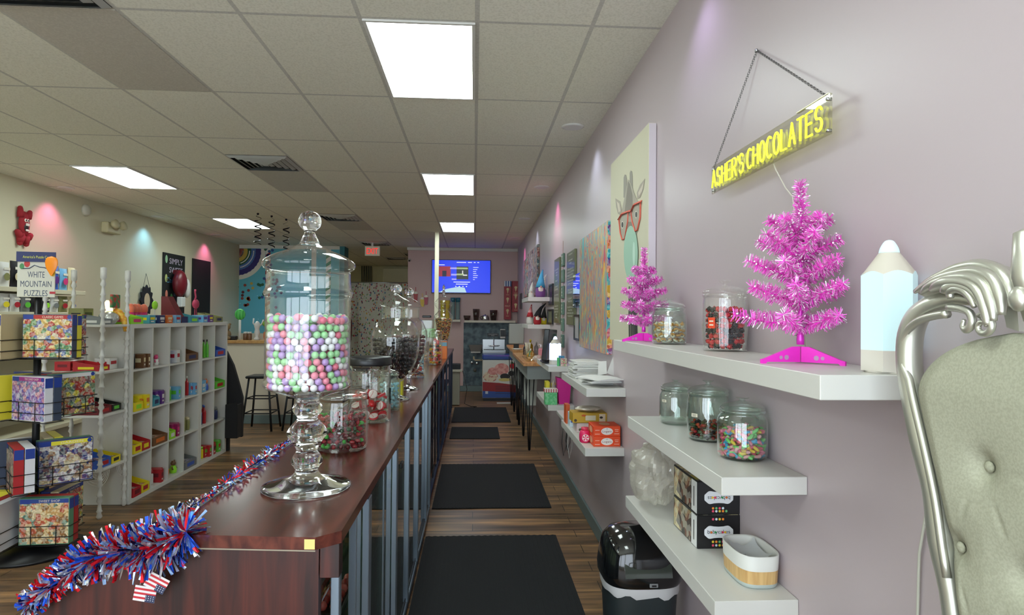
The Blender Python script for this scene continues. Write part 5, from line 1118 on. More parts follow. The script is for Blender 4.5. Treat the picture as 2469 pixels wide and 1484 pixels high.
# big bowls
def big_bowl(px_, py_, yt, rg_px, label, cc, cat_, seed, n, r_, jl):
    p = atZ(px_, py_, CZ); s = p.y/1500; zq = lambda y: (py_-y)*s; R = rg_px*s; Ht = (py_-yt)*s; hf = Ht
    stem = [(R*.58, 0), (R*.60, .004), (R*.5, .012), (R*.12, Ht*.045), (R*.08, Ht*.09), (R*.12, Ht*.125), (R*.2, Ht*.14)]
    pr = [(R*.2, Ht*.145), (R*.60, Ht*.22), (R*.92, Ht*.36), (R, Ht*.50), (R*.96, Ht*.58), (R*.78, Ht*.66), (R*.58, Ht*.70), (R*.56, Ht*.72), (R*.58, Ht*.80), (R*.60, Ht*.81)]
    lid = [(R*.56, Ht*.805), (R*.66, Ht*.815), (R*.66, Ht*.825), (R*.50, Ht*.86), (R*.2, Ht*.895), (R*.1, Ht*.91)]
    kn = [(R*.1, Ht*.905), (R*.08, Ht*.92), (R*.2, Ht*.94), (R*.24, Ht*.965), (R*.16, Ht*.99), (R*.03, Ht*1.0)]
    apothecary((p.x, p.y, CZ), R, Ht, pr, lid, kn, label, stem); f = prof_fn(pr, .006); A = pack(f, Ht*.17, Ht*.52, r_, seed, 2, 5)
    pour(A, (p.x, p.y, CZ), [(lump(r_*.98, c, .3), 'licorice_candy', nm+' sweet in '+jl, nm+' sweets in '+jl) for c, nm in cc], n, jl, random.Random(seed)); return p
big_bowl(952, 963, 689, 58, 'large footed glass bowl jar of black licorice on the counter', [((16, 18, 26), 'black'), ((34, 22, 32), 'plum black')], '', 3, 200, .015, 'the large licorice bowl')
big_bowl(984, 940, 697, 44, 'second footed bowl jar of dark red sweets behind the licorice bowl', [((90, 30, 40), 'dark red'), ((50, 24, 36), 'maroon')], '', 4, 120, .015, 'the second footed bowl')
p = atZ(966, 956, CZ); printed_box((p.x-.0, p.y, CZ), (.03, .06, .13), (226, 222, 40), 'small bright yellow carton standing between the footed bowls')
p = atZ(1005, 912, CZ); t = thing('glass_jar', 'square glass jar of striped multicolour sticks on the counter', 'jar', (p.x, p.y+.08, CZ)); r = .085
glass_wall([(r, 0), (r, .25), (r*.7, .28), (r*.7, .30)], .004, GLASS, 4, PI/4).obj('jar_body', t); m = MB(*[P(c, .4) for c in ((206, 150, 60), (120, 60, 50), (210, 200, 190), (90, 90, 110), (196, 90, 70))]); rg = random.Random(31)
for i in range(60): m.cur = i % 5; a = V((rg.uniform(-.035, .035), rg.uniform(-.035, .035), rg.uniform(.012, .12))); d = V((rg.uniform(-1, 1), rg.uniform(-1, 1), rg.uniform(-.3, .3))).normalized()*.02; m.cyl(a-d, a+d, .004, seg=5)
o = m.obj('stick_filling', t); o['kind'] = 'stuff'; MB(P((200, 200, 196), .3, .5)).lathe([(r*.72, .30), (r*.72, .32), (.0001, .32)], seg=4, ph=PI/4, smooth=False).obj('lid', t)
CZ2 = CZ-.006
p = atZ(1030, 893, CZ2); printed_box((-.50, p.y-.25, CZ2), (.05, .10, .19), (90, 160, 190), 'pale blue and white label carton on the farther counter', bands=[lambda m, w, d, h: m.mat(P((200, 50, 50))).disc((0, -d/2-.001, h*.2), X_, Z_, .02), lambda m, w, d, h: m.mat(P((220, 226, 226))).box((0, -d/2-.0006, h*.75), (w*.8, .001, h*.3))])
def tall_jar(px_, py_, rpx, hpx, cols_, label, seed, n, r_, fill=.6, nm='gummy sweet', glass=None):
    p = atZ(px_, py_, CZ2); s = p.y/1500; t, f = cookie_jar((p.x, p.y, CZ2), rpx*s, hpx*s, label, glass=GLASS, neck=.86); A = pack(f, .006, hpx*s*.8*fill, r_, seed, 2, 5)
    pour(A, (p.x, p.y, CZ2), [(lump(r_*.95, c, .3), 'gummy_candy', f'{k} {nm} inside the {label.split(" of ")[0]}', f'{k} {nm}s in the {label.split(" of ")[0]}') for c, k in cols_], n, 'the '+label.split(' of ')[0], random.Random(seed))
tall_jar(1049, 880, 17, 96, [((214, 80, 40), 'orange-red'), ((226, 180, 50), 'yellow'), ((190, 40, 40), 'red'), ((50, 60, 40), 'dark green')], 'round shouldered glass jar of orange and yellow gummies', 41, 90, .02)
t = thing('candy_tube', 'clear upright tube of red round sweets beside the orange gummy jar', 'container', (-.415, 6.95, CZ2)); MB(GLASS).lathe([(.045, 0), (.045, .30), (.042, .30), (.042, .004), (.0001, .004)], seg=20).obj('tube', t)
m = MB(P((222, 50, 60), .3)); 
for i in range(14): a = i*2.2; m.ball((.018*math.cos(a), .018*math.sin(a), .026+i*.018), .022, 8)
o = m.obj('red_filling', t); o['kind'] = 'stuff'
p = atZ(1073, 862, CZ2); printed_box((-.40, 7.78, CZ2), (.13, .15, .215), (222, 120, 50), 'orange and blue box holding up the far candy jar', bands=[lambda m, w, d, h: m.mat(P((110, 160, 180))).box((0, -d/2-.0006, h*.85), (w, .001, h*.22))])
JX, JY, JZ = -.385, 7.78, CZ2+.217
s = JY/1500; pr = [(.035, 0), (.07, .03), (22*s, 50*s), (21*s, 62*s), (13*s, 72*s), (13*s, 76*s)]; lid = [(13*s, 76*s), (20*s, 84*s), (21*s, 92*s), (14*s, 102*s), (4*s, 108*s)]; kn = [(4*s, 107*s), (2.5*s, 112*s), (4*s, 118*s), (2*s, 122*s), (3.5*s, 128*s), (.002, 136*s)]
apothecary((JX, JY, JZ), .1, .6, pr, lid, kn, 'ornate apothecary jar of mixed bright sweets standing on the orange box', None); A = pack(prof_fn(pr, .006), .01, 56*s, .0105, 51, 2, 4)
pour(A, (JX, JY, JZ), [(lump(.0098, c, .3), 'mixed_candy', k+' sweet in the ornate jar on the orange box', k+' sweets in the ornate jar') for c, k in (((222, 150, 50), 'amber'), ((180, 50, 40), 'red'), ((90, 90, 40), 'olive'), ((226, 200, 120), 'cream'), ((60, 40, 34), 'brown'))], 220, 'the ornate jar', random.Random(6))
t = thing('drink_dispenser', 'clear square drink dispenser with black lid far along the counter', 'dispenser', (-.60, 8.3, CZ2)); MB(m_glass((240, 248, 240), 1.3)).box((0, 0, .24), (.2, .2, .48), .01).obj('tank', t); MB(BLACK).box((-.03, 0, .52), (.11, .15, .03), .006).obj('lid', t); MB(P((150, 196, 130), .4)).box((0, 0, .3), (.17, .17, .12), .01).obj('green_liquid', t); MB(BLACK).box((-.02, -.11, .12), (.06, .02, .14), .004).obj('tap_panel', t)
p = atZ(1035, 900, CZ2); tall_jar(1019, 872, 12, 90, [((206, 190, 150), 'cream')], 'narrow clear jar of cream sweets', 44, 40, .022, .4)
# tinsel garland
RB = [P((224, 30, 44), .2, .5), P((44, 100, 236), .2, .5), P((160, 200, 250), .15, .7), P((230, 234, 242), .15, .7), P((24, 30, 90), .2, .6)]
def garland(pts, rads, n, label, seed, w=.0034):
    rg = random.Random(seed); m = MB(*RB); pts = [V(p) for p in pts]; m.cur = 4; m.tube(pts, .0025, 5); N = len(pts)-1
    for i in range(n):
        u = rg.random()*N; k_ = min(int(u), N-1); f = u-k_; c = pts[k_].lerp(pts[k_+1], f); r = rads[k_]*(1-f)+rads[k_+1]*f; d = (pts[k_+1]-pts[k_]).normalized()
        a = d.orthogonal().normalized(); b = d.cross(a); th = rg.random()*6.28; v = (a*math.cos(th)+b*math.sin(th)+d*rg.uniform(-.5, .5)).normalized()*r*rg.uniform(.6, 1.1); s_ = v.cross(V((rg.gauss(0, 1), rg.gauss(0, 1), rg.gauss(0, 1)))).normalized()*w*rg.uniform(.7, 1.4)
        m.cur = rg.choice((0, 0, 0, 1, 1, 2, 2, 3, 3, 3, 4)); q = c+v*.55+s_*.4; e = c+v; tw = v.cross(s_).normalized()*w*.8
        m.add([c-s_*.5, c+s_*.5, q+s_+tw*.2, q-s_-tw*.2, e+s_*.6+tw, e-s_*.6-tw], [(0, 1, 2, 3), (3, 2, 4, 5)])
    return tag(m.obj('tinsel_garland'), label, 'tinsel garland')
gp1 = [(60, 1468), (110, 1425), (160, 1388), (215, 1350), (270, 1330), (330, 1328), (375, 1322), (415, 1300), (450, 1282)]
G = [atY(x, y, 1.525) for x, y in gp1]+[V((CX0-.012, 1.62, CZ+.012))]
rad = [.03, .035, .04, .05, .06, .065, .068, .065, .05, .035]
gar = garland(G, [q*1.15 for q in rad], 1300, 'thick red blue and silver tinsel garland draped over the counter end', 3)
G2 = [V((CX0-.010, 1.66+.1*i, CZ+.008+(.006 if i % 2 else 0))) for i in range(15)]
garland(G2, [.026, .018, .012, .03, .034, .036, .030, .034, .026, .008, .02, .008, .004, .016, .012], 620, 'thin red and blue tinsel garland running along the counter edge', 4, .0022)
def flag(loc, ry, label):
    t = thing('paper_flag', label, 'flag', loc); R_ = Matrix.Rotation(ry, 3, 'Y'); m = MB(P((222, 218, 216), .6), P((190, 40, 50), .6), P((40, 50, 80), .6), P((214, 214, 220), .6)); w, h = .05, .036
    for k_ in range(7): m.cur = 0 if k_ % 2 == 0 else 1; z = -h*k_/7; m.add([R_ @ V((x, y, zz_)) for x, y, zz_ in ((0, 0, z), (w, 0, z), (w, 0, z-h/7), (0, 0, z-h/7))], [(0, 1, 2, 3)])
    m.cur = 2; m.add([R_ @ V(v) for v in ((w*.55, -.0006, -h*.52), (w, -.0006, -h*.52), (w, -.0006, -h), (w*.55, -.0006, -h))], [(0, 1, 2, 3)]); m.cur = 3
    for i in range(12): m.disc(R_ @ V((w*.59+(i % 4)*w*.11, -.001, -h*(.6+.13*(i//4)))), X_, Z_, .0011, seg=5)
    m.obj('flag_sheet', t); MB(P((200, 200, 204), .3)).tube([(.01, 0, 0), (.018, 0, .03), (.03, .0, .06)], .0008, 4).obj('string', t)
flag(atY(327, 1411, 1.52), .18, 'small stars and stripes flag hanging lower from the garland'); flag(atY(364, 1378, 1.515), .5, 'small tilted stars and stripes flag hanging just above the other')
# ---------------------------------------------------------------- floor mats
MT = m_speckle((16, 18, 20), (24, 26, 28), 300, .4, .6, .95)
def mat_(x0, x1, y0, y1, label, saw=True):
    m = MB(MT); n = int((x1-x0)/.022); pts = [(x0, y0, .002), (x1, y0, .002)]+([(x1-(x1-x0)*(i+.0)/n-(0 if i % 2 else 0), y1+(.010 if i % 2 else 0), .002) for i in range(n+1)] if saw else [(x1, y1, .002), (x0, y1, .002)])
    m.poly(pts, (0, 0, .008)); 
    for i in range(int((x1-x0)/.03)): m.bb(x0+.012+i*.03, x0+.022+i*.03, y0+.01, y1-.01, .010, .0115)
    tag(m.obj('floor_mat'), label, 'floor mat', 'black rubber floor mats behind the counter')
mat_(-.336, .605, 2.3, 4.52, 'nearest and largest black ribbed floor mat in the aisle'); mat_(-.336, .655, 5.18, 6.70, 'second black ribbed floor mat from the camera'); mat_(-.31, .345, 8.1, 8.93, 'small black mat third from the camera', False); mat_(-.33, .56, 9.35, 10.85, 'farthest black mat near the chest freezer', False)
# ================================================================ back wall
p0, p1 = atY(1041, 626, YB-.06), atY(1183, 709, YB-.06); w, h = p1.x-p0.x, p0.z-p1.z
t = thing('television', 'wall mounted television showing a bright blue music screen', 'television', ((p0.x+p1.x)/2, YB, p1.z))
MB(BLACK).bb(-w/2, w/2, -.07, -.03, 0, h, .006).obj('tv_case', t); MB(DARK).bb(-.15, .15, -.03, 0, h*.3, h*.7).obj('wall_bracket', t)
def scr(c, e=1.0): return P(c, .3, emit=e*.55)
m = MB(scr((30, 60, 232), .9)); y = -.0712; m.bb(-w/2+.012, w/2-.012, y, -.0702, .018, h-.012)
tvs = m.obj('tv_screen', t); y = -.0722
m = MB(scr((214, 222, 255), .8)); sx = lambda u: -w/2+w*u; sz = lambda v: h*(1-v)
m.mat(scr((160, 40, 60), .7)).bb(sx(.10), sx(.32), y, -.0714, sz(.50), sz(.20)); m.mat(scr((24, 28, 60), .5)).bb(sx(.18), sx(.25), y-.0006, y, sz(.50), sz(.33)); m.mat(scr((40, 48, 44), .6)).bb(sx(.42), sx(.62), y, -.0714, sz(.58), sz(.2))
m.mat(scr((170, 190, 130), .7)).bb(sx(.42), sx(.61), y-.0006, y, sz(.28), sz(.23)).bb(sx(.42), sx(.54), y-.0006, y, sz(.46), sz(.41)); m.mat(scr((235, 235, 235), .9)).bb(sx(.515), sx(.53), y-.001, y, sz(.42), sz(.32)); m.bb(sx(.53), sx(.6), y-.001, y, sz(.47), sz(.44))
m.mat(scr((170, 165, 245), .8)).bb(sx(.31), sx(.419), y, -.0714, sz(.28), sz(.23)).bb(sx(.33), sx(.419), y, -.0714, sz(.47), sz(.42)).bb(sx(.34), sx(.419), y, -.0714, sz(.6), sz(.56))
for k in range(7): m.mat(scr((235, 240, 255), .9)).bb(sx(.70), sx(.70+(.09, .07, .05, .055, .08, .07, .03)[k]), y, -.0714, sz(.23+k*.06), sz(.215+k*.06))
for u0, u1, v in ((.37, .65, .66), (.41, .61, .72), (.42, .58, .075), (.61, .68, .075), (.71, .74, .075), (.77, .80, .075), (.12, .22, .155)): m.bb(sx(u0), sx(u1), y, -.0714, sz(v+.012), sz(v-.008))
for u in (.41, .47, .53, .59): m.disc((sx(u), y, sz(.79)), X_, Z_, .012, seg=10)
m.mat(scr((180, 214, 226), .8)).poly([(sx(.12), y, sz(.97)), (sx(.25), y, sz(.87)), (sx(.46), y, sz(.80)), (sx(.56), y, sz(.83)), (sx(.59), y, sz(.97))])
m.obj('screen_picture', tvs)
def wshelf(x0p, x1p, yp, label, dp=.24, yy=YB):
    a, b_ = atY(x0p, yp, yy-dp), atY(x1p, yp, yy-dp); tag(MB(P((214, 208, 190), .45)).bb(a.x, b_.x, yy-dp, yy-.001, a.z-.045, a.z, .002).obj('wall_shelf'), label, 'shelf'); return a.x, b_.x, a.z
xa, xb, za = wshelf(1058, 1110, 771, 'short white shelf of stacked cups on the pink back wall'); xc, xd, zc_ = wshelf(1120, 1243, 773, 'long white shelf with clear containers on the back wall')
for k, (px_, c, lid, hh, lb) in enumerate(((1067, (206, 190, 60), (216, 200, 80), .40, 'left yellow sleeve of stacked cups on the short shelf'), (1079, (214, 180, 50), (220, 190, 60), .40, 'right yellow sleeve of stacked cups on the short shelf'), (1092, (120, 140, 140), (40, 100, 120), .46, 'left grey and teal sleeve of cups on the short shelf'), (1104, (120, 140, 140), (40, 100, 120), .46, 'right grey and teal sleeve of cups on the short shelf'))):
    x = atY(px_, 750, YB-.12).x; t = thing('cup_stack', lb, 'cups', (x, YB-.13, za), 0, 'sleeves of cups on the short shelf'); m = MB(P(c, .25)); n = 14
    pr = []
    for i in range(n): z = hh*.82*i/n; pr += [(.040, z), (.046, z+hh*.05)]
    m.lathe([(.0001, 0)]+pr+[(.0001, hh*.83)], seg=16).obj('cups', t); MB(P(lid, .25)).lathe([(.048, hh*.8), (.05, hh), (.0001, hh)], seg=16).obj('top_cup', t)
def cup_art(x, y, h_px, c, label):
    p = atY(x, y+h_px/2, YB-.03); s = YB/1500; t = thing('shake_decoration', label, 'wall decoration', (p.x, YB, p.z)); h = h_px*s
    MB(P(c, .4)).poly([(-.03, -.025, 0), (.03, -.025, 0), (.045, -.025, h*.55), (-.045, -.025, h*.55)], (0, .024, 0)).obj('cup', t); m = MB(P((232, 228, 214), .6)); m.ball((0, -.014, h*.55), .046, 12, (1, .25, 1.2)); m.obj('whipped_top', t); MB(P(c, .4)).bb(-.006, .006, -.02, -.012, h*.7, h).obj('straw', t)
cup_art(1002, 711, 36, (170, 34, 40), 'red milkshake cut-out on the pink wall'); cup_art(1018, 724, 32, (224, 190, 50), 'yellow milkshake cut-out on the pink wall'); cup_art(1027, 719, 32, (176, 60, 84), 'rose milkshake cut-out on the pink wall')
for px_, w_, hh, lb in ((1126, .16, .10, 'low clear container at the near end of the long back shelf'), (1148, .15, .24, 'tall clear container on the long back shelf'), (1190, .17, .22, 'flared clear container on the long back shelf')):
    x = atY(px_, 760, YB-.12).x; t = thing('clear_container', lb, 'container', (x, YB-.12, zc_)); MB(m_glass((214, 206, 200), 1.6, .1)).lathe([(w_*.35, 0), (w_*.5, hh), (w_*.48, hh), (w_*.33, .005), (.0001, .005)], seg=20).obj('container_body', t)
t = thing('toaster', 'small chrome kettle on the long back shelf', 'kettle', (atY(1170, 760, YB-.12).x, YB-.12, zc_)); MB(CHROME).lathe(seg_loft([(.07, 0), (.075, .05), (.06, .11), (.0001, .115)], 2), seg=20).obj('kettle_body', t); MB(BLACK).tube([(-.075, 0, .09), (-.11, 0, .06), (-.075, 0, .02)], .008, 6).ball((0, 0, .125), .012, 8).obj('handle', t)
def banner(x0p, x1p, yt, yb, label, awn):
    a, b_ = atY(x0p, yt, YB-.14), atY(x1p, yb, YB-.14); w, h = b_.x-a.x, a.z-b_.z; t = thing('ice_cream_banner', label, 'sign', ((a.x+b_.x)/2, YB-.14, b_.z)); RD = P((150, 34, 44), .45)
    MB(RD).bb(-w/2, w/2, 0, .10, 0, h, .004).obj('banner_box', t); m = MB(P((214, 190, 140), .5), P((60, 70, 40), .5)); 
    for k, z in enumerate((.2, .5, .75)): m.cur = 0; m.disc((0, -.002, h*z+.03), X_, Z_, w*.2, h*.035, 14); m.poly([(-w*.14, -.002, h*z+.01), (w*.14, -.002, h*z+.01), (0, -.002, h*z-.07)]); m.cur = 1 if k == 1 else 0; m.box((0, -.002, h*z-.09), (w*.4, .001, .008))
    m.mat(P((230, 190, 160), .5)).text('MALT' if awn else 'SODA', (0, -.002, h*.35 if awn else h*.55), X_, Z_, w*.7, h*.035); m.obj('printed_pictures', t)
    if awn:
        m = MB(P((214, 220, 226), .5), P((50, 80, 140), .5))
        for k in range(6): m.cur = k % 2; m.bb(-w/2+w*k/6, -w/2+w*(k+1)/6, -.014, -.001, h*.86, h)
        m.obj('striped_awning', t)
banner(1216, 1232, 678, 771, 'red vertical ice cream banner with striped awning top', True); banner(1235, 1252, 678, 753, 'red vertical ice cream banner nearest the right corner', False)
# grey wainscot with sink wall
a, b_ = atY(1118, 776, YB), atY(1240, 776, YB); GP = m_speckle((58, 74, 84), (96, 116, 124), 9, .4, .6, .5)
o = tag(MB(GP).bb(a.x, b_.x+.1, YB-.02, YB-.001, .125, a.z-.02).obj('grey_panel'), 'blue-grey stained splash panel behind the steel sink', 'wall panel')
def onwall(x, y, d=.02): return atY(x, y, YB-d)
p0, p1 = onwall(1175, 804, .03), onwall(1202, 812, .03); t = thing('hand_wash_sign', 'small black sign with white lettering above the sink', 'sign', ((p0.x+p1.x)/2, YB-.021, p1.z)); w, h = p1.x-p0.x, p0.z-p1.z
MB(BLACK).bb(-w/2, w/2, -.008, 0, 0, h).obj('sign_plate', t); m = MB(P((220, 220, 220), .5)); m.text('HAND WASHING', (0, -.009, h*.68), X_, Z_, w*.8, h*.24); m.text('ONLY', (0, -.009, h*.3), X_, Z_, w*.3, h*.22); m.obj('lettering', t)
p = onwall(1212, 804, .03); t = thing('soap_dispenser', 'white and dark wall dispenser right of the black sign', 'dispenser', (p.x, YB-.021, p.z-.11)); MB(WHITE).bb(-.055, .055, -.08, 0, 0, .2, .006).obj('dispenser_body', t); MB(BLACK).bb(-.05, .05, -.083, -.078, .04, .18, .002).obj('window', t)
p = atY(1191, 845, YB-.25); t = thing('steel_sink', 'stainless steel hand sink with splash back and swan faucet', 'sink', (p.x, YB-.021, p.z-.12)); w = .47
m = MB(STEEL); m.bb(-w/2, w/2, -.012, 0, .12, .34, .004).obj('splash_back', t); m = MB(STEEL); m.bb(-w/2, w/2, -.42, -.40, 0, .13).bb(-w/2, -w/2+.02, -.40, -.012, 0, .13).bb(w/2-.02, w/2, -.40, -.012, 0, .13).bb(-w/2+.02, w/2-.02, -.40, -.012, 0, .02).obj('basin', t)
MB(CHROME).tube([(0, -.06, .13), (0, -.06, .34), (0, -.10, .38), (0, -.15, .36), (0, -.16, .32)], .01, 8).obj('faucet', t); m = MB(CHROME); m.cyl((-.1, -.06, .20), (.1, -.06, .20), .012, seg=8).box((-.1, -.08, .21), (.05, .05, .015), .003).box((.1, -.08, .21), (.05, .05, .015), .003).obj('tap_handles', t)
MB(P((200, 196, 186), .4)).cyl((.05, -.1, -.3), (.05, -.1, .02), .02).obj('drain_pipe', t)
p = onwall(1147, 840, .1); t = thing('towel_dispenser', 'chrome angled towel holder on the grey panel', 'dispenser', (p.x, YB-.021, p.z-.07)); MB(STEEL).add([(-.15, 0, .14), (.15, 0, .14), (.12, 0, 0), (-.12, 0, 0), (-.15, -.14, .14), (.15, -.14, .14), (.1, -.10, 0), (-.1, -.10, 0)], [(0, 1, 2, 3), (7, 6, 5, 4), (4, 5, 1, 0), (5, 6, 2, 1), (6, 7, 3, 2), (7, 4, 0, 3)]).obj('holder_body', t); MB(WHITE).bb(-.1, .1, -.09, -.02, -.03, 0).obj('paper_roll', t)
for x, y, lb in ((1138, 874, 'left chrome valve on the grey panel'), (1150, 876, 'right chrome valve on the grey panel')):
    p = onwall(x, y, .02); t = thing('water_valve', lb, 'valve', (p.x, YB-.021, p.z-.03)); MB(CHROME).cyl((0, 0, .03), (0, -.06, .03), .022, seg=12).obj('valve_body', t); MB(CHROME).ball((0, -.07, .03), .03, 10, (1, .5, 1)).obj('valve_handle', t)
p = onwall(1145, 893); tag(MB(P((90, 92, 88), .5)).lathe([(.0001, 0), (.035, 0), (.035, .03), (.0001, .03)], seg=16, R=Matrix.Rotation(PI/2, 3, 'X')).obj('pipe_cap', None, (p.x, YB-.021, p.z)), 'round grey pipe cap low on the grey panel', 'pipe cap')
p = onwall(1146, 862, .1); t = thing('grab_bar', 'short beige pipe bending towards the sink', 'pipe', (p.x, YB-.021, p.z)); MB(P((190, 180, 150), .4)).tube([(-.03, -.0, 0), (-.03, -.08, 0), (-.03, -.10, -.04), (.0, -.10, -.06), (.2, -.10, -.06)], .018, 8).obj('pipe_body', t)
# chest freezer
FZ = 11.7; a, b_ = atY(1164, 857, FZ), atY(1245, 958, FZ); w = b_.x-a.x; t = thing('chest_freezer', 'small ice cream chest freezer with blue lid and strawberry scoop print', 'freezer', ((a.x+b_.x)/2, FZ+.30, 0)); hh = a.z
MB(P((214, 212, 204), .4)).bb(-w/2, w/2, -.29, .27, .05, hh-.09, .012).obj('freezer_body', t); MB(P((40, 74, 150), .35)).bb(-w/2-.008, w/2+.008, -.30, .28, hh-.09, hh, .02).obj('lid', t); MB(BLACK).bb(-w/2+.02, w/2-.02, -.27, .25, 0, .05).obj('plinth', t)
m = MB(P((150, 40, 44), .4), P((52, 84, 160), .4)); y = -.2915
m.cur = 1; m.bb(-w/2+.003, w/2-.003, y, -.2905, .06, .20); m.cur = 0; m.poly([(-w/2+.003, y-.0005, .19), (w/2-.003, y-.0005, .16), (w/2-.003, y-.0005, .30), (0, y-.0005, .34), (-w/2+.003, y-.0005, .36)]); m.mat(P((50, 40, 60), .4))
for k in range(5): m.box((.1, y-.001, .14+k*.035), (w*.55, .0006, .008))
m.mat(P((200, 210, 220), .4)).box((-w/2+.08, y-.001, .16), (.05, .001, .05)); m.obj('brand_band', t)
SC = m_speckle((206, 130, 124), (226, 170, 160), 22, .4, .6, .5); CRM = m_speckle((190, 120, 110), (222, 206, 180), 26, .42, .5, .5); zb_ = .36
m = MB(SC); m.disc((.04, y-.001, .60), X_, Z_, .14, .11, 24); m.disc((-.13, y-.0008, .56), X_, Z_, .09, .07, 20); m.mat(CRM).disc((-w/2+.15, y-.0006, .46), X_, Z_, .14, .10, 24); m.mat(P((34, 30, 28), .4)).disc((.10, y-.0014, .46), X_, Z_, .09, .06, 16); m.disc((.22, y-.0012, .52), X_, Z_, .06, .05, 14)
m.mat(P((214, 196, 120), .5)).disc((.10, y-.0018, .40), X_, Z_, .12, .03, 16); m.mat(P((190, 30, 40), .4)).disc((.24, y-.0016, .66), X_, Z_, .05, .055, 14); m.mat(P((40, 90, 50), .4)).poly([(.2, y-.002, .71), (.28, y-.002, .70), (.23, y-.002, .75)]); m.obj('ice_cream_print', t)
tag(MB(P((196, 200, 196), .5)).bb(-.14, .14, -.06, .06, 0, .012).obj('floor_grate', None, (atZ(1216, 972, 0).x, 11.4, 0)), 'pale slotted plate on the floor before the freezer', 'floor plate')
# small things at the far counter end
p = atZ(1097, 905, 0); t = thing('side_table', 'small pale stand with dark box beside the far counter end', 'stand', (-.33, 11.2, 0)); MB(P((190, 186, 170), .5)).bb(-.12, .12, -.12, .12, .60, .64, .004).obj('table_top', t); MB(P((150, 146, 132), .5)).bb(-.08, .08, -.1, .1, .012, .60, .004).obj('table_base', t); tag(MB(BLACK).bb(-.09, .09, -.08, .08, 0, .10, .006).obj('small_black_box', None, (-.33, 11.2, .641)), 'small black box on the pale stand', 'box')
tag(MB(P((20, 20, 22), .5)).tube([(-.2, 11.08, .62), (-.12, 11.05, .3), (-.16, 11.0, .05), (-.05, 10.98, .006), (.05, 10.95, .006), (.0, 10.9, .006)], .006, 6).obj('power_cable'), 'black cable trailing from the stand to the floor', 'cable')
# ================================================================ cube shelving on the left
KX, KD = -2.86, .39; KH = 1.505
def cube_unit(y0, ncol, label, pitch=.345):
    Lk = ncol*pitch+.045+.03; t = thing('cube_shelf', label, 'shelf unit', (KX-KD/2, y0+Lk/2, 0)); E = .036; m = MB(WHITE); hx = KD/2
    m.bb(-hx, hx, -Lk/2, -Lk/2+E, 0, KH, .001).bb(-hx, hx, Lk/2-E, Lk/2, 0, KH, .001).bb(-hx, hx, -Lk/2+E, Lk/2-E, KH-E, KH, .001).bb(-hx, hx, -Lk/2+E, Lk/2-E, 0, E, .001); m.obj('frame', t)
    iw = Lk-2*E; ih = KH-2*E
    for i in range(1, 4): z = E+ih*i/4; MB(WHITE).bb(-hx+.001, hx-.002, -iw/2+.0003, iw/2-.0003, z-.008, z+.008).obj('shelf_board', t)
    for j in range(1, ncol):
        for i in range(4): y = -iw/2+iw*j/ncol; MB(WHITE).bb(-hx+.001, hx-.002, y-.008, y+.008, E+ih*i/4+(.0082 if i else 0), E+ih*(i+1)/4-(.0082 if i < 3 else 0)).obj('divider', t)
    return [(y0+Lk/2-iw/2+iw*(j+.5)/ncol, [E+ih*i/4+(.0085 if i else .0) for i in range(4)]) for j in range(ncol)], Lk
cellsA, LA = cube_unit(5.39, 4, 'white sixteen-cube shelf unit full of sweets, nearest the camera', .312)
cellsB, LB = cube_unit(5.39+LA+.004, 2, 'white narrower eight-cube shelf unit beside the larger one', .312)
cells = cellsA+cellsB; ORD = ('nearest', 'second', 'third', 'fourth', 'fifth', 'sixth'); ROW = ('top', 'second', 'third', 'bottom')
CN = {'yellow': (232, 212, 40), 'red': (176, 34, 44), 'blue': (50, 90, 180), 'navy': (34, 44, 90), 'green': (96, 190, 60), 'orange': (214, 110, 44), 'brown': (110, 76, 50), 'black': (30, 30, 34), 'white': (214, 214, 210), 'pink': (210, 60, 120), 'teal': (70, 150, 170), 'grey': (120, 124, 124), 'olive': (130, 130, 80), 'lime': (150, 220, 50), 'purple': (96, 50, 130), 'magenta': (150, 30, 90), 'skyblue': (110, 170, 210), 'cream': (214, 200, 160), 'darkred': (110, 24, 36)}
def c_(n): return P(CN[n], .35)
def tray(parent_loc, rz, w, d, h, c, c2, label, group=None, cat='candy box', inside=None):
    """open display carton: low front, high back, sweets inside"""
    t = thing('display_carton', label, cat, parent_loc, rz, group); m = MB(c_(c), c_(c2)); k = .003; m.bb(-d/2, d/2, -w/2, w/2, 0, k).bb(d/2-k, d/2, -w/2, w/2, k, h*.55)
    for s_ in (-1, 1): m.poly([(-d/2, s_*w/2, k), (d/2-k, s_*w/2, k), (d/2-k, s_*w/2, h*.55), (-d/2, s_*w/2, h)], (0, -s_*k, 0))
    m.bb(-d/2, -d/2+k, -w/2+k, w/2-k, k, h); m.cur = 1; m.box((d/2+.0006, 0, h*.28), (.001, w*.6, h*.26)); m.box((0, -w/2-.0008, h*.3), (d*.6, .001, h*.25)); m.obj('carton', t)
    m = MB(collage([CN[c], CN[c2], (230, 220, 200), (60, 40, 30)], 50)).bb(-d/2+k*1.5, d/2-k*1.5, -w/2+k*1.5, w/2-k*1.5, k, h*.45); o = m.obj('sweets', t); return t
def small_jar(loc, r, h, c, lid, label, group=None):
    t = thing('candy_tub', label, 'candy jar', loc, 0, group); MB(c_(c)).lathe(seg_loft([(r*.9, 0), (r, h*.1), (r, h*.7), (r*.75, h*.82)], 1)+[(.0001, h*.82)], seg=14).obj('tub_body', t); MB(c_(lid)).lathe([(r*.82, h*.8), (r*.82, h), (.0001, h)], seg=14).obj('lid', t); return t
def small_bottle(loc, r, h, c, cap, label, group=None): return bottle(loc, r, h, CN[c], CN[cap], label, cat='candy bottle', name='candy_bottle', group=group)
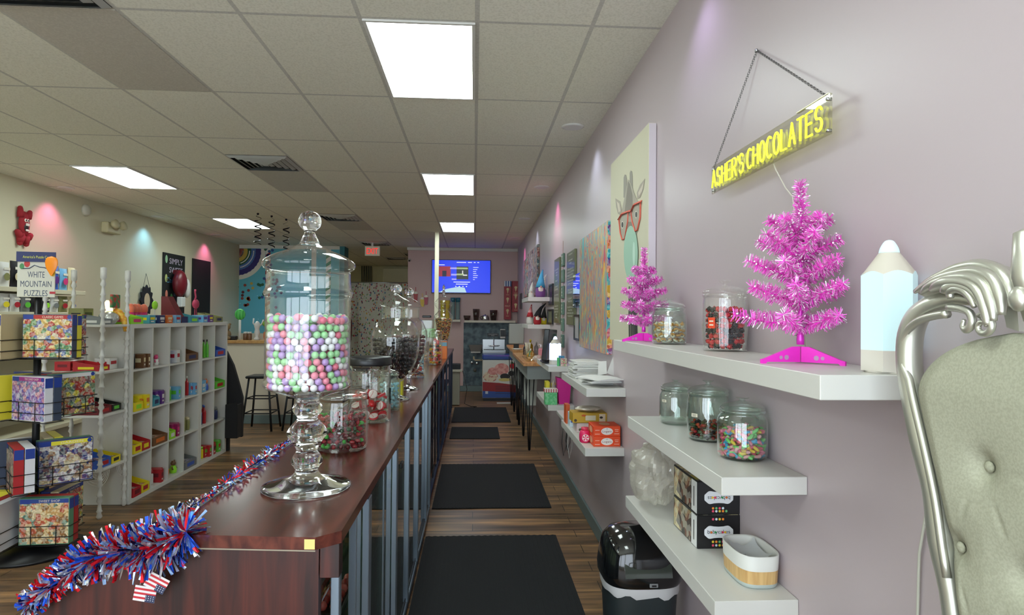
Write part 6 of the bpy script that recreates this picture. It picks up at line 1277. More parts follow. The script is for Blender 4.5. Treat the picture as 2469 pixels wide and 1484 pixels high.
def carton(loc, w, d, h, c, c2, label, group=None, rz=0):
    t = thing('candy_carton', label, 'candy box', loc, rz, group); m = MB(c_(c), c_(c2), P((220, 214, 200), .4)); m.box((0, 0, h/2), (d, w, h), .0015); m.cur = 1; m.box((d/2+.0005, 0, h*.6), (.001, w*.7, h*.3)); m.box((0, -w/2-.0005, h*.55), (d*.6, .001, h*.3)); m.cur = 2; m.box((d/2+.0005, 0, h*.25), (.001, w*.5, h*.12)); m.obj('carton', t); return t
def toy(loc, h, c, c2, label, group=None):
    t = thing('candy_toy', label, 'toy', loc, 0, group); MB(c_(c)).lathe(seg_loft([(h*.22, 0), (h*.26, h*.2), (h*.2, h*.5), (h*.1, h*.6)], 2), seg=12).obj('toy_body', t); m = MB(c_(c2)); m.ball((0, 0, h*.74), h*.2, 12); m.ball((0, -h*.16, h*.9), h*.08, 8).ball((0, h*.16, h*.9), h*.08, 8); m.obj('toy_head', t); m = MB(c_(c2)); 
    for s_ in (-1, 1): m.tube([(0, s_*h*.16, h*.5), (h*.06, s_*h*.28, h*.4), (h*.12, s_*h*.3, h*.3)], h*.06, 6)
    m.obj('toy_arms', t); return t
# each cell: list of (kind, colour, colour2, count)
CELL = {(0, 0): [('jar', 'black', 'grey', 3), ('box', 'brown', 'cream', 2)], (0, 1): [('toy', 'red', 'white', 2), ('toy', 'white', 'pink', 2)], (0, 2): [('bottle', 'blue', 'pink', 1), ('box', 'white', 'red', 1)], (0, 3): [('tray', 'brown', 'navy', 1)], (0, 4): [('bottle', 'red', 'green', 3), ('bottle', 'green', 'black', 2)], (0, 5): [('tray', 'blue', 'red', 1)],
        (1, 0): [('tray', 'yellow', 'lime', 1), ('box', 'yellow', 'orange', 1)], (1, 1): [('tray', 'teal', 'navy', 1), ('box', 'purple', 'white', 2)], (1, 2): [('jar', 'green', 'white', 3), ('box', 'skyblue', 'green', 1)], (1, 3): [('bottle', 'red', 'white', 4), ('box', 'skyblue', 'red', 1)], (1, 4): [('box', 'skyblue', 'white', 1), ('toy', 'blue', 'orange', 1)], (1, 5): [('tray', 'green', 'red', 1)],
        (2, 0): [('tray', 'yellow', 'red', 1), ('tray', 'red', 'yellow', 1)], (2, 1): [('tray', 'brown', 'orange', 1)], (2, 2): [('tray', 'lime', 'white', 1), ('box', 'magenta', 'pink', 2)], (2, 3): [('bottle', 'olive', 'grey', 2), ('jar', 'olive', 'cream', 2)], (2, 4): [('jar', 'navy', 'blue', 2), ('bottle', 'red', 'blue', 2)], (2, 5): [('jar', 'navy', 'grey', 3)],
        (3, 0): [('tray', 'red', 'darkred', 1), ('tray', 'yellow', 'red', 1)], (3, 1): [('jar', 'white', 'red', 3), ('box', 'red', 'darkred', 1)], (3, 2): [('toy', 'orange', 'yellow', 2), ('toy', 'lime', 'brown', 1)], (3, 3): [('tray', 'grey', 'blue', 1)], (3, 4): [('jar', 'yellow', 'lime', 2), ('box', 'red', 'green', 1)], (3, 5): [('box', 'red', 'black', 1), ('box', 'green', 'red', 1)]}
NM = {'jar': 'candy tub', 'box': 'candy box', 'tray': 'open candy carton', 'toy': 'candy toy figure', 'bottle': 'candy bottle'}
def place(kind, loc, c, c2, label, w, group=None, s=1.0):
    if kind == 'jar': small_jar(loc, min(w/2, .034*s), .085*s, c, c2, label, group)
    elif kind == 'bottle': small_bottle(loc, min(w/2, .021*s), .13*s, c, c2, label, group)
    elif kind == 'box': carton(loc, min(w, .11*s), .12, .08*s, c, c2, label, group)
    elif kind == 'toy': toy(loc, min(.12*s, w*1.5), c, c2, label, group)
    else: tray(loc, 0, min(w, .20*s), .20, .11*min(s, 1.25), c, c2, label, group)
for (r_, c), items in CELL.items():
    y, zs = cells[c]; z = zs[3-r_]+.0005; span = .27; wt = [w for k, *_, n in items for w in ([2.2]*n if k == 'tray' else [1.0]*(n+(k != 'toy')))]; W_ = sum(wt); pos = y-span/2; ii = 0
    for kind, ca, cb, n in items:
        n += 1 if kind in ('jar', 'box', 'bottle') else 0
        lb = f'{ca} and {cb} {NM[kind]} in the {ROW[r_]} row, {ORD[c]} cube column'; gp_ = f'{ca} {NM[kind]} group, {ROW[r_]} row, {ORD[c]} column' if n > 1 else None
        for q in range(n):
            w_ = span*wt[ii]/W_; place(kind, (KX-(.10 if kind == 'tray' else .07+.03*(ii % 2)), pos+w_/2, z), ca, cb, lb, w_*.94, gp_, 1.5 if kind != 'toy' else 1.15); pos += w_; ii += 1
# things on top of the cube shelves
ZT = KH+.0005
top_items = [('tray', 5.36, 'lime', 'pink', 'lime green open candy carton on top of the cube shelves'), ('box', 5.62, 'teal', 'yellow', 'teal and yellow candy box on top of the cube shelves'), ('box', 5.80, 'navy', 'white', 'navy blue candy box on top of the cube shelves'), ('box', 5.95, 'orange', 'cream', 'small orange candy box on top of the cube shelves'),
             ('box', 6.12, 'skyblue', 'red', 'sky blue candy box on top of the cube shelves'), ('tray', 6.48, 'teal', 'lime', 'teal open candy carton on top of the cube shelves'), ('box', 6.75, 'skyblue', 'purple', 'sky blue and purple carton on top, near the far end'), ('box', 6.90, 'purple', 'yellow', 'purple and yellow carton on top of the narrower unit'), ('tray', 7.12, 'olive', 'navy', 'olive open candy carton at the far end on top')]
for k, y, a, b_, lb in top_items: place(k, (KX-.07 if k == 'box' else KX-.11, y*.97+.29, ZT), a, b_, lb, .2 if k == 'tray' else .12, None, .95)
t = thing('book_stand', 'dark red slanted candy display stand on top of the cube shelves', 'display stand', (KX-.12, 6.38, ZT)); MB(c_('darkred')).add([(-.1, -.06, 0), (.1, -.06, 0), (.1, .06, 0), (-.1, .06, 0), (-.1, -.06, .26), (-.04, -.06, .26), (-.04, .06, .26), (-.1, .06, .26)], [(0, 1, 5, 4), (1, 2, 6, 5), (2, 3, 7, 6), (3, 0, 4, 7), (4, 5, 6, 7), (3, 2, 1, 0)]).obj('stand_body', t); MB(c_('navy')).box((.102, 0, .03), (.003, .12, .06)).obj('front_panel', t)
for k, (y, c) in enumerate(((5.84, 'orange'), (5.90, 'orange'), (5.96, 'orange'), (6.06, 'orange'))):
    t = thing('candy_cone', ('first', 'second', 'third', 'fourth')[k]+' of four wrapped orange candy cones on the cube shelves', 'candy', (KX-.24, y-.02, ZT), 0, 'orange wrapped candy cones'); MB(c_('pink')).lathe([(.012, 0), (.03, .10)], seg=10).obj('cone', t); MB(P((230, 120, 90), .3)).ball((0, 0, .13), .036, 10, (1, 1, 1.4)).obj('candy_top', t)
t = thing('lollipop', 'big round green lollipop in wrapper on the cube shelves', 'lollipop', (KX-.20, 6.16, ZT)); MB(WHITE).cyl((0, 0, 0), (0, 0, .14), .005).obj('stick', t); MB(c_('lime')).ball((0, 0, .17), .042, 14, (.5, 1, 1)).obj('candy_disc', t)
t = thing('wood_cutout', 'round black flower-edged lion face sign on the cream wall', 'wall decoration', (XL+.02, atX(353, 725, XL+.03).y, atX(353, 725, XL+.03).z-.2)); m = MB(P((22, 22, 30), .6)); pts = []
for i in range(48): a = 2*PI*i/48; r = .165+.02*math.cos(a*12); pts.append((0, r*math.cos(a), .2+r*math.sin(a)*1.25))
m.poly(pts, (.02, 0, 0)); m.obj('flower_rim', t); MB(P((200, 180, 150), .6)).add([(.0206+.0, .08*math.cos(2*PI*i/20), .2+.11*math.sin(2*PI*i/20)) for i in range(20)], [tuple(range(20))]).obj('face_disc', t); MB(P((40, 40, 40))).tube([(.01, -.1, .37), (.0, 0, .6), (.01, .1, .37)], .003, 5).obj('hanging_wire', t)
t = thing('flamingo', 'small pink flamingo figure on a stick above the far cube end', 'figure', (KX-.25, 7.15, ZT)); PKF = P((176, 54, 86), .5); 
for s_ in (-.02, .02): MB(PKF).cyl((0, s_, 0), (0, s_, .16), .004).obj('leg', t)
MB(PKF).ball((0, 0, .20), .055, 12, (.6, 1, 1)).obj('body', t); MB(PKF).tube([(0, -.03, .22), (0, .0, .28), (0, -.02, .33), (0, -.01, .36)], [.014, .010, .009, .012], 8).obj('neck', t)
t = thing('canvas_bag', 'dark red and white cloth bag hanging in front of the plain chalkboard', 'bag', (XL+.125, 10.35, 1.83)); MB(c_('darkred')).ball((0, 0, .25), .2, 16, (.5, .8, 1.1)).obj('bag_body', t); MB(c_('white')).ball((.04, .16, .18), .1, 12, (.5, .6, 1.6)).box((.06, -.08, -.05), (.08, .13, .16), .01).obj('white_panel', t); MB(c_('darkred')).bb(-.124, .0, -.01, .01, .40, .47).obj('strap', t)
# chalkboards
def chalk(px0, px1, ytop, zb, label, draw):
    yn, yf = atX(px0, 650, XL+.02).y, atX(px1, 650, XL+.02).y; zt = atX(px0, ytop, XL+.02).z; t = thing('chalkboard', label, 'chalkboard', (XL, (yn+yf)/2, zb)); w, h = yf-yn, zt-zb
    MB(P((20, 24, 22), .7)).bb(.002, .02, -w/2, w/2, 0, h, .002).obj('board', t)
    if draw:
        m = MB(P((190, 180, 200), .8)); m.text('SIMPLY', (.021, .05, h*.88), Y_, Z_, w*.62, h*.09); m.text('SWEET', (.021, .05, h*.74), Y_, Z_, w*.62, h*.09); m.mat(P((90, 150, 180), .8)).text('Candy', (.021, -.06, h*.56), Y_, Z_, w*.6, h*.11); m.mat(P((120, 130, 170), .8)).text('& Ice', (.021, .1, h*.36), Y_, Z_, w*.35, h*.07)
        for y, z, c, r in ((-.3, .9, (150, 190, 150), .04), (-.3, .6, (180, 190, 120), .04), (.3, .62, (214, 120, 120), .08), (.12, .56, (214, 150, 170), .05), (-.28, .35, (200, 120, 100), .04), (-.2, .25, (200, 200, 150), .03), (-.1, .3, (110, 190, 110), .04), (.05, .2, (110, 190, 90), .03)): m.mat(P(c, .8)).disc((.021, y*w/.8, h*z), Y_, Z_, r, r*1.6, 14)
        m.obj('chalk_drawing', t)
    return t
chalk(394, 446, 608, 1.55, 'chalkboard with coloured chalk lettering and drawings on the cream wall', True); chalk(465, 508, 623, 1.5, 'plain black chalkboard nearest the rainbow mural', False)
# red monster
p = atX(57, 545, XL+.03); t = thing('plush_monster', 'flat red long-eared monster figure with toothy mouth on the cream wall', 'wall decoration', (XL, p.y, p.z-.2)); RM = P((150, 28, 38), .8); k = .0044
def mz(x, y, d=.0): return (.035+d, (x-57)*k, .2-(y-545)*k)
MB(RM).ball(mz(57, 540), .1, 16, (.3, .78, 1.35)).obj('body', t)
for pl, r, nm in (([(45, 525), (44, 515), (43, 503)], .032, 'ear'), ([(70, 525), (73, 515), (76, 509)], .032, 'ear'), ([(46, 565), (42, 570), (36, 562)], .04, 'arm'), ([(70, 565), (74, 572), (78, 566)], .04, 'arm'), ([(50, 570), (45, 580), (44, 588)], .038, 'leg'), ([(63, 570), (64, 580), (65, 589)], .038, 'leg')):
    m = MB(RM); m.tube([mz(*q) for q in pl], [r, r, r*.75], 10); m.ball(mz(*pl[-1]), r*.78, 8); m.obj(nm, t)
m = MB(P((226, 222, 210), .6)); m.ball(mz(54, 532, .024), .022, 8, (.4, 1, 1)).ball(mz(62, 532, .024), .022, 8, (.4, 1, 1)); m.mat(P((30, 26, 26))).ball(mz(54, 532, .032), .01, 8, (.5, 1, 1)).ball(mz(62, 532, .032), .01, 8, (.5, 1, 1)); m.mat(P((40, 20, 24))).ball(mz(57, 548, .016), .05, 12, (.4, .8, 1)); m.mat(P((226, 222, 210))).box(mz(57, 542, .037), (.01, .05, .03), .003).box(mz(57, 556, .034), (.01, .045, .022), .003); m.obj('face', t)
# ---------------------------------------------------------------- turned-post display stand at the near end of the cubes
t = thing('spindle_shelf', 'white display stand with four turned posts beside the cube shelves', 'display stand', (-3.10, 5.19, 0)); hx, hy = .215, .17
pr = []; z = 0.0; i = 0
while z < 1.86:
    a = ((.010, .018), (.022, .03), (.013, .012), (.022, .010), (.016, .05))[i % 5]; pr.append((a[0], z)); z += a[1]; i += 1
pr += [(.014, 1.86), (.022, 1.87), (.022, 1.95), (.0001, 1.955)]
pm = MB(WHITE).lathe(pr, seg=12).mesh('post')
for sx in (-1, 1):
    for sy in (-1, 1): o = bpy.data.objects.new('turned_post', pm); C.objects.link(o); o.parent = t; o.location = (sx*hx, sy*hy, 0)
SH = (.38, .80, 1.14, 1.505)
for z in SH: MB(WHITE).bb(-hx-.01, hx+.01, -hy-.01, hy+.01, z-.02, z, .003).obj('shelf_board', t)
m = MB(WHITE)
for sx, sy, L_, ax in ((1, 0, hy, 'y'), (0, -1, hx, 'x')):
    for k in range(5):
        for s_ in (-1, 1):
            c = (hx+.002, s_*(L_-.02)-s_*.0, .355) if ax == 'y' else (s_*(L_-.02), -hy-.002, .355); rr = .02+.02*k; n = 8
            m.tube([((c[0], c[1]-s_*rr*math.sin(a), c[2]-rr*math.cos(a)) if ax == 'y' else (c[0]-s_*rr*math.sin(a), c[1], c[2]-rr*math.cos(a))) for a in [PI/2*i/n for i in range(n+1)]], .002, 5)
m.obj('scroll_bracket', t)
def sp(kind, x, y, z, a, b_, lb, w=.14, s=1.1): place(kind, (x+(.045 if x > -3.2 else .055), y+.155, z+.0005), a, b_, lb, w, None, s)
sp('tray', -3.05, 4.96, SH[0], 'blue', 'red', 'blue and red open candy carton on the lowest spindle shelf', .17); sp('tray', -3.27, 4.97, SH[0], 'red', 'yellow', 'red open candy carton on the lowest spindle shelf'); sp('tray', -3.05, 5.12, SH[0], 'yellow', 'black', 'yellow open candy carton on the lowest spindle shelf', .12, .9)
sp('tray', -3.06, 4.97, SH[1], 'darkred', 'red', 'dark red open candy carton on the second spindle shelf from below', .18, .9); sp('tray', -3.27, 4.97, SH[1], 'grey', 'white', 'grey and white carton on the second spindle shelf', .17, .9); sp('tray', -3.06, 5.13, SH[1], 'black', 'green', 'black candy carton on the second spindle shelf', .12, .9)
sp('tray', -3.07, 4.97, SH[2], 'red', 'yellow', 'red open candy carton on the third spindle shelf', .18, .7); sp('box', -3.27, 4.97, SH[2], 'red', 'darkred', 'flat red carton on the third spindle shelf', .14, .9); sp('box', -3.05, 5.13, SH[2], 'white', 'red', 'white and red striped box on the third spindle shelf', .11)
for k, y in enumerate((5.03, 5.14)): sp('bottle', -3.24, y, SH[2], 'white', 'yellow', ('white bottle with yellow base on the third spindle shelf, nearer', 'white bottle with yellow base on the third spindle shelf, farther')[k], .04, 1.5)
sp('box', -3.28, 4.95, SH[3], 'white', 'pink', 'white carton with pink lettering on the top spindle shelf', .15, .8); sp('tray', -3.06, 4.98, SH[3], 'grey', 'white', 'pale grey open carton on the top spindle shelf', .2, .7); sp('box', -3.27, 5.14, SH[3], 'olive', 'black', 'olive zigzag patterned box on the top spindle shelf', .13, 1.6)
crumple('sweet_bag', (-2.99, 5.285, SH[3]), (.09, .05, .06), 'silvery crinkled bag of sweets on the top spindle shelf', 'bag', 19, P((190, 190, 186), .2, .5), 12)
t = thing('toy_giraffe', 'orange and yellow spotted toy lying over the top spindle shelf edge', 'toy', (-2.925, 5.345, SH[3])); MB(m_speckle((226, 150, 40), (240, 200, 80), 40)).tube([(-.05, 0, .12), (-.02, 0, .10), (.02, 0, .04), (.03, 0, .0), (.035, 0, -.06)], [.02, .03, .028, .02, .012], 10).obj('toy_body', t); MB(m_speckle((60, 130, 80), (200, 70, 60), 30)).box((-.05, 0, .19), (.02, .12, .11), .004).obj('green_card', t)
# small bottle-shaped lamp behind the post
p = atX(228, 740, -3.9); t = thing('bottle_lamp', 'small glowing cream bottle-shaped lamp behind the white turned post', 'lamp', (-3.45, 5.6, 0)); 
t.location = (-3.16, 5.56, KH); MB(P((255, 214, 150), .4, emit=1.6)).lathe(seg_loft([(.038, 0), (.042, .01), (.042, .13), (.02, .18), (.012, .2), (.0001, .202)], 2), seg=20).obj('lamp_body', t)
# ---------------------------------------------------------------- wall shelf with pouches, far left
YW0, YW1 = 5.0, 7.36; XW = -4.42
t = thing('wall_unit', 'white wall shelving with two long boards on the cream wall', 'shelf unit', ((XL+XW)/2, (YW0+YW1)/2, 0)); hx = (XW-XL)/2-.001; hy = (YW1-YW0)/2
for z in (1.84, 1.60, 1.2, .8, .4): MB(P((208, 200, 172), .5)).bb(-hx, hx, -hy, hy, z-.045, z, .003).obj('shelf_board', t)
MB(P((208, 200, 172), .5)).bb(-hx, hx, -hy-.02, -hy-.0005, .0, 1.84, .003).obj('side_panel', t); MB(P((208, 200, 172), .5)).bb(-hx, hx, hy+.0005, hy+.02, .0, 1.60, .003).obj('side_panel', t)
rg = random.Random(77); CL = list(CN)
def pouch(loc, w, h, c, c2, label, group=None):
    t = thing('candy_pouch', label, 'candy bag', loc, 0, group); m = MB(c_(c), c_(c2), P((226, 220, 206), .3)); d = .05
    m.grid(lambda u, v: (d/2*math.sin(PI*min(1, max(.0, (1-v)*1.2)))*math.sin(PI*u)**.5+.002, (u-.5)*w*(1-.1*math.sin(PI*v)), h*v), 8, 8, flip=False); m.grid(lambda u, v: (-.004-d/3*math.sin(PI*(1-v))*math.sin(PI*u), (u-.5)*w*(1-.1*math.sin(PI*v)), h*v), 6, 6, flip=True); m.obj('pouch_body', t)
    m = MB(c_(c2), P((226, 220, 206), .3)); m.disc((d/2+.006, 0, h*.40), Y_, Z_, w*.3, h*.16, 14); m.cur = 1; m.box((d/2+.005, 0, h*.72), (.003, w*.55, h*.1)); m.obj('pouch_label', t); return t
nth = ('first', 'second', 'third', 'fourth', 'fifth', 'sixth', 'seventh', 'eighth', 'ninth', 'tenth', 'eleventh', 'twelfth')
prs = [('white', 'pink'), ('cream', 'orange'), ('white', 'olive'), ('black', 'cream'), ('white', 'teal'), ('green', 'yellow'), ('white', 'red'), ('blue', 'purple'), ('skyblue', 'pink'), ('cream', 'orange')]
for k in range(10):
    y = 5.92+k*.142; a, b_ = prs[k]; pouch((XW-.06, y, 1.841), .13, (.235, .255)[k % 2], a, b_, f'{a} candy pouch with {b_} print on the upper wall shelf, {nth[k]} in its row')
prs = [('brown', 'red'), ('lime', 'red'), ('white', 'yellow'), ('white', 'red'), ('grey', 'green'), ('black', 'green'), ('black', 'lime'), ('white', 'grey'), ('olive', 'red'), ('cream', 'blue')]
for k in range(10):
    y = 5.92+k*.142; a, b_ = prs[k]; pouch((XW-.06, y, 1.601), .135, .175, a, b_, f'{a} candy pouch with {b_} print on the lower wall shelf, {nth[k]} in its row')
for k in range(6): a, b_ = prs[(k*3) % 10]; carton((XW-.1, 5.5+k*.24, 1.2), .18, .14, .12, CL[(k*5) % 19], CL[(k*7+2) % 19], f'{CL[(k*5) % 19]} candy box on the third wall board down, {nth[k]} in its row')
crumple('raffia_bundle', (-3.6, 5.6, 1.53), (.01, .01, .01), 'x', 'x', 1, WHITE, 4) if 0 else None
# ---------------------------------------------------------------- spinning rack of boxed puzzles
RX, RY = -2.93, 4.37; t = thing('spinner_rack', 'black wire spinner rack holding boxed jigsaw puzzles', 'display rack', (RX, RY, 0)); WR = P((26, 26, 28), .4, .4)
MB(WR).cyl((0, 0, .03), (0, 0, 1.75), .022, seg=14).obj('pole', t); MB(WR).lathe([(.0001, 0), (.30, 0), (.30, .02), (.03, .04), (.0001, .04)], seg=30).obj('base', t)
tiers = [(1.30, .285, 4), (.90, .285, -22), (.46, .285, -48), (.09, .30, 4)]   # bottom z, height, turn
BXW, BXD = .30, .052; SP = .145
puz = {0: ([(214, 160, 60), (190, 60, 50), (230, 200, 110), (80, 150, 90), (90, 120, 180), (230, 220, 190)], (176, 40, 34), 'CLASSIC GAMES'), 1: ([(90, 90, 200), (130, 90, 180), (180, 170, 220), (70, 110, 170), (200, 140, 170)], (150, 40, 130), 'THE CANDY SHOP'), 2: ([(150, 130, 110), (110, 90, 80), (200, 180, 150), (120, 60, 60), (90, 110, 80)], (50, 60, 60), 'TREASURE'), 3: ([(220, 180, 110), (200, 90, 60), (230, 210, 160), (150, 110, 60), (90, 140, 120)], (40, 70, 140), 'SWEET SHOP')}
NV2 = P((36, 60, 140), .4); sp_cols = [((214, 214, 220), 'white'), ((226, 214, 60), 'yellow'), ((40, 60, 130), 'blue'), ((170, 40, 44), 'red'), ((60, 70, 90), 'slate'), ((206, 190, 150), 'cream'), ((90, 140, 110), 'green')]
TN = ('top', 'second', 'third', 'lowest')
def puzzle(loc, rz, face, band, title, spine, label, hh, group=None):
    t = thing('puzzle_box', label, 'puzzle box', loc, rz, group); m = MB(face, P(band, .4), P(spine, .4), NV2, P((230, 220, 200), .4)); w, d = BXW, BXD
    m.cur = 2; m.box((0, 0, hh/2), (w, d, hh), .001); m.cur = 0; m.box((0, -d/2-.0006, hh*.46), (w-.008, .001, hh*.88)); m.cur = 1; m.box((.03, -d/2-.0008, hh*.94), (w-.07, .001, hh*.09)); m.cur = 3; m.box((-w/2+.035, -d/2-.001, hh*.935), (.06, .001, hh*.1)); m.disc((w/2-.02, -d/2-.0016, hh*.94), X_, Z_, .014, seg=12)
    m.cur = 3; m.box((-w/2-.0006, 0, hh*.86), (.001, d-.004, hh*.22)); m.box((w/2+.0006, 0, hh*.86), (.001, d-.004, hh*.22)); m.cur = 4; m.disc((-w/2-.0014, 0, hh*.84), Y_, Z_, d*.36, hh*.04, 10); m.cur = 1; m.text(title, (-w/2-.0014, 0, hh*.4), (0, 0, 1), (0, 1, 0) if 0 else (0, 1, 0), hh*.5, d*.3); m.cur = 4; m.text(title, (.03, -d/2-.0016, hh*.94), X_, Z_, w*.42, hh*.05); m.obj('puzzle_carton', t)
    return t
for ti, (z, hh, turn) in enumerate(tiers):
    pal, band, title = puz[ti]; fc = collage(pal, 34, .35, seed=ti+1); a0 = math.radians(turn)
    for side in range(4):
        a = a0+side*PI/2; u = V((math.cos(a), math.sin(a), 0)); n = V((math.sin(a), -math.cos(a), 0)); nb = 2 if side else 2
        w = MB(WR); off = .035
        for zz_ in (z-.006, z+.05, z+.12):
            q0 = V((0, 0, zz_))+n*off+u*(SP-BXW/2-.01); q1 = q0+u*(BXW+.02); q2 = q1+n*(nb*(BXD+.004)+.012); q3 = q0+n*(nb*(BXD+.004)+.012)
            w.tube([q0, q1, q2, q3], .0028, 5, True)
        for f in (.25, .75): q = V((0, 0, z-.006))+n*off+u*(SP+BXW*(f-.5)); w.tube([q, q+n*(nb*(BXD+.004)+.012), q+n*(nb*(BXD+.004)+.012)+Z_*.126], .0026, 5)
        w.tube([V((0, 0, z-.006)), V((0, 0, z-.006))+n*(off)+u*.03], .006, 6); w.obj('wire_basket', t)
        for b_ in range(nb):
            k = ti*8+side*2+b_; pos = V((RX, RY, z+.0005))+n*(off+.006+(BXD+.004)*(b_+.5))+u*SP; sc, sn = sp_cols[(k*3+1) % 7]; fcc = fc if (b_ == nb-1 and side == 0) else collage([sp_cols[(k+i*2) % 7][0] for i in range(4)]+[(150, 120, 90)], 32, .35, seed=k % 6)
            side_w = ('front', 'right-facing', 'rear', 'left-facing')[side]
            puzzle(pos, a, fcc, band if side == 0 else sp_cols[(k+3) % 7][0], title if side == 0 else ('PUZZLE', '1000 PIECE', 'VILLAGE', 'GARDEN')[k % 4], sc, f'{"outer" if b_ == nb-1 else "inner"} puzzle box with {sn} spine on the {side_w} side, {TN[ti]} rack tier', hh)
# topper board
p = atY(88, 668, RY-.03); t2 = thing('rack_sign', 'white sign with navy top strip above the puzzle rack', 'sign', (p.x, RY-.03, 1.70)); RZ = .12; t2.rotation_euler = (0, 0, RZ); w, h = .225, .30
MB(P((196, 194, 180), .5)).bb(-w/2, w/2, -.004, .004, 0, h, .001).obj('sign_board', t2); m = MB(P((34, 42, 90), .5)); m.bb(-w/2-.005, w/2+.005, -.009, -.0045, h-.065, h+.002); m.mat(P((200, 200, 80), .5)).text('America\'s Puzzle Co.', (0, -.0102, h-.032), X_, Z_, w*.7, .018); m.obj('navy_strip', t2)
m = MB(P((52, 64, 90), .5))
for k, s_ in enumerate(('WHITE', 'MOUNTAIN', 'PUZZLES')): m.text(s_, (0, -.0045, h*.50-k*.062), X_, Z_, w*(.45, .82, .62)[k], .04)
m.tube([(-.08, -.005, h*.63), (-.04, -.005, h*.64), (-.01, -.005, h*.71), (.02, -.005, h*.67), (.05, -.005, h*.66), (.09, -.005, h*.60)], .003, 5); m.mat(P((180, 50, 50), .5)).disc((-.055, -.005, h*.74), X_, Z_, .018, .024, 12); m.mat(P((70, 130, 80), .5)).disc((-.085, -.0056, h*.68), X_, Z_, .014, .02, 12); m.mat(P((220, 190, 60), .5)).disc((.10, -.005, h*.55), X_, Z_, .014, .026, 12); m.mat(P((170, 40, 50), .5)).box((.10, -.005, .03), (.035, .001, .016)); m.obj('lettering', t2)
bl = MB(P((240, 140, 20), .35)).lathe(seg_loft([(.003, -.075), (.012, -.06), (.035, -.02), (.042, .02), (.03, .048), (.001, .058)], 3), seg=20, sy=.2).obj('paper_balloon', None, (p.x+.10, RY-.03+.0, 1.70+h*.72)); bl.location.y = RY-.03-.0165+.10*math.sin(RZ)-.004; tag(bl, 'orange balloon-shaped cut-out on the rack sign corner', 'decoration')
# low white basket stand behind, black cut-out, stools
t = thing('black_backdrop', 'tall black curved-edge board standing at the far end of the cube shelves', 'board', (-2.87, 7.46, 0)); m = MB(P((20, 20, 22), .7)); m.poly([(-.30, 0, 0), (.02, 0, 0), (.02, 0, .16), (.17, 0, .16), (.17, 0, .62), (.12, 0, .80), (.06, 0, 1.0), (-.02, 0, 1.16), (-.12, 0, 1.24), (-.30, 0, 1.26)], (0, .05, 0)); m.obj('board', t)
m = MB(P((20, 20, 22), .7)); m.bb(.03, .17, -.14, -.001, .17, .56, .006).obj('side_box', t)
def stool(x, y, label, rz=0):
    t = thing('bar_stool', label, 'stool', (x, y, 0), rz, 'dark bar stools at the half wall'); DK = P((26, 30, 34), .4, .3); MB(DK).bb(-.17, .17, -.17, .17, .72, .755, .012).obj('seat', t); L2 = []
    for sx in (-1, 1):
        for sy in (-1, 1): MB(DK).tube([(sx*.13, sy*.13, .72), (sx*.20, sy*.20, .012)], [.014, .016], 6).obj('leg', t)
    m = MB(DK)
    for z in (.25, .45):
        r = .13+.07*(1-z/.72)
        for a, b_ in (((-r, -r), (r, -r)), ((r, -r), (r, r)), ((r, r), (-r, r)), ((-r, r), (-r, -r))): m.tube([(*a, z), (*b_, z)], .009, 6)
    m.obj('footrest', t)
p = atZ(668, 1015, 0); stool(p.x+.02, 8.80, 'dark metal bar stool seen left of the pedestal jar stem'); stool(p.x+.55, 8.85, 'dark metal bar stool behind the pedestal jar stem'); stool(p.x+1.1, 9.55+.45, 'dark bar stool farther right beyond the half wall')
# ledge items
LZ = 1.2155; LY = HW+.06
def onledge(px_): return atY(px_, 800, LY).x
t = thing('green_lollipop', 'giant green ribbed lollipop on a white stick by the blue mural', 'decoration', (onledge(577), LY+.02, LZ)); s = LY/1500; MB(P((226, 228, 226), .4)).cyl((0, 0, 0), (0, 0, 50*s), .017, seg=14).obj('stick', t)
m = MB(P((60, 170, 76), .45), P((90, 200, 96), .45)); R = 13.5*s; n = 28
for i in range(10):
    a0, a1 = PI*i/10, PI*(i+1)/10; m.cur = i % 2
    m.add([(R*math.cos(a)*.9, R*math.sin(a)*math.cos(2*PI*j/n)*.55, 68*s-8*s+R*math.sin(a)*math.sin(2*PI*j/n)) for a in (a0, a1) for j in range(n)], [(j, (j+1) % n, n+(j+1) % n, n+j) for j in range(n)], True)
m.obj('candy_ball', t)
t = thing('teddy', 'small brown teddy sitting at the left end of the wooden ledge', 'toy', (onledge(545), LY, LZ)); BR = P((140, 116, 84), .9); MB(BR).ball((0, 0, .08), .075, 12, (1, .8, 1.05)).obj('body', t); m = MB(BR); m.ball((.02, -.02, .19), .05, 12).ball((-.02, -.01, .235), .018, 8).ball((.06, -.01, .23), .018, 8).obj('head', t)
for s_ in (-1, 1): MB(BR).tube([(s_*.04, -.03, .03), (s_*.08, -.09, .03)], [.03, .024], 8).obj('leg', t)
tag(MB(P((30, 30, 32), .6)).box((0, 0, .03), (.12, .08, .06), .01).obj('black_box', None, (onledge(563), LY-.02, LZ)), 'small flat black box between teddy and jars on the ledge', 'box')
for k, px_ in enumerate((592, 602)): small_jar((onledge(px_), LY, LZ), .033, .12, 'brown', 'white', ('left small brown jar with white lid on the ledge', 'right small brown jar with white lid on the ledge')[k])
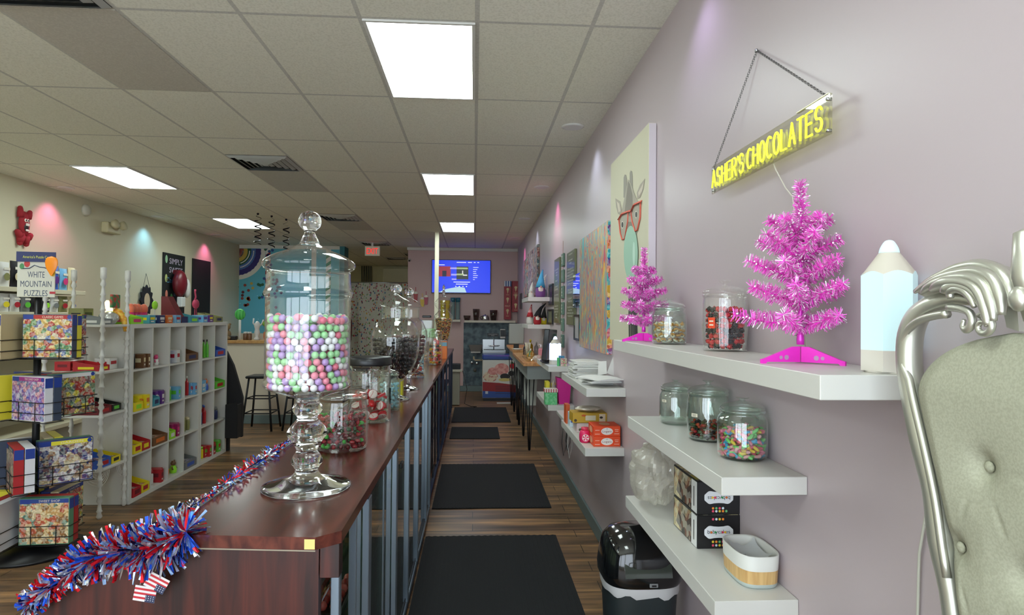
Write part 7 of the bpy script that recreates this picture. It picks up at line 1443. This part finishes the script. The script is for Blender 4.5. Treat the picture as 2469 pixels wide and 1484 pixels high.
t = thing('white_figurine', 'white sculpted candy figurine on the wooden ledge', 'figurine', (onledge(620), LY, LZ)); MB(P((214, 214, 214), .5)).lathe(seg_loft([(.04, 0), (.045, .02), (.025, .05), (.04, .11), (.03, .16), (.045, .22), (.02, .27), (.001, .28)], 2), seg=14).obj('figure_body', t); MB(P((214, 214, 214), .5)).tube([(.02, 0, .2), (.07, 0, .24), (.09, 0, .3)], .012, 6).tube([(-.02, 0, .2), (-.06, 0, .25), (-.05, 0, .32)], .012, 6).obj('raised_arms', t)
t = thing('paper_lantern', 'small orange and green ornament on the ledge beside the pedestal jar', 'decoration', (onledge(641), LY, LZ)); MB(c_('orange')).lathe(seg_loft([(.02, 0), (.035, .05), (.03, .12)], 2)+[(.0001, .12)], seg=12).obj('holder', t); MB(P((120, 160, 60), .5)).ball((0, 0, .24), .055, 12, (1, .8, .8)).obj('ornament', t); MB(DARK).cyl((0, 0, .12), (0, 0, .33), .004).obj('stem', t)
t = thing('coat', 'dark red coat hanging at the edge of the curtain', 'coat', (atY(832, 800, 12.8).x, 12.8, 1.0)); MB(P((84, 18, 30), .9)).lathe(seg_loft([(.10, 0), (.13, .1), (.14, .4), (.12, .52), (.04, .58), (.001, .6)], 2), seg=16, sy=.5).obj('coat_body', t)
MB(DARK).cyl((0, 0, -.995), (0, 0, .0), .012).lathe([(.0001, -1.0), (.14, -1.0), (.14, -.985), (.0001, -.985)], seg=18).obj('stand', t)
# ================================================================ move every assembled thing's origin to its base
bpy.context.view_layer.update()
for o in [o for o in S.objects if o.type == 'EMPTY' and o.parent is None]:
    pts = [c.matrix_world @ V(b) for c in o.children_recursive if c.type == 'MESH' for b in c.bound_box]
    if not pts: continue
    lo = V((min(p.x for p in pts), min(p.y for p in pts), min(p.z for p in pts))); hi = V((max(p.x for p in pts), max(p.y for p in pts), max(p.z for p in pts)))
    new = V(((lo.x+hi.x)/2, (lo.y+hi.y)/2, lo.z)); d = o.matrix_world.to_3x3().inverted() @ (new-o.location)
    for c in o.children: c.location = c.location-d
    o.location = new
for o in S.objects:
    if o.type == 'MESH' and o.parent is None and o.get('kind') is None and o.location.length < 1e-6:
        me = o.data; b = [V(q) for q in o.bound_box]; c = V(((b[0].x+b[6].x)/2, (b[0].y+b[6].y)/2, min(q.z for q in b)))
        if me.users == 1 and o.name not in ('floor',) and not any(m and m.name.startswith('poured') for m in me.materials):
            me.transform(Matrix.Translation(-c)); o.location = c
